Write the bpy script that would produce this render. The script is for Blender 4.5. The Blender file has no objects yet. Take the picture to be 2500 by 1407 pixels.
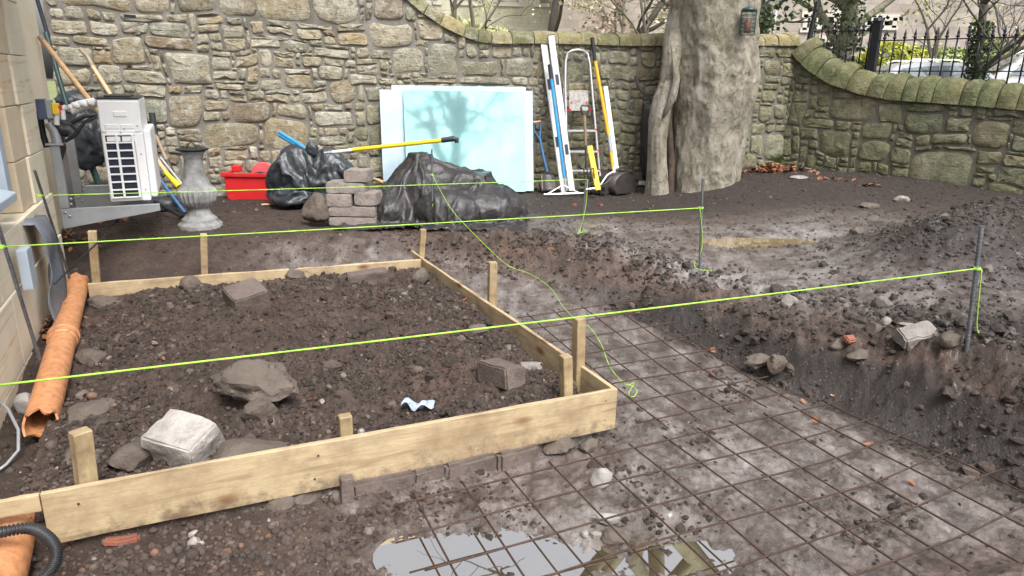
import bpy, bmesh, math, random
import numpy as np
from mathutils import Matrix, Vector, noise as mnoise

scene = bpy.context.scene
COL = scene.collection
# ------------------------------------------------------------------ camera, sky, sun, exposure
F_PX, PITCH, ROLL, CAM_Z = 1700.0, math.radians(16.5), math.radians(1.0), 1.25
cd = bpy.data.cameras.new('camera'); cam = bpy.data.objects.new('camera', cd); COL.objects.link(cam)
cd.sensor_width = 36.0; cd.lens = F_PX / 2500 * 36.0; cd.clip_start = 0.05; cd.clip_end = 1500
cam.matrix_world = Matrix.Translation((0, 0, CAM_Z)) @ Matrix.Rotation(math.pi/2 - PITCH, 4, 'X') @ Matrix.Rotation(ROLL, 4, 'Z')
scene.camera = cam
SUN_EL, SUN_AZ = math.radians(56), math.radians(152)
w = bpy.data.worlds.new('World'); scene.world = w; w.use_nodes = True
nt = w.node_tree; nt.nodes.clear()
sky = nt.nodes.new('ShaderNodeTexSky'); sky.sky_type = 'NISHITA'; sky.sun_disc = False
sky.sun_elevation = SUN_EL; sky.sun_rotation = SUN_AZ; sky.air_density = 1.0; sky.dust_density = 6.0; sky.ozone_density = 1.0
hs = nt.nodes.new('ShaderNodeHueSaturation'); hs.inputs['Saturation'].default_value = 0.22
bg = nt.nodes.new('ShaderNodeBackground'); bg.inputs['Strength'].default_value = 0.15
wo = nt.nodes.new('ShaderNodeOutputWorld')
nt.links.new(sky.outputs[0], hs.inputs['Color']); nt.links.new(hs.outputs[0], bg.inputs['Color']); nt.links.new(bg.outputs[0], wo.inputs['Surface'])
sd = bpy.data.lights.new('sun', 'SUN'); sun = bpy.data.objects.new('sun', sd); COL.objects.link(sun)
sd.energy = 1.35; sd.angle = math.radians(24); sd.color = (1.0, 0.98, 0.955)
sdir = Vector((math.sin(SUN_AZ)*math.cos(SUN_EL), math.cos(SUN_AZ)*math.cos(SUN_EL), math.sin(SUN_EL)))
sun.rotation_euler = sdir.to_track_quat('Z', 'Y').to_euler()
scene.view_settings.view_transform = 'Standard'; scene.view_settings.look = 'None'
scene.view_settings.exposure = 0.9; scene.view_settings.gamma = 1.0; scene.view_settings.use_curve_mapping = False
try:
    scene.cycles.max_bounces = 6; scene.cycles.use_denoising = True
except Exception:
    pass

# ------------------------------------------------------------------ survey helpers: a sight line of the photograph meets a known plane
CAM = np.array([0, 0, CAM_Z])
def ray(px, py):
    u, v = px - 1250.0, py - 703.5
    cr, sr = math.cos(ROLL), math.sin(ROLL)
    u, v = u*cr + v*sr, -u*sr + v*cr
    x, y, z = u/F_PX, -v/F_PX, 1.0
    cp, sp = math.cos(PITCH), math.sin(PITCH)
    return np.array([x, z*cp + y*sp, -z*sp + y*cp])
def onz(px, py, z=0.0):
    r = ray(px, py); return CAM + r*((z - CAM_Z)/r[2])
def ony(px, py, Y):
    r = ray(px, py); return CAM + r*(Y/r[1])
def onpl(px, py, p0, n):
    r = ray(px, py); n = np.array(n, float); return CAM + r*(((np.array(p0, float) - CAM) @ n)/(r @ n))
AN = math.radians(24.5)
E1 = np.array([math.cos(AN), math.sin(AN), 0]); E2 = np.array([-math.sin(AN), math.cos(AN), 0]); UP = np.array([0, 0, 1.0])
def ST(s, t, z=0.0): return E1*s + E2*t + UP*z

# ------------------------------------------------------------------ noise
def _h(ix, iy, iz, seed):
    h = (ix.astype(np.int64)*374761393 + iy.astype(np.int64)*668265263 + iz.astype(np.int64)*1440662683 + seed*974634721) & 0xffffffff
    h = ((h ^ (h >> 13))*1274126177) & 0xffffffff
    h = h ^ (h >> 16)
    return (h & 0xffffff)/float(0xffffff)
def n3(x, y, z, seed=0):
    x, y, z = np.broadcast_arrays(np.asarray(x, float), np.asarray(y, float), np.asarray(z, float))
    fx, fy, fz = np.floor(x), np.floor(y), np.floor(z)
    ix, iy, iz = fx.astype(np.int64), fy.astype(np.int64), fz.astype(np.int64)
    tx, ty, tz = x-fx, y-fy, z-fz
    sx, sy, sz = tx*tx*(3-2*tx), ty*ty*(3-2*ty), tz*tz*(3-2*tz)
    r = 0
    for dz in (0, 1):
        wz = sz if dz else 1-sz
        for dy in (0, 1):
            wy = sy if dy else 1-sy
            for dx in (0, 1):
                wx = sx if dx else 1-sx
                r = r + _h(ix+dx, iy+dy, iz+dz, seed)*wx*wy*wz
    return r*2-1
def n2(x, y, seed=0):
    x = np.asarray(x, float); y = np.asarray(y, float)
    fx, fy = np.floor(x), np.floor(y); ix, iy = fx.astype(np.int64), fy.astype(np.int64); iz = np.zeros_like(ix)
    tx, ty = x-fx, y-fy; sx, sy = tx*tx*(3-2*tx), ty*ty*(3-2*ty)
    return (_h(ix, iy, iz, seed)*(1-sx)*(1-sy) + _h(ix+1, iy, iz, seed)*sx*(1-sy) + _h(ix, iy+1, iz, seed)*(1-sx)*sy + _h(ix+1, iy+1, iz, seed)*sx*sy)*2-1
def fbm2(x, y, f, octv, seed=0, gain=0.5):
    r = 0; a = 1.0; tot = 0
    for i in range(octv):
        c, s = math.cos(i*1.3+seed), math.sin(i*1.3+seed)
        r = r + a*n2((x*c-y*s)*f, (x*s+y*c)*f, seed+i*17); tot += a; a *= gain; f *= 2.03
    return r/tot
def sstep(a, b, x):
    t = np.clip((x-a)/(b-a), 0, 1); return t*t*(3-2*t)

# ------------------------------------------------------------------ objects
ORG = {}
def tag(o, label=None, cat=None, group=None, kind=None):
    if label: o['label'] = label
    if cat: o['category'] = cat
    if group: o['group'] = group
    if kind: o['kind'] = kind
    return o
def thing(name, label, cat, loc=(0, 0, 0), group=None):
    o = bpy.data.objects.new(name, None); COL.objects.link(o); o.location = tuple(map(float, loc)); o.empty_display_size = 0.1
    ORG[o.name] = np.array(loc, float)
    return tag(o, label, cat, group)
def mk(name, V, Fc, m, parent=None, smooth=False, loc=None, M=None, tint=None, bevel=0, kind=None, sharp=None, tints=None):
    """one mesh object; V in world space (or in the space of matrix M)"""
    V = np.asarray(V, float)
    org = ORG[parent.name] if parent else (np.array(loc, float) if loc is not None else np.zeros(3))
    if M is None: V = V - org
    me = bpy.data.meshes.new(name); me.from_pydata(V.tolist(), [], [tuple(int(i) for i in f) for f in Fc])
    if bevel:
        bm = bmesh.new(); bm.from_mesh(me)
        ed = [e for e in bm.edges if len(e.link_faces) == 2 and e.calc_face_angle(0) > 0.6]
        bmesh.ops.bevel(bm, geom=ed, offset=bevel, offset_type='OFFSET', segments=2 if bevel > .004 else 1, profile=0.6, affect='EDGES', clamp_overlap=True)
        bm.to_mesh(me); bm.free()
    if smooth: me.polygons.foreach_set('use_smooth', [True]*len(me.polygons))
    if tint is not None or tints is not None:
        a = me.attributes.new('tint', 'FLOAT', 'POINT'); n = len(me.vertices)
        a.data.foreach_set('value', np.full(n, tint, np.float32) if tints is None else np.asarray(tints, np.float32))
    if m is not None: me.materials.append(m)
    o = bpy.data.objects.new(name, me); COL.objects.link(o)
    if smooth and sharp:
        try: me.set_sharp_from_angle(angle=sharp)
        except Exception: pass
    if parent:
        o.parent = parent
        if M is not None: o.matrix_local = Matrix.Translation(Vector(-org)) @ M
    else:
        if M is not None: o.matrix_world = M
        else: o.location = Vector(org)
    ORG[o.name] = org
    if kind: o['kind'] = kind
    return o
class MB:
    def __init__(s): s.V = []; s.F = []; s.n = 0; s.T = []
    def add(s, V, Fc, tint=0.0):
        V = np.asarray(V, float).reshape(-1, 3); s.V.append(V); n = s.n
        s.F += [tuple(int(i)+n for i in f) for f in Fc]; s.n += len(V); s.T += [tint]*len(V); return s
    def box(s, c, size, ax=None):
        ax = np.eye(3) if ax is None else np.array(ax, float)
        h = np.array(size, float)/2
        P = np.array([[x, y, z] for z in (-1, 1) for y in (-1, 1) for x in (-1, 1)], float)*h
        return s.add(np.array(c) + P @ ax, [(0, 2, 3, 1), (4, 5, 7, 6), (0, 1, 5, 4), (2, 6, 7, 3), (0, 4, 6, 2), (1, 3, 7, 5)])
    def tube(s, pts, r, n=8, caps=True):
        pts = np.asarray(pts, float); m = len(pts); r = np.broadcast_to(np.asarray(r, float), (m,))
        d = np.gradient(pts, axis=0); d /= np.linalg.norm(d, axis=1)[:, None]+1e-12
        ref = np.array([0, 0, 1.0]) if abs(d[0][2]) < .9 else np.array([1.0, 0, 0])
        V = []; u = np.cross(d[0], ref); u /= np.linalg.norm(u)
        for i in range(m):
            u = u - d[i]*(u @ d[i]); u /= np.linalg.norm(u)+1e-12; v = np.cross(d[i], u)
            a = np.arange(n)*2*math.pi/n
            V.append(pts[i] + r[i]*(np.cos(a)[:, None]*u + np.sin(a)[:, None]*v))
        Fc = [(i*n+j, i*n+(j+1) % n, (i+1)*n+(j+1) % n, (i+1)*n+j) for i in range(m-1) for j in range(n)]
        if caps: Fc += [tuple(range(n-1, -1, -1)), tuple((m-1)*n+j for j in range(n))]
        return s.add(np.concatenate(V), Fc)
    def lathe(s, prof, c, n=24, ax=None):
        ax = np.eye(3) if ax is None else np.array(ax, float); m = len(prof); V = []
        for r, z in prof:
            a = np.arange(n)*2*math.pi/n
            V.append(np.stack([r*np.cos(a), r*np.sin(a), np.full(n, z)], 1))
        Fc = [(i*n+j, i*n+(j+1) % n, (i+1)*n+(j+1) % n, (i+1)*n+j) for i in range(m-1) for j in range(n)]
        Fc += [tuple(range(n-1, -1, -1)), tuple((m-1)*n+j for j in range(n))]
        return s.add(np.concatenate(V) @ ax + np.array(c), Fc)
    def prism(s, poly, d):
        """poly: n x 3 points of one face; d: extrusion vector"""
        P = np.asarray(poly, float); n = len(P)
        return s.add(np.concatenate([P, P + np.array(d)]), [tuple(range(n-1, -1, -1)), tuple(range(n, 2*n))] + [(i, (i+1) % n, n+(i+1) % n, n+i) for i in range(n)])
    def grid(s, G, closed=False):
        G = np.asarray(G, float); a, b = G.shape[:2]
        return s.add(G.reshape(-1, 3), [(i*b+j, i*b+(j+1) % b, (i+1)*b+(j+1) % b, (i+1)*b+j) for i in range(a-1) for j in range(b if closed else b-1)])
    def obj(s, name, m, parent=None, **k):
        return mk(name, np.concatenate(s.V), s.F, m, parent, **k)
def ico(sub):
    bm = bmesh.new(); bmesh.ops.create_icosphere(bm, subdivisions=sub, radius=1)
    V = np.array([v.co[:] for v in bm.verts]); Fc = [tuple(v.index for v in f.verts) for f in bm.faces]; bm.free(); return V, Fc
ICO = {i: ico(i) for i in (1, 2, 3, 4, 5)}
def nrm(v): v = np.array(v, float); return v/np.linalg.norm(v)
def frame(x, up=UP):
    x = nrm(x); y = nrm(np.cross(up, x)); return np.array([x, y, np.cross(x, y)])
def rotz(a): c, s = math.cos(a), math.sin(a); return np.array([[c, s, 0], [-s, c, 0], [0, 0, 1]])
def mat4(ax, c):
    M = Matrix.Identity(4)
    for i in range(3):
        for j in range(3): M[j][i] = ax[i][j]
        M[i][3] = c[i]
    return M

# ------------------------------------------------------------------ materials
def N(nt, t, **k):
    n = nt.nodes.new('ShaderNode'+t)
    for a, v in k.items():
        if a in n.inputs.keys(): n.inputs[a].default_value = v
        else: setattr(n, a, v)
    return n
def newmat(name):
    m = bpy.data.materials.new(name); m.use_nodes = True; nt = m.node_tree; nt.nodes.clear()
    b = N(nt, 'BsdfPrincipled'); o = N(nt, 'OutputMaterial'); nt.links.new(b.outputs[0], o.inputs[0]); return m, nt, b
def ramp(nt, stops, src=None, interp='LINEAR'):
    r = N(nt, 'ValToRGB'); e = r.color_ramp.elements; r.color_ramp.interpolation = interp
    while len(e) < len(stops): e.new(0.5)
    for i, (p, c) in enumerate(stops): e[i].position = p; e[i].color = (*c, 1) if len(c) == 3 else c
    if src is not None: nt.links.new(src, r.inputs[0])
    return r
def noise_n(nt, sc, det=5, rough=.55, co=None, dist=0.0):
    n = N(nt, 'TexNoise'); n.inputs['Scale'].default_value = sc; n.inputs['Detail'].default_value = det; n.inputs['Roughness'].default_value = rough; n.inputs['Distortion'].default_value = dist
    if co is not None: nt.links.new(co, n.inputs['Vector'])
    return n
def mixc(nt, f, a, b, mode='MIX'):
    m = N(nt, 'Mix'); m.data_type = 'RGBA'; m.blend_type = mode
    for sock, v in ((m.inputs[0], f), (m.inputs[6], a), (m.inputs[7], b)):
        if isinstance(v, bpy.types.NodeSocket): nt.links.new(v, sock)
        elif isinstance(v, (int, float)): sock.default_value = v
        else: sock.default_value = (*v, 1)
    return m.outputs[2]
def mathn(nt, op, a, b=0.0, c=None):
    m = N(nt, 'Math'); m.operation = op
    for i, v in enumerate((a, b) if c is None else (a, b, c)):
        if isinstance(v, bpy.types.NodeSocket): nt.links.new(v, m.inputs[i])
        else: m.inputs[i].default_value = v
    return m.outputs[0]
def bump(nt, b, h, strength, dist=0.01):
    n = N(nt, 'Bump'); n.inputs['Strength'].default_value = strength; n.inputs['Distance'].default_value = dist
    nt.links.new(h, n.inputs['Height']); nt.links.new(n.outputs[0], b.inputs['Normal']); return n
def coords(nt, scale=(1, 1, 1), kind='Object'):
    t = N(nt, 'TexCoord'); mp = N(nt, 'Mapping'); mp.inputs['Scale'].default_value = scale
    nt.links.new(t.outputs[kind], mp.inputs['Vector']); return mp.outputs[0]
def simple(name, col, rough=.5, metal=0.0, var=.25, vs=6.0, dirt=None, dirt_amt=.5, dscale=9.0, bscale=60, bstr=.15, bdist=.003, spec=.5, **k):
    m, nt, b = newmat(name); co = coords(nt)
    n1 = noise_n(nt, vs, 6, .6, co)
    dark = tuple(c*(1-var) for c in col); lite = tuple(min(1, c*(1+var)) for c in col)
    c = ramp(nt, [(.3, dark), (.7, lite)], n1.outputs[0]).outputs[0]
    if dirt:
        nd = noise_n(nt, dscale, 7, .65, co); rd = ramp(nt, [(.5-.1*dirt_amt, (0, 0, 0)), (.72, (dirt_amt,)*3)], nd.outputs[0])
        c = mixc(nt, rd.outputs[0], c, dirt)
    nt.links.new(c, b.inputs['Base Color'])
    nr = noise_n(nt, vs*3, 4, .6, co)
    rr = ramp(nt, [(.3, (max(0.02, rough-.1),)*3), (.7, (min(1, rough+.12),)*3)], nr.outputs[0]); nt.links.new(rr.outputs[0], b.inputs['Roughness'])
    b.inputs['Metallic'].default_value = metal; b.inputs['Specular IOR Level'].default_value = spec
    if bstr: bump(nt, b, noise_n(nt, bscale, 4, .6, co).outputs[0], bstr, bdist)
    return m
# ---- timber
def wood(name, base, dark, knots=.5, wet=.0, gs=1.0):
    m, nt, b = newmat(name); co = coords(nt, (1.2*gs, 16*gs, 16*gs)); co2 = coords(nt, (3.1, 3, 7))
    oi = N(nt, 'ObjectInfo')
    sh = N(nt, 'VectorMath'); sh.operation = 'ADD'; nt.links.new(co, sh.inputs[0])
    mu = N(nt, 'VectorMath'); mu.operation = 'SCALE'; mu.inputs[0].default_value = (7, 3, 5); nt.links.new(oi.outputs['Random'], mu.inputs['Scale']); nt.links.new(mu.outputs[0], sh.inputs[1])
    g = noise_n(nt, 2.2, 7, .62, sh.outputs[0], .6)
    c = ramp(nt, [(.28, dark), (.46, base), (.7, tuple(min(1, x*1.18) for x in base))], g.outputs[0]).outputs[0]
    f = noise_n(nt, 14, 5, .7, sh.outputs[0], .2)
    c = mixc(nt, ramp(nt, [(.42, (.45,)*3), (.56, (0, 0, 0))], f.outputs[0]).outputs[0], c, tuple(x*.72 for x in base))
    # knots
    v = N(nt, 'TexVoronoi'); v.inputs['Scale'].default_value = 1.0; v.inputs['Randomness'].default_value = 1
    sh2 = N(nt, 'VectorMath'); sh2.operation = 'ADD'; nt.links.new(co2, sh2.inputs[0]); nt.links.new(mu.outputs[0], sh2.inputs[1])
    nt.links.new(sh2.outputs[0], v.inputs['Vector'])
    k = ramp(nt, [(.08, (min(1, knots*1.3),)*3), (.21, (0, 0, 0))], v.outputs['Distance'])
    c = mixc(nt, k.outputs[0], c, (.19, .085, .03))
    st = noise_n(nt, 3.5, 6, .7, coords(nt)); s = ramp(nt, [(.45, (0, 0, 0)), (.66, (.62+wet,)*3)], st.outputs[0])
    c = mixc(nt, s.outputs[0], c, (.21, .14, .08))
    # site mud splashed on the lower part of the timber
    sx = N(nt, 'SeparateXYZ'); nt.links.new(coords(nt), sx.inputs[0]); ms = noise_n(nt, 9, 8, .75, coords(nt))
    mm = mathn(nt, 'ADD', ms.outputs[0], mathn(nt, 'MULTIPLY', mathn(nt, 'ADD', sx.outputs[2], .13), -1.6 if gs == 1.0 else 0.0))
    c = mixc(nt, ramp(nt, [(.53, (0, 0, 0)), (.70, (.75,)*3)], mm).outputs[0], c, (.115, .08, .055))
    nt.links.new(c, b.inputs['Base Color']); b.inputs['Roughness'].default_value = .55
    bump(nt, b, f.outputs[0], .35, .003); return m
M_WOOD = wood('formwork_timber', (.48, .37, .225), (.25, .16, .08), .8)
M_STAKE = wood('stake_timber', (.43, .33, .185), (.27, .18, .085), .3, .15, .999)
M_HANDLE = wood('ash_handle', (.62, .40, .22), (.5, .29, .14), .0, 0)
M_OLDHANDLE = wood('weathered_handle', (.30, .23, .16), (.2, .15, .1), .1, .2)

# ---- rubble stone: hue per stone from the attribute 'tint', algae and stains in patches
def stone_mat(name, moss=.25, dark=1.0, stops=None):
    m, nt, b = newmat(name); co = coords(nt)
    at = N(nt, 'Attribute'); at.attribute_name = 'tint'
    stops = stops or [(.0, (.27, .235, .155)), (.13, (.37, .335, .245)), (.24, (.24, .225, .17)), (.36, (.45, .425, .345)), (.47, (.215, .21, .155)), (.56, (.345, .275, .16)), (.66, (.36, .34, .27)), (.76, (.18, .14, .095)), (.84, (.42, .38, .28)), (.92, (.21, .225, .17)), (1, (.31, .29, .235))]
    stops = [(p, tuple(x*dark for x in c)) for p, c in stops]
    base = ramp(nt, stops, at.outputs['Fac']).outputs[0]
    sft = N(nt, 'VectorMath'); sft.operation = 'SCALE'; sft.inputs[0].default_value = (31, 17, 23); nt.links.new(at.outputs['Fac'], sft.inputs['Scale'])
    ad = N(nt, 'VectorMath'); ad.operation = 'ADD'; nt.links.new(co, ad.inputs[0]); nt.links.new(sft.outputs[0], ad.inputs[1]); cs = ad.outputs[0]
    n1 = noise_n(nt, 5.5, 7, .65, cs, .6)
    c = mixc(nt, ramp(nt, [(.40, (0, 0, 0)), (.66, (.8,)*3)], n1.outputs[0]).outputs[0], base, mixc(nt, .38, base, (.40*dark, .27*dark, .12*dark)))
    n2_ = noise_n(nt, 9, 8, .7, cs, .4)
    c = mixc(nt, ramp(nt, [(.50, (0, 0, 0)), (.62, (.85,)*3)], n2_.outputs[0]).outputs[0], c, mixc(nt, .55, c, (.56*dark, .54*dark, .47*dark)))
    n3_ = noise_n(nt, 16, 8, .75, cs, .3)
    c = mixc(nt, ramp(nt, [(.53, (0, 0, 0)), (.66, (.85,)*3)], n3_.outputs[0]).outputs[0], c, (.10*dark, .085*dark, .06*dark))
    # strata lines
    mp = N(nt, 'Mapping'); mp.inputs['Scale'].default_value = (3, 3, 26); nt.links.new(cs, mp.inputs['Vector'])
    ns = noise_n(nt, 2.2, 5, .6, mp.outputs[0], .8)
    c = mixc(nt, ramp(nt, [(.34, (.35,)*3), (.45, (0, 0, 0))], ns.outputs[0]).outputs[0], c, mixc(nt, .55, c, (.07, .06, .04)))
    # green algae: stronger low down and towards the damp corner
    ge = N(nt, 'NewGeometry'); sp = N(nt, 'SeparateXYZ'); nt.links.new(ge.outputs['Position'], sp.inputs[0])
    damp = mathn(nt, 'MULTIPLY', mathn(nt, 'SUBTRACT', sp.outputs[0], -1.5), .075)
    low = mathn(nt, 'MULTIPLY', mathn(nt, 'SUBTRACT', 1.2, sp.outputs[2]), .10)
    ng = noise_n(nt, 1.6, 7, .7, coords(nt), .5)
    g = mathn(nt, 'ADD', ng.outputs[0], mathn(nt, 'ADD', mathn(nt, 'MINIMUM', damp, .16), mathn(nt, 'MAXIMUM', mathn(nt, 'MINIMUM', low, .10), -.05)))
    for (cx, cy, cz, rr_, k_) in ((-1.62, 8.0, .58, .42, .20), (3.6, 9.2, .75, 1.0, .15), (1.35, 8.7, .45, .8, .11), (2.2, 8.9, .6, .8, .12), (-2.75, 7.7, 2.15, .5, .13), (-4.2, 7.3, 1.3, .7, .10)):
        dv = N(nt, 'VectorMath'); dv.operation = 'DISTANCE'; nt.links.new(ge.outputs['Position'], dv.inputs[0]); dv.inputs[1].default_value = (cx, cy, cz)
        g = mathn(nt, 'ADD', g, mathn(nt, 'MULTIPLY', mathn(nt, 'MAXIMUM', mathn(nt, 'SUBTRACT', 1.0, mathn(nt, 'DIVIDE', dv.outputs['Value'], rr_)), 0.0), k_*1.6))
    gm = ramp(nt, [(.50, (0, 0, 0)), (.74, (min(1, moss*2.4),)*3)], g)
    c = mixc(nt, gm.outputs[0], c, mixc(nt, ramp(nt, [(.4, (0, 0, 0)), (.6, (1, 1, 1))], n2_.outputs[0]).outputs[0], (.085, .095, .04), (.17, .18, .08)))
    hs_ = N(nt, 'HueSaturation'); hs_.inputs['Saturation'].default_value = .95; nt.links.new(c, hs_.inputs['Color']); c = hs_.outputs[0]
    nt.links.new(c, b.inputs['Base Color']); b.inputs['Roughness'].default_value = .82; b.inputs['Specular IOR Level'].default_value = .35
    hh = mathn(nt, 'ADD', mathn(nt, 'MULTIPLY', n2_.outputs[0], .9), mathn(nt, 'ADD', mathn(nt, 'MULTIPLY', ns.outputs[0], .32), mathn(nt, 'MULTIPLY', noise_n(nt, 45, 6, .7, cs).outputs[0], .5)))
    bump(nt, b, hh, 1.0, .035); return m
M_STONE = stone_mat('rubble_stone', .24, 1.1)
M_STONE2 = stone_mat('mossy_rubble_stone', .30, 1.02)
COPE = [(.0, (.33, .27, .12)), (.25, (.38, .32, .15)), (.45, (.27, .25, .12)), (.6, (.40, .33, .17)), (.8, (.22, .22, .11)), (1, (.12, .13, .07))]
M_COPE = stone_mat('lichen_coping_stone', .30, 1.0, COPE)
M_COPE2 = stone_mat('mossy_coping_stone', .5, .62, COPE)
def mortar_mat():
    m, nt, b = newmat('lime_mortar'); co = coords(nt)
    n = noise_n(nt, 3, 7, .65, co); c = ramp(nt, [(.35, (.13, .12, .10)), (.65, (.25, .232, .205))], n.outputs[0]).outputs[0]
    ge = N(nt, 'NewGeometry'); sp = N(nt, 'SeparateXYZ'); nt.links.new(ge.outputs['Position'], sp.inputs[0])
    d = mathn(nt, 'ADD', noise_n(nt, 1.3, 6, .7, co).outputs[0], mathn(nt, 'MULTIPLY', mathn(nt, 'SUBTRACT', sp.outputs[0], 0), .05))
    c = mixc(nt, ramp(nt, [(.5, (0, 0, 0)), (.75, (.7,)*3)], d).outputs[0], c, (.10, .10, .065))
    nt.links.new(c, b.inputs['Base Color']); b.inputs['Roughness'].default_value = .95
    bump(nt, b, noise_n(nt, 38, 6, .7, co).outputs[0], .8, .015); return m
M_MORTAR = mortar_mat()
M_FOOT = simple('footing_render', (.33, .32, .28), .9, 0, .3, 5, (.10, .12, .06), .6, 7, 40, .6, .01)
M_ASHLAR = None
def ashlar(name, a, b_, band):
    m, nt, b = newmat(name); co = coords(nt); oi = N(nt, 'ObjectInfo')
    mp = N(nt, 'Mapping'); mp.inputs['Scale'].default_value = (1, 1, 14); nt.links.new(co, mp.inputs['Vector'])
    n = noise_n(nt, 1.5, 5, .6, mp.outputs[0], .5); n_ = noise_n(nt, 3, 6, .6, co)
    c = ramp(nt, [(.3, a), (.7, b_)], n_.outputs[0]).outputs[0]
    f = mathn(nt, 'MULTIPLY', ramp(nt, [(.52, (0, 0, 0)), (.62, (1, 1, 1))], n.outputs[0]).outputs[0], ramp(nt, [(.5, (.15,)*3), (.7, (.9,)*3)], oi.outputs['Random']).outputs[0])
    c = mixc(nt, f, c, band); nt.links.new(c, b.inputs['Base Color']); b.inputs['Roughness'].default_value = .85
    bump(nt, b, noise_n(nt, 70, 5, .7, co).outputs[0], .25, .004); return m
M_ASH_A = ashlar('pale_ashlar', (.64, .57, .44), (.74, .67, .53), (.58, .45, .28))
M_ASH_B = ashlar('banded_ashlar', (.52, .42, .29), (.62, .52, .38), (.48, .31, .15))

# ---- ground: soil kinds, wetness, painted sheen and painted bank shade arrive as vertex attributes of the terrain survey
def ground_mat():
    m, nt, b = newmat('wet_soil'); co = coords(nt)
    A = {}
    for k in ('wet', 'grey', 'dark', 'red', 'sheen_tint'):
        a = N(nt, 'Attribute'); a.attribute_name = k; A[k] = a.outputs['Fac']
    n1 = noise_n(nt, 7, 8, .68, co, .3); n2_ = noise_n(nt, 36, 6, .7, co); n3_ = noise_n(nt, 1.7, 6, .6, co); n4 = noise_n(nt, 110, 4, .7, co)
    c = ramp(nt, [(.25, (.019, .012, .0085)), (.48, (.054, .035, .0255)), (.72, (.115, .077, .058))], mathn(nt, 'ADD', mathn(nt, 'MULTIPLY', n1.outputs[0], .55), mathn(nt, 'MULTIPLY', n2_.outputs[0], .45))).outputs[0]
    g = ramp(nt, [(.25, (.046, .034, .028)), (.48, (.145, .119, .106)), (.72, (.31, .275, .262))], mathn(nt, 'ADD', mathn(nt, 'MULTIPLY', n1.outputs[0], .7), mathn(nt, 'MULTIPLY', n2_.outputs[0], .3))).outputs[0]
    mpd = N(nt, 'Mapping'); mpd.inputs['Rotation'].default_value = (0, 0, -AN); mpd.inputs['Scale'].default_value = (5.5, 1.1, 4); nt.links.new(co, mpd.inputs['Vector']); drag = noise_n(nt, 1.6, 6, .62, mpd.outputs[0], .35)
    g = mixc(nt, ramp(nt, [(.34, (.8,)*3), (.5, (0, 0, 0))], drag.outputs[0]).outputs[0], g, (.070, .055, .048)); g = mixc(nt, ramp(nt, [(.54, (0, 0, 0)), (.70, (.75,)*3)], drag.outputs[0]).outputs[0], g, (.32, .285, .268))
    gf = mathn(nt, 'MULTIPLY', A['grey'], ramp(nt, [(.3, (.45,)*3), (.55, (1, 1, 1))], n1.outputs[0]).outputs[0])
    c = mixc(nt, gf, c, g)
    c = mixc(nt, mathn(nt, 'MULTIPLY', A['red'], ramp(nt, [(.4, (0, 0, 0)), (.65, (1, 1, 1))], n1.outputs[0]).outputs[0]), c, (.125, .066, .042))
    c = mixc(nt, A['dark'], c, mixc(nt, n2_.outputs[0], (.0095, .0072, .0063), (.040, .029, .0245)))  # dark soil, and the painted shade of the lower trench bank
    c = mixc(nt, mathn(nt, 'MULTIPLY', A['sheen_tint'], ramp(nt, [(.36, (0, 0, 0)), (.56, (1, 1, 1))], n1.outputs[0]).outputs[0]), c, mixc(nt, n2_.outputs[0], (.19, .172, .165), (.34, .322, .315)))  # pale sky sheen of the wet mud, painted into the base colour
    # dark crumbs lying in the mud
    nd_ = noise_n(nt, 13, 7, .75, co, .4)
    c = mixc(nt, mathn(nt, 'MULTIPLY', A['grey'], ramp(nt, [(.56, (0, 0, 0)), (.66, (.85,)*3)], nd_.outputs[0]).outputs[0]), c, (.045, .037, .033))
    # pale grit
    v = N(nt, 'TexVoronoi'); v.inputs['Scale'].default_value = 95; nt.links.new(co, v.inputs['Vector'])
    gs = N(nt, 'SeparateColor'); nt.links.new(v.outputs['Color'], gs.inputs[0])
    gr = mathn(nt, 'MULTIPLY', ramp(nt, [(.93, (0, 0, 0)), (.96, (1, 1, 1))], gs.outputs[0]).outputs[0], ramp(nt, [(.25, (.8,)*3), (.42, (0, 0, 0))], v.outputs['Distance']).outputs[0])
    c = mixc(nt, gr, c, (.20, .17, .145))
    nt.links.new(c, b.inputs['Base Color'])
    r = mathn(nt, 'SUBTRACT', .80, mathn(nt, 'MULTIPLY', A['wet'], mathn(nt, 'ADD', .36, mathn(nt, 'MULTIPLY', ramp(nt, [(.35, (0, 0, 0)), (.6, (1, 1, 1))], n3_.outputs[0]).outputs[0], .40))))
    nt.links.new(r, b.inputs['Roughness']); b.inputs['Specular IOR Level'].default_value = .5; nt.links.new(mathn(nt, 'MULTIPLY', A['wet'], mathn(nt, 'MULTIPLY', ramp(nt, [(.42, (0, 0, 0)), (.6, (1, 1, 1))], n1.outputs[0]).outputs[0], .85)), b.inputs['Coat Weight']); b.inputs['Coat Roughness'].default_value = .16
    h = mathn(nt, 'ADD', mathn(nt, 'MULTIPLY', n2_.outputs[0], 1.0), mathn(nt, 'MULTIPLY', n4.outputs[0], .7))
    bp = bump(nt, b, h, .8, .017)
    nt.links.new(mathn(nt, 'SUBTRACT', 1.0, mathn(nt, 'MULTIPLY', A['wet'], .45)), bp.inputs['Strength'])
    return m
M_GROUND = ground_mat()
def pebble_mat(name, stops, rough=.45):
    m, nt, b = newmat(name); at = N(nt, 'Attribute'); at.attribute_name = 'tint'; co = coords(nt)
    c = ramp(nt, stops, at.outputs['Fac']).outputs[0]; n = noise_n(nt, 70, 6, .75, co)
    c = mixc(nt, ramp(nt, [(.4, (0, 0, 0)), (.65, (.7,)*3)], n.outputs[0]).outputs[0], c, (.06, .045, .035))
    nt.links.new(c, b.inputs['Base Color']); b.inputs['Roughness'].default_value = rough; bump(nt, b, n.outputs[0], .9, .012); return m
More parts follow.
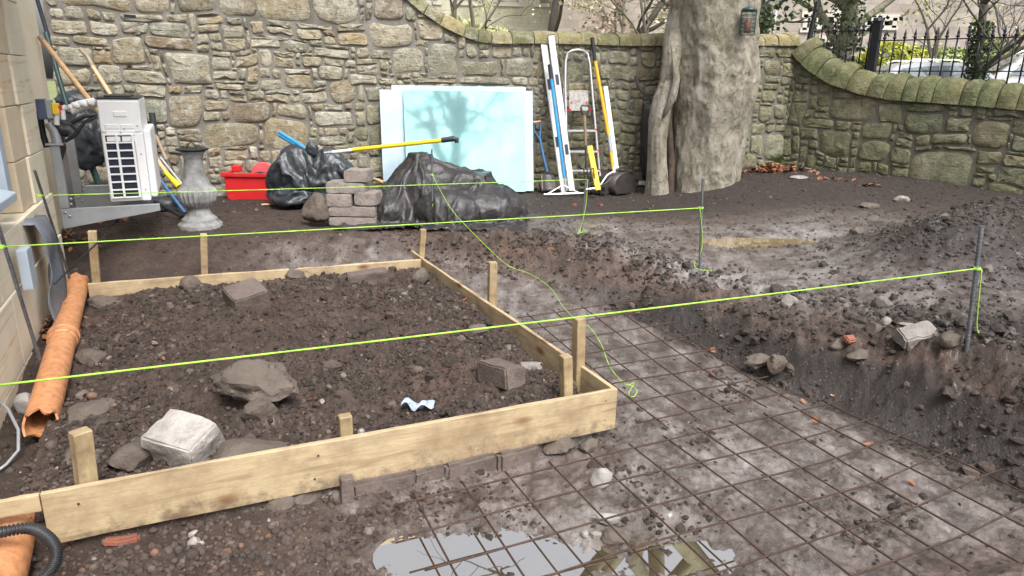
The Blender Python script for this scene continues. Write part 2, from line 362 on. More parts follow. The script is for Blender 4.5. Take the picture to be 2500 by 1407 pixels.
M_CLOD = pebble_mat('soil_clods', [(0, (.017, .0115, .0085)), (.5, (.048, .032, .024)), (.85, (.090, .063, .049)), (.965, (.165, .126, .102)), (1, (.30, .25, .21))], .6)
M_GRAVEL = pebble_mat('river_gravel', [(0, (.05, .036, .03)), (.3, (.085, .060, .048)), (.55, (.135, .097, .08)), (.75, (.085, .072, .07)), (.9, (.20, .15, .12)), (.97, (.27, .13, .08)), (1, (.5, .46, .42))], .62)
M_SPOIL = pebble_mat('spoil_rubble', [(0, (.022, .018, .0165)), (.5, (.045, .036, .032)), (.85, (.085, .071, .064)), (.97, (.14, .12, .11)), (1, (.24, .21, .19))], .66)
def water_mat(name, k, col):
    m, nt, b = newmat(name); b.inputs['Base Color'].default_value = (*col, 1); b.inputs['Roughness'].default_value = .015; b.inputs['IOR'].default_value = 1.45
    b.inputs['Coat Weight'].default_value = 1.0; b.inputs['Coat IOR'].default_value = 2.2; b.inputs['Coat Roughness'].default_value = .01
    g = N(nt, 'BsdfGlossy'); g.inputs['Roughness'].default_value = .012; g.inputs['Color'].default_value = (.97, .97, .98, 1)
    mx = N(nt, 'MixShader'); mx.inputs[0].default_value = k; nt.links.new(b.outputs[0], mx.inputs[1]); nt.links.new(g.outputs[0], mx.inputs[2]); o_ = [q for q in nt.nodes if q.type == 'OUTPUT_MATERIAL'][0]; nt.links.new(mx.outputs[0], o_.inputs[0])
    bump(nt, b, noise_n(nt, 5, 2, .5, coords(nt)).outputs[0], .03, .01); return m
M_WATER = water_mat('puddle_water', .68, (.125, .092, .05)); M_WATER2 = water_mat('shallow_muddy_water', .22, (.34, .245, .135))
def rock_mat(name, a, b_, stain=(.05, .04, .03), rough=.8, moss=None):
    return simple(name, tuple((x+y)/2 for x, y in zip(a, b_)), rough, 0, .35, 7, stain, .8, 14, 45, .8, .012)
M_ROCK = rock_mat('muddy_rock', (.085, .066, .053), (.165, .132, .108))
M_CONC = rock_mat('broken_concrete', (.24, .215, .195), (.34, .31, .285), (.09, .07, .055))
M_BRICK = rock_mat('muddy_brick', (.11, .082, .07), (.19, .15, .13))
M_BLOCK = rock_mat('grey_pink_block', (.25, .21, .185), (.34, .295, .265), (.10, .08, .07))
M_REDB = simple('red_brick', (.28, .10, .06), .8, 0, .3, 9, (.07, .05, .04), .6, 16, 60, .6, .008)
M_WHITES = simple('white_plaster', (.31, .295, .28), .6, 0, .2, 9, (.2, .16, .13), .5, 14, 50, .5, .006)
M_REBAR = simple('rusty_bar', (.052, .029, .021), .65, .15, .4, 30, (.10, .042, .022), .5, 40, 220, .3, .002)
M_ROD = simple('grey_steel_rod', (.20, .215, .24), .45, .7, .3, 20, (.11, .075, .05), .5, 25, 150, .4, .003)
M_STRING = simple('lime_string', (.34, .62, .07), .7, 0, .3, 14, None, 0, 9, 400, .3, .001)
M_PIPE = simple('terracotta_pipe', (.58, .255, .11), .45, 0, .08, 3, (.10, .06, .04), .7, 26, 50, .1, .003)
M_BLACKP = simple('black_plastic', (.018, .019, .022), .38, 0, .3, 8, (.09, .085, .085), .25, 9, 60, .15, .003)
M_STEELG = simple('galvanised_grey', (.36, .38, .40), .45, .35, .12, 5, (.2, .18, .15), .3, 8, 60, .05)
M_ACW = simple('cream_white_casing', (.83, .84, .85), .38, 0, .04, 4, (.5, .48, .43), .18, 7, 60, .03)
M_DARK = simple('dark_fins', (.035, .045, .07), .5, .3, .3, 12, None, 0, 9, 60, .1)
M_WHITE = simple('white_paint', (.78, .78, .77), .45, 0, .06, 6, (.4, .36, .3), .35, 13, 60, .08)
M_ALU = simple('aluminium', (.62, .63, .64), .38, .75, .12, 8, (.33, .3, .26), .3, 15, 90, .08)
M_BLUE = simple('blue_paint', (.02, .27, .58), .42, 0, .12, 8, (.2, .18, .15), .3, 18, 60, .05)
M_BLUES = simple('blue_steel', (.06, .19, .42), .45, .2, .2, 9, (.12, .1, .08), .5, 15, 60, .1)
M_YEL = simple('yellow_plastic', (.85, .58, .02), .4, 0, .08, 8, (.4, .3, .12), .3, 18, 60, .05)
M_ORA = simple('orange_yellow_tube', (.80, .42, .02), .42, 0, .1, 8, (.3, .2, .1), .3, 18, 60, .05)
M_RED = simple('red_plastic', (.62, .02, .025), .38, 0, .12, 7, (.25, .05, .04), .4, 14, 60, .05)
M_PINK = simple('faded_red_plastic', (.62, .10, .11), .5, 0, .12, 7)
M_RUBBER = simple('rubber_grip', (.02, .022, .028), .6, 0, .2, 9)
M_GREENP = simple('dark_green_pole', (.015, .06, .055), .4, .1, .3, 9, (.08, .08, .07), .4, 15)
M_PED = simple('cast_stone', (.31, .31, .305), .8, 0, .2, 8, (.10, .10, .095), .9, 12, 60, .5, .006)
M_LEAD = simple('grey_membrane', (.115, .125, .15), .5, .1, .3, 6, (.25, .25, .26), .35, 8, 30, .3, .01)
M_IRON = simple('black_iron', (.012, .013, .017), .45, .3, .3, 10)
M_BUCKET = simple('worn_steel', (.060, .055, .054), .5, .5, .4, 8, (.13, .10, .085), .7, 10, 40, .4, .006)
M_FRAMEB = simple('blue_grey_frame', (.36, .42, .49), .4, 0, .06, 5, None, 0, 9, 60, .03)
def tarp_mat(name, col, dust, rough):
    m, nt, b = newmat(name); co = coords(nt); n = noise_n(nt, 4.5, 8, .7, co, .5); n_ = noise_n(nt, 30, 5, .7, co)
    c = ramp(nt, [(.35, col), (.62, dust)], mathn(nt, 'ADD', mathn(nt, 'MULTIPLY', n.outputs[0], .8), mathn(nt, 'MULTIPLY', n_.outputs[0], .2))).outputs[0]
    nt.links.new(c, b.inputs['Base Color']); b.inputs['Roughness'].default_value = rough; b.inputs['Specular IOR Level'].default_value = .6
    bump(nt, b, noise_n(nt, 16, 7, .65, co, 1.6).outputs[0], .5, .014); return m
M_TARP = tarp_mat('dusty_black_sheet', (.009, .0085, .0095), (.044, .039, .040), .44)
M_BAG = tarp_mat('black_polythene', (.011, .014, .018), (.050, .056, .064), .33)
def pane_mat():
    m, nt, b = newmat('cyan_coated_glass'); co = coords(nt); n = noise_n(nt, 3, 6, .6, co)
    c = ramp(nt, [(.35, (.35, .68, .69)), (.7, (.48, .78, .78))], n.outputs[0]).outputs[0]
    nt.links.new(c, b.inputs['Base Color']); b.inputs['Metallic'].default_value = .62; b.inputs['Roughness'].default_value = .05; b.inputs['IOR'].default_value = 1.6
    bump(nt, b, noise_n(nt, 3, 3, .5, co).outputs[0], .05, .01); return m
M_PANE = pane_mat()
def glass_mat(name, col, rough=.05):
    m, nt, b = newmat(name); b.inputs['Base Color'].default_value = (*col, 1); b.inputs['Roughness'].default_value = rough; b.inputs['IOR'].default_value = 1.5; b.inputs['Coat Weight'].default_value = .6; return m
M_WINDOW = glass_mat('window_glass', (.05, .07, .10))
M_BLIND = glass_mat('blind_behind_glass', (.72, .73, .74), .12)
def bark_mat():
    m, nt, b = newmat('sycamore_bark'); co = coords(nt, (1, 1, .8)); ge = N(nt, 'NewGeometry')
    v = N(nt, 'TexVoronoi'); v.feature = 'DISTANCE_TO_EDGE'; v.inputs['Scale'].default_value = 17
    n = noise_n(nt, 5, 7, .65, co, .5)
    ad = N(nt, 'VectorMath'); ad.operation = 'MULTIPLY_ADD'; nt.links.new(n.outputs['Color'], ad.inputs[0]); ad.inputs[1].default_value = (.45, .45, .45); nt.links.new(co, ad.inputs[2]); nt.links.new(ad.outputs[0], v.inputs['Vector'])
    c = ramp(nt, [(.3, (.19, .166, .128)), (.5, (.295, .267, .215)), (.72, (.40, .367, .305))], n.outputs[0]).outputs[0]
    n2_ = noise_n(nt, 14, 7, .72, co, .8)
    fl = ramp(nt, [(.53, (0, 0, 0)), (.60, (.75,)*3)], n2_.outputs[0]); c = mixc(nt, fl.outputs[0], c, (.13, .115, .075))
    ed = mathn(nt, 'MULTIPLY', ramp(nt, [(.0, (.5,)*3), (.03, (0, 0, 0))], v.outputs['Distance']).outputs[0], ramp(nt, [(.46, (0, 0, 0)), (.60, (1, 1, 1))], noise_n(nt, 3.3, 5, .7, co, .6).outputs[0]).outputs[0])
    c = mixc(nt, ed, c, (.07, .058, .04))
    sp = N(nt, 'SeparateXYZ'); nt.links.new(ge.outputs['Position'], sp.inputs[0])
    gm = mathn(nt, 'ADD', noise_n(nt, 2.6, 6, .7, co).outputs[0], mathn(nt, 'MULTIPLY', mathn(nt, 'SUBTRACT', sp.outputs[2], 1.1), .12))
    c = mixc(nt, ramp(nt, [(.56, (0, 0, 0)), (.75, (.65,)*3)], gm).outputs[0], c, (.16, .155, .08))
    nt.links.new(c, b.inputs['Base Color']); b.inputs['Roughness'].default_value = .85; b.inputs['Specular IOR Level'].default_value = .3
    h = mathn(nt, 'SUBTRACT', mathn(nt, 'ADD', mathn(nt, 'MULTIPLY', n.outputs[0], .6), mathn(nt, 'MULTIPLY', n2_.outputs[0], .5)), mathn(nt, 'MULTIPLY', ed, .7))
    bump(nt, b, h, .9, .04); return m
M_BARK = bark_mat()
M_DEADW = simple('rusty_dead_wood', (.085, .06, .042), .9, 0, .4, 8, (.03, .022, .016), .7, 14, 60, .8, .015)
M_TWIG = simple('grey_branch', (.14, .12, .095), .85, 0, .3, 3, (.16, .16, .06), .5, 1.5, 30, .3)
M_TWIGD = simple('dark_branch', (.065, .055, .05), .85, 0, .3, 3, (.10, .11, .04), .5, 1.5, 30, .3)
def leaf_mat(name, stops):
    m, nt, b = newmat(name); at = N(nt, 'Attribute'); at.attribute_name = 'tint'
    nt.links.new(ramp(nt, stops, at.outputs['Fac']).outputs[0], b.inputs['Base Color']); b.inputs['Roughness'].default_value = .55; return m
M_LEAF = leaf_mat('dead_leaves', [(0, (.10, .038, .02)), (.5, (.24, .085, .04)), (1, (.40, .19, .10))])
M_HEDGE = leaf_mat('golden_hedge_leaves', [(0, (.10, .13, .015)), (.5, (.30, .34, .04)), (1, (.55, .56, .09))])
M_GREEN = leaf_mat('green_leaves', [(0, (.03, .06, .012)), (.5, (.12, .17, .04)), (1, (.28, .33, .10))])
M_IVY = leaf_mat('ivy_leaves', [(0, (.012, .028, .01)), (1, (.06, .09, .025))])
M_PALEL = leaf_mat('pale_spring_leaves', [(0, (.28, .29, .10)), (.5, (.45, .46, .2)), (1, (.66, .66, .36))])
M_PINKL = leaf_mat('dry_pink_leaves', [(0, (.3, .2, .14)), (1, (.55, .42, .33))])

# ------------------------------------------------------------------ terrain survey (heights in metres; 0 = the yard by the wall)
LIP = np.array([ST(*p)[:2] for p in [(3.75, -3), (3.70, 1.3), (3.56, 2), (3.40, 3), (3.16, 3.8), (3.0, 4.4), (2.8, 4.95), (1.82, 5.8), (.2, 6.1), (-1.3, 6.15), (-1.3, -3)]])
TOE = np.array([ST(*p)[:2] for p in [(3.0, -3), (2.98, 1.4), (2.94, 2.3), (2.84, 3), (2.68, 3.9), (2.40, 4.5), (1.95, 5.1), (1.62, 5.45), (-.75, 5.42), (-1.3, 5.35), (-1.3, -3)]])
def polydist(x, y, P):
    """signed distance, positive inside"""
    d = np.full(x.shape, 1e9); ins = np.zeros(x.shape, bool); n = len(P)
    for i in range(n):
        a, b_ = P[i], P[(i+1) % n]; e = b_-a; px_, py_ = x-a[0], y-a[1]
        t = np.clip((px_*e[0]+py_*e[1])/(e@e), 0, 1)
        d = np.minimum(d, np.hypot(px_-t*e[0], py_-t*e[1]))
        c = ((a[1] > y) != (b_[1] > y)) & (x < (b_[0]-a[0])*(y-a[1])/(b_[1]-a[1]+1e-12)+a[0]); ins ^= c
    return np.where(ins, d, -d)
def gau(x, y, cx, cy, rx, ry, a=0.0):
    c, s = math.cos(a), math.sin(a); dx, dy = x-cx, y-cy
    return np.exp(-(((dx*c+dy*s)/rx)**2 + ((-dx*s+dy*c)/ry)**2))
PUD = [(onz(1245, 1362, -.4), .33, .16, .1), (onz(1640, 1365, -.4), .26, .13, .1), (onz(1000, 1400, -.4), .3, .2, 0)]
WATER_Z, PW_Z = -.398, -.020
P1 = onz(1945, 589, 0.0)
HE1, HE2 = onz(2420, 610, .12), onz(2260, 830, .05)
def masks(x, y):
    s = x*E1[0]+y*E1[1]; t = x*E2[0]+y*E2[1]
    dl = polydist(x + .09*n2(x*2.6, y*2.6, 5), y + .09*n2(x*2.6+9, y*2.6, 7), LIP); dt = polydist(x + .04*n2(x*3, y*3, 8), y + .04*n2(x*3, y*3, 18), TOE)
    f = np.clip(dl, 0, None)/(np.clip(dl, 0, None)+np.clip(-dt, 0, None)+1e-6); f = np.where(dt > 0, 1, f)
    inside = sstep(1.64, 1.60, s)*sstep(2.56, 2.62, t)*sstep(5.40, 5.30, t)*sstep(-.78, -.70, s)
    return s, t, dl, dt, f, inside
def height(x, y, detail=True):
    x = np.asarray(x, float); y = np.asarray(y, float)
    s, t, dl, dt, f, ins = masks(x, y)
    up = .21*sstep(1.2, 3.6, x)*sstep(5.6, 8.4, y) + .05*sstep(1.5, 3, x)
    up = up - .30*sstep(-.45, -.95, s)*sstep(7.2, 5.6, t)
    floor = -.365 + .15*sstep(2.7, 5.2, t) - .035*np.exp(-((t-2.42)/.22)**2)*sstep(1.9, 1.5, s)
    fill = -.19 + .015*n2(x*1.5, y*1.5, 3) - .03*sstep(3.2, 2.6, t)*sstep(.6, -.4, s) - .06*sstep(-.3, -.7, s) - .012*sstep(4.4, 5.2, t) - .02*sstep(1.35, 1.6, s)
    floor = floor*(1-ins) + fill*ins
    nb = sstep(2.4, 2.9, s)*sstep(4.4, 3.4, t); fs = np.where(f < .68, f*.48, .326 + (f-.68)/.32*.674); ff = np.where(f < .5, f*.62, .31 + (f-.5)/.5*.69); ff = nb*fs + (1-nb)*(.8*ff + .2*f*f*(3-2*f))
    z = up*(1-ff) + floor*ff
    # heaps of spoil and crumbling lip
    out = 1-f
    z = z + .38*gau(x, y, HE1[0]+.2, HE1[1]+.1, 1.0, .66, .5)*out + .10*gau(x, y, 3.0, 4.7, .35, .4)*out
    z = z + .12*gau(x, y, HE2[0]+.2, HE2[1], .5, .42, .6)*out + .06*gau(x, y, 2.75, 2.75, .5, .5)*out
    z = z - .075*np.exp(-((dl+.05)/.42)**2)*(1-f)*sstep(4.6, 3.2, t)*sstep(2.0, 3.0, s) + .035*np.exp(-((dl+.10)/.13)**2)*(.3+.9*n2(x*4, y*4, 44))*sstep(4.9, 3.5, t)*sstep(1.5, 2.6, s)
    pipe_a, pipe_b = onz(100, 1035, -.255), onz(190, 690, -.165); pd0 = (pipe_b-pipe_a)[:2]; pl0 = np.hypot(*pd0); pd0 = pd0/pl0; pu = (x-pipe_a[0])*pd0[0]+(y-pipe_a[1])*pd0[1]; pv = (x-pipe_a[0])*pd0[1]-(y-pipe_a[1])*pd0[0]
    z = z - .05*np.exp(-(pv/.10)**2)*sstep(-.05, .1, pu)*sstep(pl0+.05, pl0-.1, pu)
    cr = onz(2480, 1400, -.28); z = z + .13*gau(x, y, cr[0]+.05, cr[1]-.05, .26, .16)
    z = z + .05*gau(x, y, *onz(1210, 585, 0)[:2], .5, .14, .1) + .05*gau(x, y, *onz(1450, 600, -.02)[:2], .25, .15)
    for (c, rx, ry, a), d in zip(PUD, (.064, .062, .04)): z = z - d*gau(x, y, c[0], c[1], rx, ry, a)
    z = z - .075*gau(x, y, P1[0], P1[1], .62, .17, .15) - .02*gau(x, y, *onz(1900, 640, 0)[:2], .6, .2)
    pdm = sum(gau(x, y, c[0], c[1], rx*1.4, ry*1.4, a) for (c, rx, ry, a) in PUD[:2]); z = z + .042*np.clip(pdm, 0, 1)*fbm2(x, y, 5.5, 4, 64, .6)
    if detail:
        heap = np.clip(gau(x, y, HE1[0]+.25, HE1[1]+.25, 1.2, .85, .5) + gau(x, y, HE2[0], HE2[1], .7, .6) + gau(x, y, 2.75, 2.9, .6, .7) + np.exp(-(dl/.18)**2)*sstep(1.7, 2.5, s), 0, 1)*out
        bank = np.clip(4*f*(1-f), 0, 1)*sstep(-.6, 0, s)
        wetf = np.clip(gau(x, y, *onz(1950, 600, 0)[:2], 1.2, .75) + gau(x, y, *onz(2250, 720, 0)[:2], .9, .45), 0, 1)*out
        amp = .012 + .027*ins + .034*heap + .016*bank + .010*f*(1-ins)*sstep(.05, .4, fbm2(x, y, 1.9, 3, 95)) - .008*wetf + .006*sstep(2.5, 2.2, t)*sstep(.3, -.4, s)
        near = sstep(2.6, 2.3, t)*f
        amp = amp + .004*near
        rid = 1-np.abs(fbm2(x, y, 7, 3, 31))*2.4
        z = z + amp*(1.15*fbm2(x, y, 5, 4, 11, .6) + .5*fbm2(x, y, 26, 3, 12, .6) + .42*fbm2(x, y, 58, 2, 13) + .55*rid*(.3+bank+heap*.6+ins*.5))
        z = z + .022*fbm2(x, y, 1.3, 3, 21)*(1-.7*ins)*(1-.5*f)
        # drag marks of the digger bucket along the trench
        z = z + .010*f*(1-ins)*sstep(1.7, 1.9, s)*n2(s*9+.6*n2(t*1.2, s, 71), t*.5, 73)
    return z
def gz(x, y): return float(height(np.array([float(x)]), np.array([float(y)]))[0])
def gpx(px, py, z0=-.2):
    """ground point under a pixel of the photograph"""
    z = z0; p = onz(px, py, z0)
    for _ in range(7):
        z = .5*z + .5*gz(p[0], p[1]); p = onz(px, py, z)
    return p
PW_Z = gz(P1[0], P1[1]) + .026
def build_ground():
    na, nr = 800, 570
    th = np.radians(np.linspace(-58, 58, na)); r = np.exp(np.linspace(math.log(.75), math.log(15.5), nr))
    R, T = np.meshgrid(r, th, indexing='ij'); X = R*np.sin(T); Y = R*np.cos(T)
    Z = np.zeros_like(X)
    for i in range(0, nr, 100): Z[i:i+100] = height(X[i:i+100], Y[i:i+100])
    S_, T_, DL_, DT_, F__, I_ = masks(X.ravel(), Y.ravel()); bk = (np.clip(4.5*F__*(1-F__), 0, 1)*sstep(.8, 1.6, S_)).reshape(X.shape)
    Zc = Z*1.0
    dd_ = .014*n3(X*5, Y*5, Zc*5, 301)
    X = X - bk*dd_*E1[0]; Y = Y - bk*dd_*E1[1]; Z = Z + bk*.010*n3(X*13, Y*13, Zc*13, 306)
    # under the wall and beyond it the sheet dives out of the way
    V = np.stack([X, Y, Z], 2).reshape(-1, 3)
    me = bpy.data.meshes.new('ground'); nv = na*nr; me.vertices.add(nv); me.vertices.foreach_set('co', V.astype(np.float32).ravel())
    i, j = np.meshgrid(np.arange(nr-1), np.arange(na-1), indexing='ij'); a = (i*na+j).ravel()
    q = np.stack([a, a+na, a+na+1, a+1], 1).astype(np.int32); nq = len(q)
    q = q[:, ::-1]
    me.loops.add(nq*4); me.loops.foreach_set('vertex_index', q.ravel()); me.polygons.add(nq)
    me.polygons.foreach_set('loop_start', np.arange(0, nq*4, 4, dtype=np.int32)); me.polygons.foreach_set('use_smooth', np.ones(nq, bool)); me.update(); me.validate()
    x, y = V[:, 0], V[:, 1]; s, t, dl, dt, f, ins = masks(x, y)
    nn = fbm2(x, y, 2.2, 4, 51)
    g1 = f*(1-ins)*sstep(-.2, .5, s)
    sheen = np.clip(gau(x, y, *onz(1950, 590, 0)[:2], 1.25, .62, .2) + gau(x, y, *onz(1900, 640, 0)[:2], .9, .4) + gau(x, y, *onz(2260, 730, 0)[:2], .9, .36, -.2) + gau(x, y, *onz(2050, 660, 0)[:2], .8, .35), 0, 1)*(1-f)
    front = gau(x, y, *onz(1200, 540, 0)[:2], 1.2, .35) + gau(x, y, *onz(1500, 570, 0)[:2], .9, .6) + .8*gau(x, y, *onz(1600, 640, 0)[:2], .6, .5)
    heap = np.clip(1.5*gau(x, y, HE1[0]+.25, HE1[1]+.15, 1.15, .80, .5) + gau(x, y, 3.0, 4.6, .4, .4) + 1.3*gau(x, y, HE2[0]+.1, HE2[1], .6, .42) + gau(x, y, 2.75, 2.7, .6, .6), 0, 1)*(1-f)
    bank = np.clip(4*f*(1-f), 0, 1)*sstep(1.4, 2.0, s)
    grey = np.clip(g1*(.95+.5*nn)*sstep(-.3, .9, s+.3*nn) + 1.0*sheen*(1+.5*nn) + .55*front*(1-f)*(1+nn) - .5*heap*(1-f), 0, 1)*(1-.8*bank)
    grey = grey*(1-.45*sstep(2.2, 1.9, t)*sstep(1.2, .6, s))
    wet = np.clip(.75*g1*(1-.8*np.clip(bank, 0, 1)) + 1.15*sheen + .55*front*(1-f) + .25*ins + .15*heap, 0, 1)
    back = sstep(6.2, 7.2, y+.35*x*0)*(1-f)
    dark = np.clip(.75*back*(1-.7*front)*(1-sheen) + 1.0*sstep(.64, .84, f+.12*fbm2(x, y, 4, 3, 66))*sstep(.10, -.05, dt)*sstep(1.8, 2.2, s)*sstep(4.8, 3.4, t) + .85*heap*(.8+.8*nn), 0, .9)  # dark soil at the rear and on heaps; lower bank face: painted shade
    dark = np.clip(dark + .8*np.exp(-((dt+.02)/.07)**2)*sstep(2.3, 2.6, s)*sstep(4.4, 3.4, t), 0, .92)  # painted shade along the foot of the bank
    red = np.clip(1.25*bank*(1-dark)*(.7+nn) + .55*ins*(.2+nn) + .5*np.exp(-((t-2.15)/.3)**2)*sstep(.9, .2, s)*f*(.6+nn) + .6*gau(x, y, *onz(2450, 1390, -.3)[:2], .4, .25), 0, .9)
    sheen_tint = np.clip(.95*sheen*(.35+1.5*fbm2(x, y, 2.3, 3, 61)), 0, 1)*(1-heap)**2  # strength of the painted sheen on the wet yard, none on heaps
    for k, v in (('wet', wet), ('grey', grey), ('dark', dark), ('red', red), ('sheen_tint', sheen_tint)):
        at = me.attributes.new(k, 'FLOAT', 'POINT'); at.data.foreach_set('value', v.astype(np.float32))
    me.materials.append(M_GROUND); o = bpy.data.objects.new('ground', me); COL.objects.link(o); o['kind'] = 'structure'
build_ground()
tr = MB(); tr.add([(-300, -300, -.75), (300, -300, -.75), (300, 300, -.75), (-300, 300, -.75)], [(0, 1, 2, 3)]); tr.obj('terrain', M_SPOIL, kind='structure', tint=.3)
for i, (c, rx, ry, a) in enumerate(PUD[:2]):
    an = np.linspace(0, 2*math.pi, 40, endpoint=False); k = 1.5
    V = np.stack([c[0]+k*rx*np.cos(an), c[1]+k*ry*np.sin(an), np.full(40, WATER_Z + .0003*i)], 1); mk('puddle', V, [tuple(range(40))], M_WATER, kind='structure')
an = np.linspace(0, 2*math.pi, 40, endpoint=False)
mk('puddle', np.stack([P1[0]+.95*np.cos(an), P1[1]+.30*np.sin(an)+.14*np.cos(an), np.full(40, PW_Z)], 1), [tuple(range(40))], M_WATER2, kind='structure')

# ------------------------------------------------------------------ loose stones and clods nobody could count
def poly_rock(V, rng, nf=9, lo=.72):
    """radius of a random convex stone in the unit directions V"""
    nrmv = rng.normal(size=(nf, 3)); nrmv /= np.linalg.norm(nrmv, axis=1)[:, None]; d = rng.uniform(lo, 1.0, nf)
    dt = V @ nrmv.T; r = np.where(dt > .05, d/np.maximum(dt, .05), 9).min(1); return np.minimum(r, 1.25)
def scatter(name, m, n, region, size, seed, sub=1, flat=.7, sink=.35, smooth=False, facet=True):
    rng = np.random.default_rng(seed); bv, bf = ICO[sub]; bf = np.array(bf); var = []
    for k in range(10):
        r = poly_rock(bv, rng, 11 if not facet else 9, .8 if not facet else .7)
        if facet and sub > 1: r = r*(1 + .22*n3(bv[:, 0]*2.6+k*7, bv[:, 1]*2.6, bv[:, 2]*2.6, k) + .12*n3(bv[:, 0]*6+k*7, bv[:, 1]*6, bv[:, 2]*6, k+40))
        elif facet: r = r*(1+rng.normal(0, .13, len(bv)))
        var.append(bv*r[:, None])
    x, y = region(rng, n); n = len(x); sz = size(rng, n, x, y); z = height(x, y)
    Vs = np.empty((n, len(bv), 3), np.float32); tint = np.repeat(rng.random(n)**1.15, len(bv))
    yaw = rng.uniform(0, 6.28, n); ti = rng.normal(0, .35, n); sc = rng.uniform([.75, .75, .55*flat/.7], [1.3, 1.1, 1.0*flat/.7], (n, 3))
    for i in range(n):
        v = var[i % 10]*sc[i]*sz[i]; c, s = math.cos(yaw[i]), math.sin(yaw[i]); c2, s2 = math.cos(ti[i]), math.sin(ti[i])
        v = np.stack([v[:, 0], v[:, 1]*c2-v[:, 2]*s2, v[:, 1]*s2+v[:, 2]*c2], 1)
        Vs[i] = np.stack([v[:, 0]*c-v[:, 1]*s+x[i], v[:, 0]*s+v[:, 1]*c+y[i], v[:, 2]+z[i]+sz[i]*(.55*flat-sink)], 1)
    F_ = (bf[None] + (np.arange(n)*len(bv))[:, None, None]).reshape(-1, 3)
    me = bpy.data.meshes.new(name); nv = n*len(bv); me.vertices.add(nv); me.vertices.foreach_set('co', Vs.ravel())
    nf = len(F_); me.loops.add(nf*3); me.loops.foreach_set('vertex_index', F_.astype(np.int32).ravel()); me.polygons.add(nf)
    me.polygons.foreach_set('loop_start', np.arange(0, nf*3, 3, dtype=np.int32)); me.polygons.foreach_set('use_smooth', np.full(nf, smooth)); me.update(); me.validate()
    at = me.attributes.new('tint', 'FLOAT', 'POINT'); at.data.foreach_set('value', tint.astype(np.float32)); me.materials.append(m)
    o = bpy.data.objects.new(name, me); COL.objects.link(o); o['kind'] = 'stuff'; return o
def st_region(s0, s1, t0, t1, bias=1.0, keep=None):
    def f(rng, n):
        s = rng.uniform(s0, s1, n); t = t0 + (t1-t0)*rng.random(n)**bias; x = s*E1[0]+t*E2[0]; y = s*E1[1]+t*E2[1]
        if keep is not None:
            k = rng.random(n) < keep(x, y, s, t); x, y = x[k], y[k]
        return x, y
    return f
def lognorm(a, b_, lo, hi): return lambda rng, n, x, y: np.clip(np.exp(rng.normal(math.log(a), b_, n)), lo, hi)
scatter('soil_crumbs', M_CLOD, 26000, st_region(-.66, 1.60, 2.64, 5.3, 1.5, lambda x, y, s, t: .30+.70*sstep(-.3, .35, n2(x*2.2, y*2.2, 91))), lognorm(.0055, .4, .003, .010), 1, 1, .8, .35)
scatter('soil_clods', M_CLOD, 6000, st_region(-.66, 1.60, 2.64, 5.3, 1.3, lambda x, y, s, t: .15+.85*sstep(-.1, .5, n2(x*2.2, y*2.2, 91))), lognorm(.0135, .42, .009, .042), 101, 2, .75, .5)
def gravel_keep(x, y, s, t): return np.clip(sstep(.75, -.3, s+.25*n2(x*3, y*3, 92))*sstep(3.3, 2.75, t+.2*n2(x*3, y*3, 93)) + .25*sstep(-.2, -.6, s), 0, 1)
scatter('gravel', M_GRAVEL, 15000, st_region(-.95, .9, 1.55, 4.9, 1.5, gravel_keep), lognorm(.0092, .42, .004, .026), 2, 1, .75, .38, True, False)
def trench_keep(x, y, s, t): return np.clip(.05 + .95*sstep(.10, .42, fbm2(x, y, 1.9, 3, 95)), 0, 1)
scatter('trench_grit', M_CLOD, 17000, st_region(.3, 3.0, .9, 5.2, 1.4, trench_keep), lognorm(.0068, .55, .003, .03), 3, 1, .7, .45)
def heap_keep(x, y, s, t):
    dl = polydist(x, y, LIP)
    return np.where(dl < .05, np.clip(gau(x, y, HE1[0]+.2, HE1[1]+.2, 1.15, .75, .5) + gau(x, y, HE2[0], HE2[1], .75, .6) + gau(x, y, 2.75, 2.7, .7, .8) + .6*np.exp(-(dl/.25)**2), 0, 1), .25*np.exp(-(dl/.15)**2))
scatter('spoil_crumbs', M_SPOIL, 36000, st_region(2.7, 7.2, .9, 5.6, 1.25, heap_keep), lognorm(.0078, .45, .004, .016), 104, 1, .75, .38)
scatter('spoil_rubble', M_SPOIL, 5000, st_region(2.7, 7.2, .9, 5.6, 1.2, heap_keep), lognorm(.0165, .42, .010, .05), 4, 2, .75, .55)
def lip_keep(x, y, s, t):
    dl = polydist(x, y, LIP); dt = polydist(x, y, TOE); k = sstep(-.12, .10, dl)*np.clip(.5 + sstep(-.22, -.34, dt), 0, 1)*sstep(.12, .0, dt); return (.25+.75*sstep(-.2, .3, n2(x*5, y*5, 96)))*k*sstep(1.3, 1.9, s)
scatter('bank_crumbs', M_CLOD, 30000, st_region(1.4, 4.0, .9, 6.3, 1.15, lip_keep), lognorm(.0065, .45, .003, .013), 5, 1, .7, .38)
scatter('bank_clods', M_CLOD, 6500, st_region(1.4, 4.0, .9, 6.3, 1.15, lip_keep), lognorm(.015, .45, .009, .045), 105, 2, .7, .5)
scatter('yard_grit', M_CLOD, 9000, lambda rng, n: (rng.uniform(-4.2, 5.2, n), rng.uniform(5.2, 9.2, n)), lognorm(.0075, .45, .004, .022), 6, 1, .7, .42)
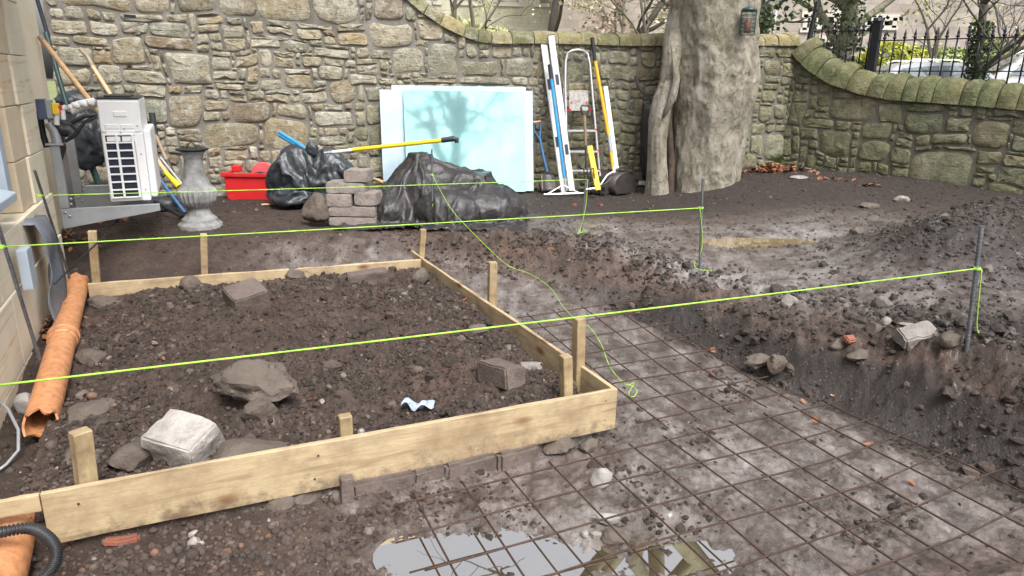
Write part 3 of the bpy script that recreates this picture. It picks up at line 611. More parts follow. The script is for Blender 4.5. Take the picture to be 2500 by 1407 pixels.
# ------------------------------------------------------------------ the two rubble walls, stone by stone
def stone_solid(poly, rng, out, back=-.05):
    """poly: n x 2 outline in the wall plane (counter-clockwise); returns verts (u, v, w) and faces of one pillow-faced stone"""
    P = np.asarray(poly, float); n = len(P); c = P.mean(0); q = P - c
    tiltu, tiltv = rng.normal(0, .012, 2); size = np.hypot(*np.ptp(P, 0))
    r0 = np.c_[P, np.full(n, back)]
    r1 = np.c_[P, np.full(n, out*.15) + rng.normal(0, .002, n)]
    k = min(.90, 1-.010/max(.02, size*.35))
    w2 = out*rng.uniform(.75, 1.05, n); r2 = np.c_[c+q*k, w2]
    r3 = np.c_[c+q*(k*.62) + rng.normal(0, .02*size, (n, 2)), out*rng.uniform(.7, 1.35, n) + rng.normal(0, .003, n)]
    ct = np.r_[c + rng.normal(0, .02*size, 2), out*rng.uniform(.9, 1.4)]
    V = np.concatenate([r0, r1, r2, r3, ct[None]])
    V[2*n:, 2] += (V[2*n:, 0]-c[0])/max(size, .1)*tiltu + (V[2*n:, 1]-c[1])/max(size, .1)*tiltv
    Fc = [(k_*n+i, k_*n+(i+1) % n, (k_+1)*n+(i+1) % n, (k_+1)*n+i) for k_ in range(3) for i in range(n)] + [(3*n+i, 3*n+(i+1) % n, 4*n) for i in range(n)]
    return V, Fc
def outline(u0, u1, v0, v1, rng, warp, big=False):
    w_, h_ = u1-u0, v1-v0; g = .0045
    j = lambda: rng.uniform(0, .10 if big else .15)
    C4 = [[u0+g+w_*j()*.5, v0+g+h_*j()*.5], [u1-g-w_*j()*.5, v0+g+h_*j()*.5], [u1-g-w_*j()*.5, v1-g-h_*j()*.5], [u0+g+w_*j()*.5, v1-g-h_*j()*.5]]
    C4 = np.array(C4); rr = min(w_, h_)*rng.uniform(.08, .26); pts = []
    for i in range(4):
        p, a, b = C4[i], C4[i-1], C4[(i+1) % 4]
        da = (a-p)/np.linalg.norm(a-p); db = (b-p)/np.linalg.norm(b-p)
        pts += [p+da*rr, p+(da+db)*rr*.32, p+db*rr]
        L = np.linalg.norm(b-p)
        if L > .10: pts.append(p+(b-p)*rng.uniform(.42, .58) + np.array([-db[1], db[0]])*-rng.normal(0, .006+.02*min(w_, h_)))
    P = np.array(pts)
    P = P + .030*np.stack([n2(P[:, 0]*2.6, P[:, 1]*2.6, 207), n2(P[:, 0]*2.6, P[:, 1]*2.6, 208)], 1)
    P = P + np.stack([warp*n2(P[:, 0]*7, P[:, 1]*7, 201), warp*n2(P[:, 0]*7, P[:, 1]*7, 202)], 1) + .4*warp*np.stack([n2(P[:, 0]*23, P[:, 1]*23, 203), n2(P[:, 0]*23, P[:, 1]*23, 204)], 1)
    return P
def lay_stones(L, u_min, top, bot, big, seed):
    """coursed random rubble: big stones where the photo has them, the rest filled in thin courses"""
    rng = np.random.default_rng(seed); cs = .0175
    nu = int((L-u_min)/cs); vmin = -.35; nv = int(3.1/cs); occ = np.zeros((nu, nv), bool)
    uu = u_min + (np.arange(nu)+.5)*cs; vv = vmin + (np.arange(nv)+.5)*cs
    tp = np.array([top(u) for u in uu]); bt = np.array([bot(u) for u in uu])
    occ |= (vv[None] > tp[:, None]) | (vv[None] < bt[:, None])
    rects = []
    for (u0, u1, v0, v1) in big:
        i0, i1, j0, j1 = [int(round((a-b)/cs)) for a, b in ((u0, u_min), (u1, u_min), (v0, vmin), (v1, vmin))]
        i0, j0 = max(i0, 0), max(j0, 0); i1, j1 = min(i1, nu), min(j1, nv)
        if i1-i0 < 2 or j1-j0 < 2: continue
        if occ[i0:i1, j0:j1].mean() > .35: continue
        # trim against stones already laid
        while j1-j0 > 2 and occ[i0:i1, j0].mean() > .3: j0 += 1
        while j1-j0 > 2 and occ[i0:i1, j1-1].mean() > .3: j1 -= 1
        while i1-i0 > 2 and occ[i0, j0:j1].mean() > .3: i0 += 1
        while i1-i0 > 2 and occ[i1-1, j0:j1].mean() > .3: i1 -= 1
        if (i1-i0) < 3 or (j1-j0) < 3 or occ[i0:i1, j0:j1].mean() > .12: continue
        occ[i0:i1, j0:j1] = True; rects.append((u_min+i0*cs, u_min+i1*cs, vmin+j0*cs, vmin+j1*cs, True))
    for j in range(nv):
        i = 0
        while i < nu:
            if occ[i, j]: i += 1; continue
            k = i
            while k < nu and not occ[k, j]: k += 1
            run = k-i; hgt = int(rng.choice([3, 4, 5, 5, 6, 7, 8, 9, 11])); wid = int(hgt*rng.uniform(1.1, 3.4)); wid = int(np.clip(wid, 5, 24))
            if run-wid < 4: wid = run
            if wid > 30: wid = wid//2
            wid = max(1, wid); h = 1
            while h < hgt and j+h < nv and not occ[i:i+wid, j+h].any(): h += 1
            # avoid leaving slivers above
            if j+h < nv and not occ[i:i+wid, j+h].any():
                hh = h
                while hh-h < 3 and j+hh < nv and not occ[i:i+wid, j+hh].any(): hh += 1
                if hh-h < 3: h = hh
            occ[i:i+wid, j:j+h] = True
            if wid >= 2 and h >= 2: rects.append((u_min+i*cs, u_min+(i+wid)*cs, vmin+j*cs, vmin+(j+h)*cs, False))
            i += wid
    return rects, rng
def build_wall(root, p0, d, n, L, u_min, top, bot, big, seed, m_stone, thick, outk=1.0):
    rects, rng = lay_stones(L, u_min, top, bot, big, seed)
    tow = lambda V: np.array(p0) + V[:, :1]*d + V[:, 1:2]*UP + V[:, 2:3]*n
    us = np.linspace(u_min, L, 90); G = np.array([[[u, bot(u)-.4, 0], [u, top(u), 0]] for u in us])
    b = MB(); g = []
    for u in us: g.append([(u, -1.0, -.0), (u, top(u), 0), (u, top(u), -thick), (u, -1.0, -thick)])
    g = np.array(g, float); b.add(tow(g.reshape(-1, 3)), [(i*4+j, i*4+(j+1) % 4, (i+1)*4+(j+1) % 4, (i+1)*4+j) for i in range(len(us)-1) for j in range(4)] + [(0, 3, 2, 1), tuple((len(us)-1)*4+j for j in range(4))])
    b.obj('mortar_core', M_MORTAR, root)
    print('stones', len(rects), 'big', sum(r[4] for r in rects), 'of', len(big))
    rects.sort(key=lambda r: -(r[1]-r[0])*(r[3]-r[2]))
    rest = MB(); nt_ = []
    for k, (u0, u1, v0, v1, bg_) in enumerate(rects):
        P = outline(u0, u1, v0, v1, rng, .014, bg_)
        V, Fc = stone_solid(P, rng, outk*rng.uniform(.010, .024)); tint = rng.random()
        if k < 300: mk('stone', tow(V), Fc, m_stone, root, True, tint=tint, sharp=.9)
        else: rest.add(tow(V), Fc); nt_.append(np.full(len(V), tint))
    if rest.n: o = rest.obj('small_stones', m_stone, root, smooth=True, tints=np.concatenate(nt_), kind='stuff')
    return len(rects)
def coping(root, p0, d, n, path, m, seed, wid, hgt, front, mean_len=.24):
    """saddle-backed cope stones along a path of (u, v) = bottom edge line"""
    rng = np.random.default_rng(seed); path = np.array(path, float)
    seg = np.hypot(*np.diff(path, axis=0).T); S = np.r_[0, np.cumsum(seg)]
    at = lambda s: np.array([np.interp(s, S, path[:, 0]), np.interp(s, S, path[:, 1])])
    s = 0.0
    while s < S[-1]-.05:
        l = mean_len*rng.uniform(.7, 1.35); l = min(l, S[-1]-s); h = hgt*rng.uniform(.92, 1.08); fr = front + rng.normal(0, .008); V = []; ns = 5
        a = np.linspace(0, math.pi, 11)
        for k in range(ns):
            ss = s + .004 + (l-.008)*k/(ns-1); p = at(ss); q = at(min(ss+.02, S[-1])) - at(max(ss-.02, 0)); q /= np.linalg.norm(q); nn_ = np.array([-q[1], q[0]])
            e = 1.0 if 0 < k < ns-1 else .93
            sec = []
            for aa in a:
                w_ = (fr + wid)/2*math.cos(aa)*e + (fr-wid)/2; up_ = h*e*(math.sin(aa)**.62)
                rr = 1 + .05*n3(p[0]*9+seed, aa*2.2, ss*9, 77)
                sec.append((w_, up_*rr))
            for w_, up_ in sec: pp = p + nn_*up_; V.append((pp[0], pp[1], w_ + .008*n3(pp[0]*14, pp[1]*14, w_*14, 78)))
        V = np.array(V); m_ = len(a)
        Fc = [(k*m_+i, k*m_+(i+1) % m_, (k+1)*m_+(i+1) % m_, (k+1)*m_+i) for k in range(ns-1) for i in range(m_)] + [tuple(range(m_-1, -1, -1)), tuple((ns-1)*m_+i for i in range(m_))]
        W = np.array(p0) + V[:, :1]*d + V[:, 1:2]*UP + V[:, 2:3]*n
        mk('coping_stone', W, Fc, m, root, True, tint=rng.random(), sharp=.8); s += l
# back wall
BN = nrm((.25, -1, 0)); BD = np.array([-BN[1], BN[0], 0]); BD = BD if BD[0] > 0 else -BD; B0 = np.array([0, 8.4, 0])
def bu(px, py): p = onpl(px, py, B0, BN); return (p-B0) @ BD, p[2]
CORNER = onpl(1925, 250, B0, BN); UC = (CORNER-B0) @ BD
cope_px = [(995, 2), (1021, 26), (1050, 46), (1083, 68), (1120, 86), (1166, 103), (1211, 108), (1300, 107), (1420, 109), (1540, 113), (1640, 112), (1760, 113), (1860, 112), (1945, 112)]
cope_b = [bu(*p) for p in cope_px]
cope_b = [(-4.6, cope_b[0][1]+.36), (-2.2, cope_b[0][1]+.36), (-1.75, cope_b[0][1]+.29)] + cope_b; cope_b[-1] = (UC+.05, cope_b[-1][1])
cb = np.array(cope_b); topB = lambda u: float(np.interp(u, cb[:, 0], cb[:, 1])) + .01
botB = lambda u: -.05 + .27*float(sstep(1.3, 3.6, np.array(u)))
BIGB = [(142, -60, 323, 28), (324, -50, 412, 33), (427, -50, 532, 37), (537, -45, 631, 46), (633, -40, 763, 57), (766, -60, 880, 57), (908, -30, 988, 57), (110, -40, 140, 25), (213, 54, 293, 88), (294, 53, 367, 83), (367, 57, 461, 91), (478, 63, 535, 79), (539, 65, 600, 94), (539, 94, 600, 125), (122, 55, 210, 88), (179, 91, 264, 111), (125, 91, 176, 113), (269, 94, 358, 159), (345, 92, 480, 127), (145, 114, 227, 165), (220, 122, 273, 156), (357, 114, 421, 148), (410, 134, 517, 205), (239, 159, 301, 205), (304, 173, 404, 202), (122, 165, 227, 210), (517, 168, 583, 190), (569, 136, 631, 162), (500, 138, 560, 166), (517, 196, 597, 213), (335, 236, 401, 299), (401, 227, 495, 307), (489, 239, 557, 267), (492, 267, 540, 293), (560, 244, 665, 296), (429, 310, 500, 341), (497, 296, 631, 358), (645, 287, 753, 370), (634, 190, 688, 216), (691, 179, 759, 213), (761, 114, 853, 142), (690, 105, 750, 131), (823, 74, 896, 109), (901, 61, 1012, 111), (1017, 48, 1083, 100), (951, 115, 1035, 176), (1042, 108, 1117, 188), (1123, 148, 1218, 189), (1228, 146, 1299, 190), (1135, 108, 1169, 145), (1200, 117, 1245, 154), (1170, 125, 1198, 146), (854, 185, 916, 213), (917, 189, 963, 213), (805, 196, 870, 253), (773, 162, 839, 196), (867, 155, 924, 182), (895, 115, 948, 138), (731, 222, 802, 250), (647, 227, 702, 250), (677, 250, 748, 287), (756, 267, 862, 301), (890, 216, 925, 253), (887, 256, 930, 306), (897, 307, 940, 361), (785, 303, 822, 326), (773, 324, 845, 350), (1001, 193, 1112, 208), (1115, 193, 1243, 210), (610, 60, 650, 95), (655, 72, 720, 92), (722, 72, 790, 96), (610, 100, 685, 125), (610, 130, 640, 165), (665, 142, 724, 165), (735, 137, 785, 163), (648, 69, 721, 91), (1367, 149, 1427, 195), (1392, 199, 1442, 220), (1482, 121, 1534, 155), (1498, 153, 1550, 197), (1463, 153, 1496, 195), (1555, 163, 1610, 195), (1502, 245, 1534, 268), (1509, 279, 1568, 302), (1491, 203, 1516, 220), (1509, 322, 1548, 352), (1270, 120, 1292, 143), (1300, 115, 1340, 150), (1310, 150, 1362, 190), (1864, 149, 1899, 188), (1850, 114, 1890, 143), (1892, 117, 1940, 142), (1903, 153, 1942, 187), (1857, 219, 1899, 252), (1850, 256, 1885, 298), (1886, 256, 1922, 295), (1862, 325, 1915, 386), (1830, 330, 1858, 380), (1720, 120, 1780, 170), (1660, 200, 1760, 250), (385, 410, 440, 445), (300, 430, 372, 470), (550, 365, 610, 395), (505, 380, 548, 412), (400, 330, 430, 365), (405, 345, 470, 380), (700, 375, 760, 400)]
def to_rect(f, q):
    a, b_, c, e = q; cx, cy = (a+c)/2, (b_+e)/2
    return (f(a, cy)[0], f(c, cy)[0], f(cx, e)[1], f(cx, b_)[1])
wallB = thing('stone_wall', 'tall back rubble wall of buff stones with its coping sweeping down to the right', 'stone wall', B0 + BD*(-1.0))
build_wall(wallB, B0, BD, BN, UC+.12, -4.75, topB, botB, [to_rect(bu, q) for q in BIGB], 7, M_STONE, .42)
coping(wallB, B0, BD, BN, cope_b, M_COPE, 70, .40, .155, .05, .22)
# right wall
RD = nrm((1, -1, 0)); RN = nrm((-1, -1, 0)); R0 = CORNER.copy(); R0[2] = 0
def ru(px, py): p = onpl(px, py, R0, RN); return (p-R0) @ RD, p[2]
rc_px = [(1935, 128), (1953, 150), (1985, 178), (2027, 205), (2106, 231), (2177, 245), (2260, 250), (2380, 259), (2500, 270)]
rc = [ru(*p) for p in rc_px]; sl = (rc[-1][1]-rc[-3][1])/(rc[-1][0]-rc[-3][0]); rc.append((rc[-1][0]+3.5, rc[-1][1]+sl*3.5*.6)); rc[0] = (-.02, rc[0][1])
rca = np.array(rc); topR = lambda u: float(np.interp(u, rca[:, 0], rca[:, 1])) + .01
fb_px = [(1926, 408), (2100, 440), (2300, 468), (2500, 494)]; fb = np.array([ru(*p) for p in fb_px]); botR = lambda u: float(np.interp(u, fb[:, 0], fb[:, 1])) + .02
BIGR = [(2027, 238, 2141, 298), (2141, 256, 2201, 306), (2205, 274, 2308, 323), (2310, 290, 2372, 330), (2372, 295, 2461, 366), (2102, 302, 2171, 343), (1999, 320, 2084, 377), (2098, 348, 2171, 394), (2173, 355, 2219, 396), (2214, 366, 2372, 462), (2363, 368, 2445, 403), (2265, 325, 2363, 355), (2447, 378, 2520, 409), (2379, 405, 2432, 423), (2432, 409, 2520, 451), (2196, 256, 2244, 279), (1928, 249, 1963, 313), (1967, 267, 1988, 290), (1990, 259, 2023, 277), (1945, 190, 1978, 205), (2080, 305, 2105, 330), (2086, 332, 2112, 346), (2420, 270, 2500, 292), (2463, 297, 2520, 330), (2012, 380, 2045, 408), (2048, 402, 2075, 420), (2176, 405, 2215, 430), (2145, 400, 2172, 425), (2465, 330, 2520, 372)]
wallR = thing('stone_wall', 'lower mossy rubble wall at the right carrying the black iron railing', 'stone wall', R0)
build_wall(wallR, R0, RD, RN, rca[-1, 0], -.02, topR, botR, [to_rect(ru, q) for q in BIGR], 9, M_STONE2, .40)
coping(wallR, R0, RD, RN, rc, M_COPE2, 90, .40, .29, .07, .21)
b = MB(); us = np.linspace(-.05, rca[-1, 0], 60); g = []
for u in us:
    z = botR(u) + .012*n2(u*6, 0, 5); k = .045 + .015*n2(u*4, 3, 6)
    g.append([R0+RD*u+UP*(z-.35)+RN*k, R0+RD*u+UP*(z-.015)+RN*k, R0+RD*u+UP*(z+.01)+RN*(k-.03), R0+RD*u+UP*(z+.01)-RN*.02])
b.grid(np.array(g)); b.obj('footing', M_FOOT, wallR, smooth=True)
b = MB(); us = np.linspace(2.0, UC-.01, 30); g = []
for u in us:
    z = botB(u) - .01 + .014*n2(u*6, 0, 5); k = .05 + .015*n2(u*4, 3, 6)
    g.append([B0+BD*u+UP*(z-.35)+BN*k, B0+BD*u+UP*(z+.035)+BN*k, B0+BD*u+UP*(z+.06)+BN*(k-.03), B0+BD*u+UP*(z+.06)-BN*.02])
b.grid(np.array(g)); b.obj('footing', M_FOOT, wallB, smooth=True)

# iron railing on the right wall
rail = thing('iron_railing', 'black spiked iron railing along the top of the mossy right wall', 'railing', R0 + RD*.8 + UP*1.5)
RP = R0 - RN*.16
def rp(px, py): return onpl(px, py, RP, RN)
pb_, pt_ = rp(2126, 172), rp(2139, 52); uP = (pb_-RP) @ RD
post = MB(); post.box(RP+RD*uP+UP*((pb_[2]+pt_[2])/2-.06), (.09, .09, pt_[2]-pb_[2]+.12), np.array([RD, -RN, UP])); post.lathe([(.062, 0), (.05, .03), (.0, .04)], RP+RD*uP+UP*pt_[2], 12); post.obj('post', M_IRON, rail, smooth=False)
def bar_mesh(u, z0, z1):
    q = RP+RD*u; m_ = MB(); m_.tube([q+UP*z0, q+UP*(z1-.10)], .0085, 8)
    m_.lathe([(.009, 0), (.02, .012), (.02, .022), (.011, .035), (.015, .05), (.012, .065), (.002, .115)], q+UP*(z1-.11), 8); return m_
zt_l, zr_l = rp(2050, 55)[2], rp(2050, 78)[2]; zt_r, zr_r = rp(2300, 68)[2], rp(2300, 96)[2]; zb_r = rp(2300, 172)[2]
for px in (1987, 2004, 2020, 2037, 2053, 2070, 2088, 2104, 2122):
    u = (rp(px, 100)-RP) @ RD; bar_mesh(u, topR(u)+.22, zt_l).obj('bar', M_IRON, rail, smooth=True)
u0r = uP+.10; k = 0
while u0r + k*.108 < rca[-1, 0]-.1:
    u = u0r+k*.108; bar_mesh(u, topR(u)+.24, zt_r).obj('bar', M_IRON, rail, smooth=True); k += 1
for (ua, ub, z) in ((.28, uP, zr_l), (uP, rca[-1, 0], zr_r), (uP, rca[-1, 0], zb_r-.01), (uP-.30, uP, zb_r-.005)):
    m_ = MB(); m_.box(RP+RD*((ua+ub)/2)+UP*z, (ub-ua, .03, .012), np.array([RD, -RN, UP])); m_.obj('rail', M_IRON, rail)
m_ = MB(); m_.tube([rp(1984, 90), rp(2030, 122), rp(2075, 150)], .012, 6); m_.obj('rail', M_IRON, rail)

# ------------------------------------------------------------------ the house at the left edge
house = thing('house', 'sandstone corner of the house with a blue-grey window at the left edge', 'house', ST(-.95, 4.5, -.3))
HA = np.array([E2, -E1, UP])       # along the wall, into the wall, up
def hblock(name, t0, t1, z0, z1, s_face, depth, m, bev=.006): 
    mb = MB(); mb.box((0, 0, 0), (t1-t0, depth, z1-z0)); return mb.obj(name, m, house, M=mat4(HA, ST(s_face-depth/2, (t0+t1)/2, (z0+z1)/2)), bevel=bev)
TC = 5.87
rngh = np.random.default_rng(12)
zz = -.6; i = 0
for h in (.36, .38, .30, .30, .32, .30, .33, .30, .33, .31, .3, .3, .3):
    z0, z1 = zz, zz+h-.004; zz += h
    if z0 < .38:      # plinth
        e = 2.2
        while e < TC-.02:
            l = rngh.uniform(.55, .9); e1_ = min(e+l, TC+.0)
            if TC-e1_ < .25: e1_ = TC
            hblock('plinth_block', e, e1_-.004, z0, z1, -.935 if z1 < .2 else -.945, .5, M_ASH_A); e = e1_
    else:
        q = .52 if i % 2 else .44
        hblock('quoin_block', TC-q, TC-.004, z0, z1, -.96, .5, M_ASH_A)
        e = 5.02 if z0 < 1.7 else 4.0
        hblock('ashlar_block', e, TC-q-.004, z0, z1, -.975, .45, M_ASH_B)
    i += 1
mb = MB(); mb.box((0, 0, 0), (4.2, .3, 3.6)); mb.obj('wall_core', M_MORTAR, house, M=mat4(HA, ST(-1.36, TC-2.14, 1.2)))
mb = MB(); mb.box((0, 0, 0), (1.5, .3, 3.6)); mb.obj('return_wall', M_ASH_A, house, M=mat4(HA, ST(-1.24, TC+.75, 1.2)))
# window: frame, pane, sill
def hbox(name, c, size, m, parent, bev=.006):
    mb = MB(); mb.box((0, 0, 0), size); return mb.obj(name, m, parent, M=mat4(HA, ST(*c)), bevel=bev)
fr = hbox('window_frame', (-1.0, 4.70, 1.16), (.10, .09, 1.20), M_FRAMEB, house)
hbox('frame_bar', (-.985, 4.055, .62), (1.18, .09, .09), M_FRAMEB, fr); hbox('frame_bar', (-.985, 4.055, 1.69), (1.18, .09, .09), M_FRAMEB, fr)
hbox('pane', (-.995, 4.055, 1.13), (1.18, .02, 1.03), M_WINDOW, fr, 0)
sl_ = MB(); sl_.add([p for p in [(-.75, 0, 0), (.75, 0, 0), (.75, .22, .06), (-.75, .22, .06), (-.75, 0, -.045), (.75, 0, -.045), (.75, .22, -.02), (-.75, .22, -.02)]], [(0, 1, 2, 3), (7, 6, 5, 4), (0, 4, 5, 1), (1, 5, 6, 2), (2, 6, 7, 3), (3, 7, 4, 0)])
sl_.obj('window_sill', M_FRAMEB, house, M=mat4(HA, ST(-.90, 3.80, .63)), bevel=.004)
hbox('meter_box', (-.885, 4.40, .24), (.13, .05, .22), M_FRAMEB, house)
# ------------------------------------------------------------------ timber formwork: boards and stakes nailed into one frame
def plank(name, p0, p1, h, th, m, parent, side=1, bev=.002, sag=0):
    """board whose top edge runs p0 -> p1 (world), height h downwards, thickness th towards side"""
    p0, p1 = np.array(p0, float), np.array(p1, float); x = nrm(p1-p0); y = nrm(np.cross(UP, x))*side; z = np.cross(x, y) if side > 0 else np.cross(y, x)
    L = np.linalg.norm(p1-p0); ax = np.array([x, y, z]) if side > 0 else np.array([x, y, z])
    n = 14; V = []; rs = np.random.default_rng(int(L*1000) % 997)
    for i in range(n):
        u = L*i/(n-1); bow = .004*math.sin(u*2.1+L*3); 
        V += [(u, bow, .0015*rs.normal()), (u, th+bow, .0015*rs.normal()), (u, th+bow, -h+.002*rs.normal()), (u, bow, -h+.002*rs.normal())]
    Fc = [(i*4+j, i*4+(j+1) % 4, (i+1)*4+(j+1) % 4, (i+1)*4+j) for i in range(n-1) for j in range(4)] + [(3, 2, 1, 0), tuple((n-1)*4+j for j in range(4))]
    return mk(name, V, Fc, m, parent, M=mat4(ax, p0), bevel=bev)
def stake(name, base, top, w1, w2, yaw, m, parent):
    base, top = np.array(base, float), np.array(top, float); z = nrm(top-base); x = np.array([math.cos(yaw), math.sin(yaw), 0]); y = nrm(np.cross(z, x)); x = np.cross(y, z)
    L = np.linalg.norm(top-base)
    mb = MB(); mb.box((L/2, 0, 0), (L, w1, w2)); return mb.obj(name, m, parent, M=mat4(np.array([z, x, y]), base), bevel=.003)
FZ = -.13
form = thing('timber_formwork', 'nailed timber shuttering frame of pale boards and stakes round the soil bed', 'formwork', onz(1508, 948, FZ) + UP*-.2)
A_ = onz(1507, 950, FZ); B_ = onz(0, 1227, FZ); Bx = B_ + nrm(B_-A_)*.55; C_ = onz(1028, 634, FZ); D_ = onz(213, 694, FZ); E_ = onz(1003, 608, FZ)
fb_dir = nrm(A_-B_); fb_n = nrm(np.cross(UP, fb_dir))
cut = B_ + fb_dir*((onz(82, 1250, FZ)-B_) @ fb_dir)
plank('board', cut, A_, .205, .024, M_WOOD, form); plank('board', Bx, cut - fb_dir*.003, .062, .024, M_WOOD, form)
plank('board', A_ + fb_dir*.003 + UP*.002 - fb_n*.0, E_, .20, .024, M_WOOD, form, side=1)
plank('board', D_, C_, .19, .024, M_WOOD, form, side=1)
sd_dir = nrm(E_-A_); sd_n = nrm(np.cross(UP, sd_dir))
def stk(pxb, pyb, zb, pxt, pyt, wd=.05, yaw=AN, wd2=None, deep=.25):
    b0 = onz(pxb, pyb, zb); t0 = ony(pxt, pyt, b0[1]); dr = nrm(t0-b0); return stake('stake', b0-dr*deep, t0, wd, wd2 or wd, yaw, M_STAKE, form)
stk(238, 716, -.23, 225, 564, .052, AN); stk(500, 698, -.23, 497, 571, .046, AN); stk(1027, 640, -.21, 1033, 560, .047, AN)
stk(1200, 772, -.25, 1203, 640, .052, AN-.1); stk(1410, 932, -.22, 1414, 776, .052, AN+.1); stk(1383, 966, -.17, 1381, 868, .048, AN)
stk(845, 1066, -.165, 842, 1014, .052, AN, .045, .32); stk(213, 1188, -.17, 196, 1052, .062, AN+.5, .05)

M_CONC2 = rock_mat('pale_broken_concrete', (.36, .33, .305), (.47, .44, .41), (.09, .07, .055))
for u_, v_ in ((.06, .05), (.06, .15), (.33, .06), (.34, .14), (1.38, .05), (1.40, .15), (2.20, .06)):
    p_ = A_ - fb_dir*u_ - UP*v_ - fb_n*.001; mb = MB(); mb.lathe([(.0045, 0), (.0045, .002), (.001, .003)], p_, 8, np.array([fb_dir, UP, -fb_n])); mb.obj('nail', M_BUCKET, form)
# ------------------------------------------------------------------ loose bricks, rocks, rubble (each one a thing)
def rock(name, label, cat, px, py, w, h, d, m, seed, yaw=0., tilt=(0, 0), sink=.25, facets=9, rough=.06, sub=4, zc=None, group=None):
    rng = np.random.default_rng(seed); V, Fc = ICO[sub]; r = poly_rock(V, rng, facets, .72); P = V*r[:, None]
    P = P*(1 + rough*n3(P[:, 0]*2.5+seed, P[:, 1]*2.5, P[:, 2]*2.5, seed)[:, None] + rough*.5*n3(P[:, 0]*7, P[:, 1]*7+seed, P[:, 2]*7, seed+1)[:, None])
    P = P/np.abs(P).max(0); P = P*np.array([w, d, h])/2
    R = Matrix.Rotation(yaw, 3, 'Z') @ Matrix.Rotation(tilt[0], 3, 'X') @ Matrix.Rotation(tilt[1], 3, 'Y'); P = P @ np.array(R).T
    g = gpx(px, py); z = (g[2] if zc is None else zc); c = np.array([g[0], g[1]+d*.35, z + h*(.5-sink)])
    o = mk(name, P+c, Fc, m, None, True, loc=c, sharp=.55); return tag(o, label, cat, group)
def brick(name, label, cat, px, py, size, m, seed, yaw=0., tilt=(0, 0), sink=.3, chip=.006, group=None, at=None, parent=None, bev=.008):
    rng = np.random.default_rng(seed); bm = bmesh.new(); bmesh.ops.create_cube(bm, size=1)
    bmesh.ops.scale(bm, vec=size, verts=bm.verts); bmesh.ops.bevel(bm, geom=bm.edges[:], offset=bev, segments=2, affect='EDGES'); bmesh.ops.subdivide_edges(bm, edges=[e for e in bm.edges if e.calc_length() > .03], cuts=4, use_grid_fill=True)
    V = np.array([v.co[:] for v in bm.verts]); Fc = [tuple(v.index for v in f.verts) for f in bm.faces]; bm.free()
    nn = np.stack([n3(V[:, 0]*22+seed*3, V[:, 1]*22, V[:, 2]*22, seed+k) for k in range(3)], 1); V = V + chip*nn
    k = V/np.array(size)*2; cor = .6*sstep(2.5, 3.2, np.abs(k).sum(1)+.5*n3(V[:, 0]*9, V[:, 1]*9+seed, V[:, 2]*9, seed)); V = V*(1-.10*cor[:, None])
    R = Matrix.Rotation(yaw, 3, 'Z') @ Matrix.Rotation(tilt[0], 3, 'X') @ Matrix.Rotation(tilt[1], 3, 'Y'); V = V @ np.array(R).T
    if at is None: g = gpx(px, py); c = np.array([g[0], g[1]+size[1]*.35, g[2]+size[2]*(.5-sink)])
    else: c = np.array(at, float)
    o = mk(name, V+c, Fc, m, parent, True, loc=c, sharp=.6)
    return tag(o, label, cat, group) if parent is None else o
rock('rock', 'large muddy rounded boulder lying in the middle of the soil bed', 'rock', 612, 1008, .40, .27, .30, M_ROCK, 8, .3, (.05, 0), .12, 26, .16)
rock('clod', 'brown lump of earth in front of the large boulder', 'clod', 625, 1035, .16, .13, .13, M_ROCK, 4, .3, (0, 0), .25, 12, .1, 3)
brick('concrete_chunk', 'pale broken concrete wedge with a flat top beside the short round stake', 'concrete chunk', 440, 1140, (.235, .17, .17), M_CONC2, 22, -.32, (.30, .10), .10, .016)
rock('rock', 'flat slab of stone half buried behind the long front board', 'rock', 590, 1128, .28, .09, .18, M_ROCK, 6, .35, (.2, 0), .35, 8, .04)
rock('rock', 'dark angular stone between the short round stake and the concrete wedge', 'rock', 305, 1150, .17, .12, .14, M_ROCK, 7, .6, (0, 0), .3, 8, .05, 3)
rock('rock', 'dark stone behind the short round stake', 'rock', 185, 1130, .14, .12, .12, M_ROCK, 8, 1.2, (0, 0), .3, 8, .05, 3)
rock('clod', 'broad low mound of reddish earth right of the broken pipe end', 'clod', 215, 1030, .26, .12, .2, M_ROCK, 9, .2, (0, 0), .4, 14, .1, 3)
rock('clod', 'earth lump beside the middle of the terracotta pipe', 'clod', 215, 890, .2, .11, .16, M_ROCK, 10, .2, (0, 0), .35, 14, .1, 3)
rock('clod', 'dark earth clod at the foot of the leftmost back stake', 'clod', 240, 752, .22, .12, .18, M_ROCK, 11, .2, (0, 0), .4, 12, .1, 3)
rock('rock', 'white lump of plaster between the terracotta pipe and the house', 'rock', 58, 1010, .11, .12, .1, M_WHITES, 12, .5, (0, 0), .2, 7, .04, 3)
rock('rock', 'dark clod against the back board at the second stake', 'clod', 463, 706, .17, .13, .12, M_ROCK, 13, .3, (0, 0), .3, 9, .08, 3)
rock('rock', 'small dark pointed stone against the back board', 'rock', 715, 682, .16, .13, .1, M_ROCK, 14, .3, (0, .2), .25, 7, .05, 3)
rock('rock', 'small stone perched beside the top of the back board', 'rock', 978, 655, .12, .10, .08, M_ROCK, 15, .4, (0, .5), .2, 7, .03, 3)
rock('rock', 'brown half stone by the corner stake of the back board', 'rock', 1025, 690, .17, .14, .12, M_ROCK, 16, .9, (.1, 0), .25, 8, .05, 3)
rock('rock', 'grey stone resting against the inside of the side board', 'rock', 1295, 855, .19, .11, .14, M_ROCK, 17, .2, (0, 0), .25, 10, .05, 3)
rock('rock', 'pale flat stone near the foot of the two corner stakes', 'rock', 1300, 905, .15, .06, .08, M_CONC, 18, -.3, (0, 0), .3, 9, .05, 3)
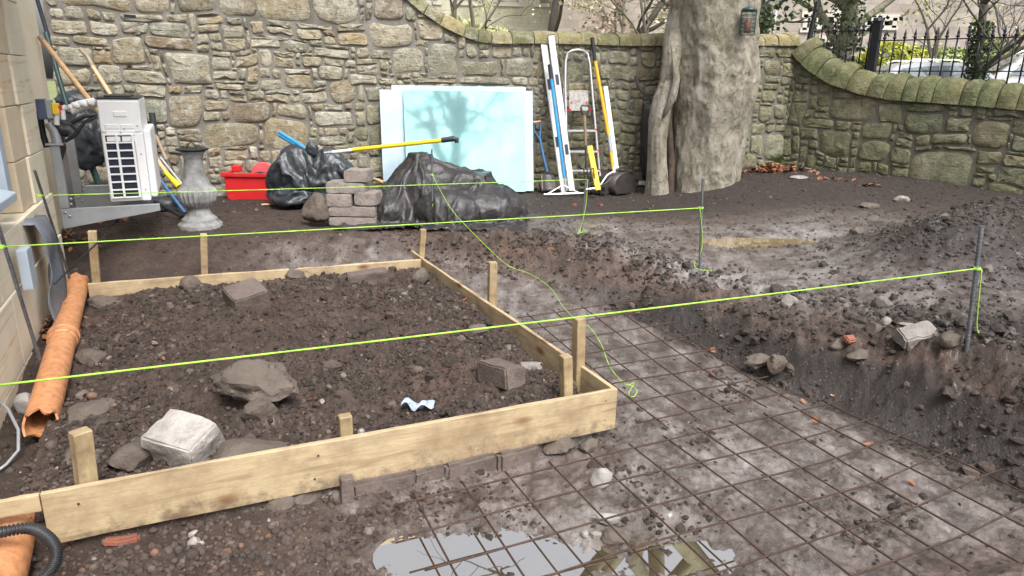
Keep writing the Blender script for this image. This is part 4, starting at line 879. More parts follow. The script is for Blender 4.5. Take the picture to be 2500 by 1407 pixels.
rock('rock', 'small dark pair of coals under the near string line', 'rock', 1165, 822, .13, .09, .08, M_ROCK, 19, .2, (0, 0), .2, 7, .05, 3)
brick('brick', 'tilted muddy stone sett at the far left of the soil bed', 'brick', 592, 752, (.23, .22, .15), M_BRICK, 21, .75, (.22, -.15), .22)
brick('brick', 'dark brick lying along the back board', 'brick', 895, 694, (.29, .11, .10), M_BRICK, 22, .32, (.1, -.1), .12)
brick('brick', 'muddy brick lying lengthways near the corner of the frame', 'brick', 1222, 952, (.125, .26, .11), M_BRICK, 23, .62, (-.18, .1), .10)
# course of bricks under the front board
for i, (px, py, w) in enumerate([(934, 1158, .27), (1044, 1130, .15), (1146, 1108, .25), (1262, 1084, .21)]):
    p = onpl(px, py, A_, np.cross(fb_dir, UP)); c = p - fb_n*-.035; c[2] = -.378
    brick('brick', ['longest grey brick bedded under the front board beside the dark peg', 'short brick bedded under the front board, second from the dark peg', 'rounded brick bedded under the front board, third from the dark peg', 'low brick bedded under the front board, farthest right of its row'][i], 'brick', 0, 0, (w, .13, .10), M_BRICK, 30+i, AN+.03*i, (0, 0), at=c, group='bricks bedded under the front board', bev=.014)
sp_ = stake('peg', onpl(846, 1215, A_ - fb_n*.03, fb_n) - UP*.15, onpl(846, 1165, A_ - fb_n*.03, fb_n), .05, .045, AN, M_BRICK, None); tag(sp_, 'dark muddy peg end poking out below the front board', 'peg')
rock('rock', 'muddy rock under the right end of the front board', 'rock', 1365, 1112, .17, .10, .13, M_ROCK, 41, .1, (0, 0), .25, 12, .08, 3)
rock('rock', 'small muddy rock right of the brick row below the board', 'rock', 1440, 1105, .10, .08, .09, M_ROCK, 42, .1, (0, 0), .25, 12, .08, 3)
rock('rock', 'dark stone on the gravel below the middle of the front board', 'rock', 675, 1250, .13, .08, .1, M_ROCK, 43, .1, (0, 0), .3, 10, .06, 3)
rock('rock', 'low brown stone on the gravel below the front board', 'rock', 740, 1225, .14, .09, .1, M_ROCK, 44, .6, (0, 0), .3, 10, .06, 3)
rock('rock', 'rounded stone left of the dark peg below the board', 'rock', 815, 1235, .06, .07, .06, M_ROCK, 45, .1, (0, 0), .25, 10, .06, 3)
rock('rock', 'white chalky lump on the mesh in the trench', 'rock', 1470, 1195, .10, .095, .09, M_WHITES, 46, .5, (0, 0), .15, 10, .08, 3)
rock('rock', 'crumpled white plaster scrap lying across a mesh bar', 'plaster scrap', 1480, 1285, .13, .05, .07, M_WHITES, 47, .5, (0, .3), .15, 7, .12, 3)
rock('rock', 'small white pebble left of the plaster scrap by the puddle', 'pebble', 1430, 1313, .035, .03, .03, M_WHITES, 48, .5, (0, 0), .2, 10, .05, 2)
rock('rock', 'tan pebble beside the white pebble at the puddle edge', 'pebble', 1455, 1318, .04, .04, .04, M_CONC, 49, .5, (0, 0), .2, 10, .05, 2)
rock('rock', 'black wet stone between the two puddles in the trench', 'rock', 1500, 1335, .12, .06, .09, M_ROCK, 50, .2, (0, 0), .25, 9, .05, 3)
rock('rock', 'white pebble on the gravel under the front board', 'pebble', 468, 1313, .04, .03, .03, M_WHITES, 51, .5, (0, 0), .2, 10, .05, 2)
rock('rock', 'white pebble beside the middle front stake', 'pebble', 880, 1062, .035, .03, .03, M_WHITES, 52, .5, (0, 0), .2, 10, .05, 2)
brick('brick', 'broken terracotta shard lying on the gravel at the front', 'brick shard', 290, 1325, (.12, .08, .03), M_REDB, 53, .4, (.1, .1), .2)
brick('rubble_stone', 'angular pale broken kerb stone on the spoil beside the right rod', 'stone', 2246, 842, (.19, .12, .09), M_CONC, 54, .25, (.25, -.18), .2, .014)
rock('rubble_stone', 'dark wet slab of stone on the trench edge below the kerb stone', 'stone', 2052, 855, .13, .07, .09, M_ROCK, 55, .3, (.3, 0), .2, 7, .04, 3)
brick('brick', 'red tile shard on the trench edge', 'brick shard', 2075, 838, (.07, .05, .03), M_REDB, 56, .4, (.5, .1), .0)
for i, (px, py, w, h, lab) in enumerate([(1935, 755, .13, .1, 'pale lump on the trench lip nearest the near string line'), (2000, 846, .09, .07, 'small grey rubble lump just left of the dark wet slab'), (2165, 800, .08, .08, 'upright grey stone left of the pale kerb stone'), (2215, 808, .11, .06, 'pale flat stone above the kerb stone'), (2100, 885, .12, .08, 'long brown stone on the bank below the red tile shard'), (2335, 850, .14, .09, 'dark stone at the foot of the right rod'), (2140, 825, .12, .10, 'brown stone between the tile shard and the kerb stone')]):
    rock('rubble_stone', lab, 'stone', px, py, w, h, w*.8, (M_CONC if 'pale' in lab or 'grey' in lab else M_ROCK), 60+i, i*.7, (.2, .1), .2, 8, .05, 3, group='rubble along the trench edge')
rock('clod', 'reddish earth clod fallen onto the mesh edge', 'clod', 1862, 895, .20, .10, .12, M_ROCK, 70, .2, (0, 0), .3, 14, .14, 3)
rock('clod', 'brown earth clod next to the reddish one on the mesh', 'clod', 1900, 905, .13, .12, .1, M_ROCK, 71, .2, (0, 0), .3, 14, .14, 3)
rock('clod', 'dark stone at the right end of the far puddle', 'rock', 2096, 575, .15, .09, .1, M_ROCK, 72, .2, (0, 0), .25, 9, .06, 3)
rock('stone_slab', 'flat pale paving stone on the soil by the leaf heap', 'stone', 1952, 437, .24, .05, .16, M_CONC, 73, .0, (0, 0), .3, 10, .04, 3)
rock('stone_slab', 'small pale stone in the yard halfway to the right wall', 'stone', 2205, 494, .16, .09, .11, M_CONC, 74, .0, (0, 0), .3, 10, .06, 3)
rock('stone_slab', 'low brown stone in the yard above the far puddle', 'stone', 2125, 510, .22, .08, .13, M_ROCK, 75, .0, (0, 0), .3, 10, .06, 3)
rock('rock', 'leaning brown boulder against the left side of the block stack', 'rock', 770, 556, .27, .31, .22, M_ROCK, 76, .3, (0, .35), .06, 9, .07)
for i, (px, py, lab) in enumerate([(1270, 505, 'pale brick chip right of the black sheet heap'), (1403, 503, 'orange brick chip in the yard before the rake'), (1466, 503, 'orange brick chip in the yard before the excavator bucket'), (1345, 612, 'orange leaf-shaped tile chip at the head of the trench')]):
    brick('brick_chip', lab, 'brick chip', px, py, (.06, .04, .03), [M_WHITES, M_REDB, M_REDB, M_REDB][i], 80+i, i, (.2, 0), .3, group='brick chips in the yard')
# stack of blocks
def blk(label, x0, x1, ytop, ybot, Y, dep, yaw, seed):
    a, b_ = ony(x0, ybot, Y), ony(x1, ybot, Y); t = ony((x0+x1)/2, ytop, Y); z0, z1 = (a[2]+b_[2])/2, t[2]; w_ = b_[0]-a[0]
    d = np.array([math.cos(yaw), math.sin(yaw), 0]); nn = np.array([-d[1], d[0], 0]); c = (a+b_)/2 + nn*dep/2; c[2] = (z0+z1)/2
    brick('concrete_block', label, 'concrete block', 0, 0, (w_*.97, dep, z1-z0-.004), M_BLOCK, seed, yaw, at=c, group='blocks in the small stack', chip=.0045, bev=.005)
YB = 6.05
blk('long slab-like block lying on the soil at the bottom of the small stack', 802, 919, 531, 553, YB, .26, .05, 101)
blk('long pale block second from the bottom of the small stack', 800, 917, 506, 531, YB, .26, .03, 102)
blk('left of the two blocks side by side in the small stack', 796, 858, 476, 506, YB, .24, .04, 103)
blk('right of the two blocks side by side in the small stack', 864, 920, 472, 503, YB+.03, .24, -.05, 104)
blk('wide block third layer up just below the top of the small stack', 795, 892, 447, 474, YB+.05, .24, .02, 105)
blk('single short block on the very top of the small stack', 838, 898, 416, 447, YB+.06, .2, -.12, 106)

# ------------------------------------------------------------------ reinforcing mesh sheets: every bar a part
def mesh_sheet(label, s_out, t0, ncol, nrow, z0, zfun, seed, ext=(.09, .10), tilt=AN):
    root = thing('rebar_mesh', label, 'rebar mesh', ST(s_out, t0, z0), 'rusty rebar mesh sheets'); rng = np.random.default_rng(seed)
    ph = rng.uniform(0, 6, 40)
    def Z(s, t): return z0 + zfun(s, t)
    for k in range(nrow):
        t = t0-.2*k + rng.normal(0, .006); ss = np.linspace(s_out+ext[0], s_out-.2*(ncol-1)-ext[1], 26)
        P = np.array([ST(s, t + .008*math.sin(s*2.3+ph[k]), Z(s, t)+.006) for s in ss]); m_ = MB(); m_.tube(P, .0041, 5); m_.obj('cross_bar', M_REBAR, root, smooth=True)
    for k in range(ncol):
        s = s_out-.2*k + rng.normal(0, .005); tt = np.linspace(t0+.06, t0-.2*(nrow-1)-.08, 22)
        P = np.array([ST(s + .006*math.sin(t*2+ph[k+20]), t, Z(s, t)-.003) for t in tt]); m_ = MB(); m_.tube(P, .0041, 5); m_.obj('long_bar', M_REBAR, root, smooth=True)
mesh_sheet('near rusty rebar mesh with its right edge curling up over the puddles', 2.864, 2.30, 12, 9, -.318, lambda s, t: .045*float(sstep(2.35, 2.9, s))*float(sstep(2.3, 1.5, t)) + .012*math.sin(s*3.1)*math.sin(t*2.7), 1)
mesh_sheet('far rusty rebar mesh beside the side board', 2.70, 3.86, 5, 8, -.30, lambda s, t: .10*float(sstep(2.5, 4.2, t)) + .008*math.sin(s*4)*math.sin(t*3), 2)

# ------------------------------------------------------------------ rods and string lines
def rod(label, b_, t_, r=.008, ribs=False):
    b_, t_ = np.array(b_, float), np.array(t_, float); d = nrm(t_-b_); root = thing('steel_rod', label, 'steel rod', b_, 'steel setting-out rods')
    m_ = MB(); m_.tube([b_-d*.25, t_], r, 10); m_.obj('shaft', M_ROD, root, smooth=True, sharp=.8)
    L = np.linalg.norm(t_-b_); m_ = MB(); k = 0
    while .02+k*.018 < L-.005:
        c = b_+d*(.02+k*.018); a = np.linspace(0, 2*math.pi, 9); x = nrm(np.cross(d, (0, 1, .3))); y = np.cross(d, x)
        m_.tube([c + (x*math.cos(q)+y*math.sin(q))*r + d*.006*math.sin(q) for q in a], r*.18, 4, False); k += 1
    m_.obj('ribs', M_ROD, root, smooth=True)
    return root
R3b, R3t = onz(2362, 838, .06), None; R3t = ony(2397, 552, R3b[1]+.02); rod('thick grey steel rod in the spoil at the far right', R3b, R3t, .011)
R2b = onz(1708, 655, .0); R2t = ony(1716, 436, R2b[1]+.02); rod('grey steel rod standing in front of the big tree', R2b, R2t, .0085)
R1b = onz(1056, 551, 0.0); R1t = ony(1054, 365, R1b[1]+.03); rod('grey steel rod standing in front of the black sheet heap', R1b, R1t)
R4b = onz(1420, 569, 0.0); R4t = ony(1431, 436, R4b[1]+.03); rod('dark steel rod at the head of the trench with string down its side', R4b, R4t)
RLb = ST(-.84, 4.14, -.34); RLt = onpl(-3, 556, ST(-.86, 4.3, 0), E1); rod('black ribbed rod leaning beside the window sill at the left edge', RLb, RLt + (RLt-RLb)*.12, .009)
RKb = ST(-.87, 5.50, -.12); RKt = onpl(84, 415, ST(-.87, 5.4, 0), E1); rod('dark rod against the house corner below the heat pump', RKb, RKt)
def string(label, pts, r=.0028, sag=0.0, knot=None):
    pts = np.array(pts, float)
    if len(pts) == 2:
        u = np.linspace(0, 1, 30); P = pts[0]+(pts[1]-pts[0])*u[:, None]; P[:, 2] -= sag*4*u*(1-u)
    else:
        n = len(pts); P = []
        for i in range(n-1):
            a, b_, c, d = pts[max(i-1, 0)], pts[i], pts[i+1], pts[min(i+2, n-1)]
            for u in np.linspace(0, 1, 8, endpoint=False): P.append(.5*((2*b_)+(-a+c)*u+(2*a-5*b_+4*c-d)*u*u+(-a+3*b_-3*c+d)*u**3))
        P.append(pts[-1]); P = np.array(P)
    m_ = MB(); m_.tube(P, r, 6)
    for kp in (knot or []):
        for q in range(3): a = np.linspace(0, 2*math.pi, 13); m_.tube([np.array(kp)+np.array([.014*math.cos(x), .014*math.sin(x), .004*(q-1)+.001*math.sin(3*x)]) for x in a], r*.9, 5, False)
    o = m_.obj('string_line', M_STRING, None, smooth=True, loc=P[0]); return tag(o, label, 'string line', 'lime green string lines')
k3 = R3b+(R3t-R3b)*.62
K3 = ony(2386, 656, R3b[1]); K2 = ony(1712, 508, R2b[1]); K1 = ony(1055, 427, R1b[1]); K4 = ony(1431, 438, R4b[1])
L1 = onz(-40, 945, .42); string('near lime string line stretched across the soil bed to the right rod', [L1, K3], .0032, .004, [K3])
L2 = onpl(2, 603, ST(-.84, 4.2, 0), E1); string('middle lime string line from the house window to the rod by the tree', [L2, K2], .0032, .003, [L2, K2])
L3 = onpl(96, 478, ST(-.87, 5.5, 0), E1); string('far lime string line passing the heat pump and the stone baluster', [L3, K4], .0028, .006, [L3])
sp = lambda px, py, z: onz(px, py, z)
string('slack lime string hanging from the rod before the black sheet into the trench', [K1, ony(1075, 465, 5.95), ony(1105, 515, 5.75), ony(1142, 556, 5.55), ony(1188, 602, 5.3)-0*UP, onz(1240, 648, -.14), onz(1300, 672, -.19), onz(1345, 705, -.19), onz(1372, 745, -.2), onz(1400, 775, -.2), onz(1440, 800, -.22), onz(1470, 845, -.25), onz(1482, 880, -.28), onz(1500, 912, -.29), onz(1530, 940, -.29), onz(1548, 934, -.29), onz(1535, 962, -.29), onz(1548, 968, -.29), onz(1553, 950, -.29), onz(1515, 928, -.29)], .0019, 0, [K1])
string('loose lime string tail falling down the rod at the head of the trench', [K4+UP*.0+(.012, -.012, 0), (K4+R4b)/2+(.014, -.012, 0), onz(1414, 566, .02), onz(1396, 572, .02), onz(1400, 580, .02), onz(1424, 564, .02), onz(1432, 570, .02), onz(1412, 566, .02)], .0026)
string('loose lime string tail curled at the foot of the rod by the tree', [K2+(-.012, -.012, 0), (K2+R2b)/2+(.012, -.012, 0), R2b+(-.01, -.012, .1), onz(1697, 640, .02), onz(1700, 656, .015), onz(1738, 662, .015)], .0024)
string('short lime string tail down the thick right rod', [K3+(.013, -.013, 0), R3b*.7+K3*.3+(.022, -.016, 0), R3b+(.03, -.02, .06)], .0024)
string('short lime string tail at the foot of the rod by the black sheet', [R1b+(.01, -.012, .2), R1b+(-.005, -.015, .12), onz(1066, 545, .01), onz(1085, 556, .01), onz(1100, 555, .01)], .0024)

# ------------------------------------------------------------------ pipes, conduit, cable, membrane at the left
def pipe(label, p0, p1, r, collar=None, jag=.0, seed=1):
    p0, p1 = np.array(p0, float), np.array(p1, float); d = nrm(p1-p0); x = nrm(np.cross(d, UP)); y = np.cross(x, d); L = np.linalg.norm(p1-p0); n, m_ = 28, 30
    root = thing('terracotta_pipe', label, 'drain pipe', (p0+p1)/2); G = []
    a = np.arange(n)*2*math.pi/n
    def ring(u, rr): 
        e = u + (jag*(n2(np.cos(a)*2.2+seed, np.sin(a)*2.2, seed) + .6*n2(np.cos(a)*7+seed, np.sin(a)*7, seed+2)) if u in (0.0, L) else 0)
        return p0 + d*np.reshape(e, (-1, 1)) + rr*(np.cos(a)[:, None]*x + np.sin(a)[:, None]*y)
    for i in range(m_): G.append(ring(L*i/(m_-1), r))
    for i in range(m_): G.append(ring(L*(m_-1-i)/(m_-1), r*.86))
    G.append(G[0]); mb = MB(); mb.grid(np.array(G), True); mb.obj('barrel', M_PIPE, root, smooth=True, sharp=.7)
    for cpos in (collar or []):
        c = p0+d*cpos; mb = MB(); mb.lathe([(r*1.0, -.05), (r*1.10, -.045), (r*1.10, .018), (r*1.20, .022), (r*1.20, .045), (r*1.06, .055), (r*1.0, .06)], c, 28, np.array([x, -y, d])); mb.obj('collar', M_PIPE, root, smooth=True, sharp=.6)
pa, pb = onz(100, 1035, -.255), onz(190, 690, -.165); pipe('broken terracotta drain pipe with a collar lying along the house wall', pa+UP*.0, pb, .070, [1.05], .035, 3)
pc = onz(38, 1265, -.30); pd_ = pc - (pb-pa)/np.linalg.norm(pb-pa)*1.1; pipe('terracotta drain pipe end poking out under the cut front board', pd_, pc, .075, None, .03, 5)
mb = MB(); P = [onz(-40, 1306, -.19), onz(0, 1300, -.17), onz(70, 1290, -.17), onz(115, 1310, -.19), onz(137, 1345, -.22), onz(128, 1385, -.25), onz(95, 1420, -.27), onz(40, 1470, -.3)]
Pn = []
for i in range(len(P)-1):
    a, b_, c, d = P[max(i-1, 0)], P[i], P[i+1], P[min(i+2, len(P)-1)]
    for u in np.linspace(0, 1, 30, endpoint=False): Pn.append(.5*((2*b_)+(-a+c)*u+(2*a-5*b_+4*c-d)*u*u+(-a+3*b_-3*c+d)*u**3))
Pn = np.array(Pn); rr = .0165 + .0028*np.where((np.arange(len(Pn)) % 4) < 2, 1, -1); mb.tube(Pn, rr, 12); o = mb.obj('conduit', M_BLACKP, None, smooth=True, loc=Pn[0]); tag(o, 'black corrugated conduit looping over the near terracotta pipe', 'conduit')
mb = MB(); mb.tube([onz(-20, 965, -.2), onz(20, 1000, -.22), onz(45, 1050, -.26), onz(45, 1100, -.30), onz(15, 1135, -.33), onz(-20, 1160, -.34)], .007, 8); o = mb.obj('cable', M_STEELG, None, smooth=True, loc=onz(45, 1050, -.26)); tag(o, 'grey cable curving across the gravel at the left edge', 'cable')
# slate-grey membrane hanging over the plinth corner
sl0 = ST(-.86, 5.3, .3); G = []
for i in range(26):
    v = i/25; row = []
    for j in range(9):
        u = j/8; s_ = -.905 + .05*sstep(0, .18, np.array(v)) + .03*math.sin(v*9+u*3)*.4 + .02*n2(np.array(u*3), np.array(v*5), 8); t_ = 4.78 + .36*u - .12*v + .03*math.sin(v*6)
        z_ = .42 - .80*v - .05*u*v + (.03*math.sin(u*5) if v > .9 else 0)
        if v < .1: s_ = -1.0 + .14*v/.1; z_ = .40 + .02*math.sin(u*6) 
        row.append(ST(float(s_), t_, z_))
    G.append(row)
mb = MB(); mb.grid(np.array(G)); o = mb.obj('damp_membrane', M_LEAD, None, smooth=True, loc=sl0); tag(o, 'slate grey damp-proof membrane strip hanging down the house plinth', 'membrane'); sm = o.modifiers.new('thick', 'SOLIDIFY'); sm.thickness = .006
mb = MB(); mb.tube([ST(-.80, 4.55, .10), ST(-.62, 5.55, .17)], .006, 8); o = mb.obj('thin_rod', M_IRON, None, smooth=True, loc=ST(-.8, 4.6, .1)); tag(o, 'thin black wire sticking out across the plinth corner', 'wire')
g0 = gpx(1020, 1000); G = []
for i in range(10):
    for j in range(7): pass
G = np.array([[g0 + np.array([(i/11-.5)*.15, (j/6-.5)*.06 + .02*math.sin(i*.8), .012+.018*math.sin(i*1.1)*math.cos(j*1.3) + .014]) for j in range(7)] for i in range(12)])
mb = MB(); mb.grid(G); o = mb.obj('plastic_scrap', simple('pale_blue_plastic', (.36, .43, .55), .4), None, smooth=True, loc=g0); tag(o, 'crumpled pale blue plastic scrap in the soil bed', 'plastic scrap')
# ------------------------------------------------------------------ heat pump on its bracket, isolator, pipework
AT = 6.08
def ap(px, py, t=AT): return onpl(px, py, E2*t, E2)
def sdim(p): return float(p @ E1), float(p[2])
AXS = np.array([E1, E2, UP])
def abox(name, s0, s1, t0, t1, z0, z1, m, parent, bev=.004):
    mb = MB(); mb.box((0, 0, 0), (s1-s0, t1-t0, z1-z0)); return mb.obj(name, m, parent, M=mat4(AXS, ST((s0+s1)/2, (t0+t1)/2, (z0+z1)/2)), bevel=bev)
(sa, za), (sb, zb) = sdim(ap(246, 243)), sdim(ap(352, 497))
sL, sR = -.615, -.335; zT = sdim(ap(280, 243))[1]; zB = sdim(ap(300, 497))[1]
ac = thing('heat_pump', 'cream white air-conditioning outdoor unit standing on the grey wall bracket', 'heat pump', ST((sL+sR)/2, AT+.4, zB))
DEP = .86
zg = sdim(ap(290, 325))[1]
abox('casing', sL, sR, AT+.02, AT+DEP, zB+.012, zT, M_ACW, ac, .012)
abox('upper_panel', sL+.006, sR-.006, AT+.008, AT+.03, zg+.006, zT-.012, M_ACW, ac, .004)
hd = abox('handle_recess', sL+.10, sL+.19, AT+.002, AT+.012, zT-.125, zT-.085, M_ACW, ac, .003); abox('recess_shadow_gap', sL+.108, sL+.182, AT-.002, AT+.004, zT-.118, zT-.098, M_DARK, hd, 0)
for i in range(2):
    for j in range(3): abox('panel_rib', sL+.035+.10*i, sL+.125+.10*i, AT+.004, AT+.012, zT-.215-.045*j, zT-.180-.045*j, M_ACW, ac, .003)
abox('coil_fins', sL+.02, sR-.075, AT+.012, AT+.024, zB+.05, zg-.01, M_DARK, ac, 0)
ng_ = 9; hz = (zg-.012 - (zB+.045))/8
for k in range(ng_): abox('grille_bar', sL+.012, sR-.066, AT-.002, AT+.014, zB+.045+hz*k-.006, zB+.045+hz*k+.006, M_ACW, ac, .002)
for s_ in (sL+.018, (sL+sR-.075)/2-.002, sR-.074): abox('grille_post', s_-.008, s_+.008, AT-.005, AT+.013, zB+.04, zg-.008, M_ACW, ac, .002)
for k in range(26):
    z = zB+.055 + k*(zg-zB-.075)/25; abox('fin', sL+.024, sR-.08, AT+.006, AT+.013, z, z+.002, M_DARK, ac, 0)
abox('fan_grille', sR-.002, sR+.05, AT+.06, AT+DEP-.05, zB+.03, zg-.0+.02, M_ACW, ac, .018)
abox('corner_post', sR-.062, sR-.0, AT+.004, AT+.03, zB+.014, zg-.002, M_ACW, ac, .008)
for k, (s_, z_) in enumerate(((sR-.03, zg+.05), (sR-.03, zg-.16), (sL+.16, zg+.03), (sR-.03, zB+.1))): mb = MB(); mb.lathe([(.006, 0), (.006, .003), (0, .004)], ST(s_, AT+.004, z_), 8, np.array([E1, UP, -E2])); mb.obj('screw', M_STEELG, ac)
lid = thing('tray_lid', 'black plastic lid lying on top of the heat pump', 'lid', ST(-.47, AT+.4, zT)); abox('lid_panel', sL-.01, sR+.0, AT+.01, AT+.8, zT+.003, zT+.014, M_BLACKP, lid, .006); abox('lid_rim', sL+.05, sR-.06, AT+.05, AT+.6, zT+.014, zT+.028, M_BLACKP, lid, .006)
br = thing('wall_bracket', 'light grey steel bracket holding the heat pump on the house wall', 'bracket', ST(-.9, AT, zB-.3))
def barm(name, pts, t0, t1, m):
    P = np.array([ST(s, t0, z) for s, z in pts]); mb = MB(); mb.prism(P, E2*(t1-t0)); return mb.obj(name, m, br, bevel=.003)
zb1 = zB-.012
for t0 in (AT-.03, AT+.70):
    barm('arm', [(-.945, zb1-.155), (-.28, zb1-.055), (-.28, zb1), (-.945, zb1-.004)], t0, t0+.03, M_STEELG)
    barm('upright', [(-.945, zb1), (-.885, zb1), (-.885, zb1+.46), (-.945, zb1+.46)], t0+.002, t0+.06, M_STEELG)
    for s_, z_ in ((-.915, zb1-.03), (-.89, zb1-.06), (-.87, zb1+.03), (-.865, zb1+.07)): mb = MB(); mb.lathe([(.010, 0), (.010, .006), (.004, .010)], ST(s_, t0-.001, z_), 8, np.array([E1, UP, -E2])); mb.obj('bolt', M_STEELG, br)
abox('cross_member', -.885, -.35, AT+.74, AT+.78, zb1-.05, zb1+.06, M_STEELG, br)
abox('foot_plate', -.97, -.86, AT-.04, AT+.08, zb1+.46, zb1+.475, M_STEELG, br, .002)
iso = thing('isolator_switch', 'small isolator box with yellow and red rotary handle beside the house corner', 'switch', ap(115, 265))
q = ap(116, 268); s0, z0 = sdim(q); abox('switch_box', s0-.055, s0+.0, AT-.08, AT+.04, z0-.065, z0+.075, simple('slate_box', (.07, .09, .15), .5), iso); abox('box_side', s0+.0, s0+.035, AT-.075, AT+.04, z0-.06, z0+.07, M_STEELG, iso)
abox('yellow_plate', s0+.036, s0+.075, AT-.06, AT+.03, z0-.03, z0+.045, M_YEL, iso); abox('red_handle', s0+.075, s0+.10, AT-.05, AT+.01, z0-.03, z0+.03, M_RED, iso)
pw = thing('pipework', 'lagged refrigerant pipes and black valve joints between house wall and heat pump', 'pipework', ap(150, 330))
def tubepx(name, pts, r, m, n=10, t=AT): mb = MB(); mb.tube([ap(x, y, t+dt) for x, y, dt in pts], r, n); return mb.obj(name, m, pw, smooth=True, sharp=.9)
tubepx('copper_stub', [(82, 278, 0), (105, 280, 0), (122, 285, .0), (128, 305, 0)], .022, M_STEELG); tubepx('black_pipe', [(98, 285, .05), (105, 330, .05), (115, 360, .05)], .022, M_BLACKP)
tubepx('valve', [(118, 300, 0), (132, 320, 0), (140, 350, 0)], .034, M_STEELG); tubepx('lagging', [(132, 300, .03), (150, 318, .03), (170, 318, .03), (176, 326, .03)], .052, M_BLACKP)
tubepx('white_elbow', [(138, 305, -.03), (139, 280, -.03), (148, 266, -.03), (162, 262, -.03)], .020, M_WHITE); tubepx('white_stub', [(153, 270, -.04), (155, 292, -.04)], .016, M_WHITE)
tubepx('lagged_pipe', [(170, 270, .08), (195, 258, .1), (215, 254, .12), (235, 250, .15)], .038, M_WHITE); tubepx('black_hose', [(160, 345, 0), (185, 330, -.02), (205, 300, -.02), (235, 285, 0)], .013, M_BLACKP); tubepx('black_hose', [(175, 300, 0), (205, 285, -.02), (235, 280, 0)], .015, M_BLACKP); tubepx('lower_valve', [(140, 335, .02), (148, 365, .02), (140, 390, .02)], .035, M_BLACKP)
for k in range(7): mb = MB(); mb.lathe([(.012, -.02), (.022, -.01), (.02, .01), (.008, .02)], ap(172+9*k, 262-1.6*k-(k % 2)*4, AT+.06), 8); mb.obj('white_clip', M_WHITE, pw, smooth=True)

# ------------------------------------------------------------------ crumpled sheets and bags
def crumple(P, c, seed, a1, f1, a2, f2):
    d = P-c; l = np.linalg.norm(d, axis=1)[:, None]+1e-6; u = d/l
    def rid(f, s): return 1-np.abs(n3(P[:, 0]*f+s, P[:, 1]*f, P[:, 2]*f*.75, s))*2.2
    k = a1*rid(f1, seed) + a2*rid(f2, seed+3) + a2*.5*rid(f2*2.1, seed+5) + a1*.8*n3(P[:, 0]*f1*.6, P[:, 1]*f1*.6, P[:, 2]*f1*.6, seed+9)
    return P + u*k[:, None]
def blob(name, c, r, m, parent, seed, a1=.03, f1=7, a2=.012, f2=17, sub=5, floor=None, sq=1.0):
    V, Fc = ICO[sub]; rg = np.random.default_rng(seed+50)
    Vw = V + .22*np.stack([n3(V[:, 0]*2.2, V[:, 1]*2.2, V[:, 2]*2.2, seed+q) for q in (31, 32, 33)], 1); Vw /= np.linalg.norm(Vw, axis=1)[:, None]
    fa = .5*np.minimum(poly_rock(Vw, rg, 30, .78), 1.1) + .5*np.minimum(poly_rock(Vw, rg, 80, .84), 1.1)
    cs_ = lambda f, s, k_, p_: np.clip(1-np.abs(n3(Vw[:, 0]*f+s, Vw[:, 1]*f, Vw[:, 2]*f*.55, s))*k_, 0, 1)**p_
    fa = fa*(1 + .14*n3(V[:, 0]*1.6+seed, V[:, 1]*1.6, V[:, 2]*1.6, seed+11) + .10*cs_(2.4, seed, 3.2, 2) + .07*cs_(4.6, seed+1, 3.5, 2) + .035*cs_(9, seed+2, 3.5, 1.6) - .05)
    P = V*fa[:, None]*1.0*np.array(r) + np.array(c); P = crumple(P, np.array(c), seed, a1*.15, f1, a2*.3, f2)
    if floor is not None: P[:, 2] = np.maximum(P[:, 2], floor - .03)
    return mk(name, P, Fc, m, parent, True, loc=None if parent else c)
def run_cloth(V, Fc, colliders, frames=45, quality=6, bend=.4, selfc=True, pressure=None, shrink=0.0, mass=.3, tension=15):
    """let a sheet fall over solid shapes and return its settled vertices"""
    me = bpy.data.meshes.new('sim'); me.from_pydata(np.asarray(V).tolist(), [], [tuple(map(int, f)) for f in Fc]); o = bpy.data.objects.new('sim', me); COL.objects.link(o)
    tmp = []
    for cV, cF in colliders:
        m2 = bpy.data.meshes.new('solid'); m2.from_pydata(np.asarray(cV).tolist(), [], [tuple(map(int, f)) for f in cF]); c = bpy.data.objects.new('solid', m2); COL.objects.link(c); c.modifiers.new('c', 'COLLISION'); c.collision.thickness_outer = .008; c.collision.cloth_friction = 12; tmp.append(c)
    md = o.modifiers.new('cloth', 'CLOTH'); s = md.settings; s.quality = quality; s.mass = mass; s.tension_stiffness = tension; s.compression_stiffness = tension; s.shear_stiffness = 5; s.bending_stiffness = bend; s.air_damping = 1.5; s.shrink_min = shrink
    if pressure is not None: s.use_pressure = True; s.uniform_pressure_force = pressure
    cs = md.collision_settings; cs.use_collision = True; cs.distance_min = .006; cs.use_self_collision = selfc; cs.self_distance_min = .006; cs.collision_quality = 3
    md.point_cache.frame_start = 1; md.point_cache.frame_end = frames
    for f in range(1, frames+1): scene.frame_set(f)
    dg = bpy.context.evaluated_depsgraph_get(); ev = o.evaluated_get(dg); R = np.empty(len(ev.data.vertices)*3, np.float32); ev.data.vertices.foreach_get('co', R)
    for q in [o]+tmp: bpy.data.objects.remove(q, do_unlink=True)
    scene.frame_set(1)
    return R.reshape(-1, 3).astype(float)

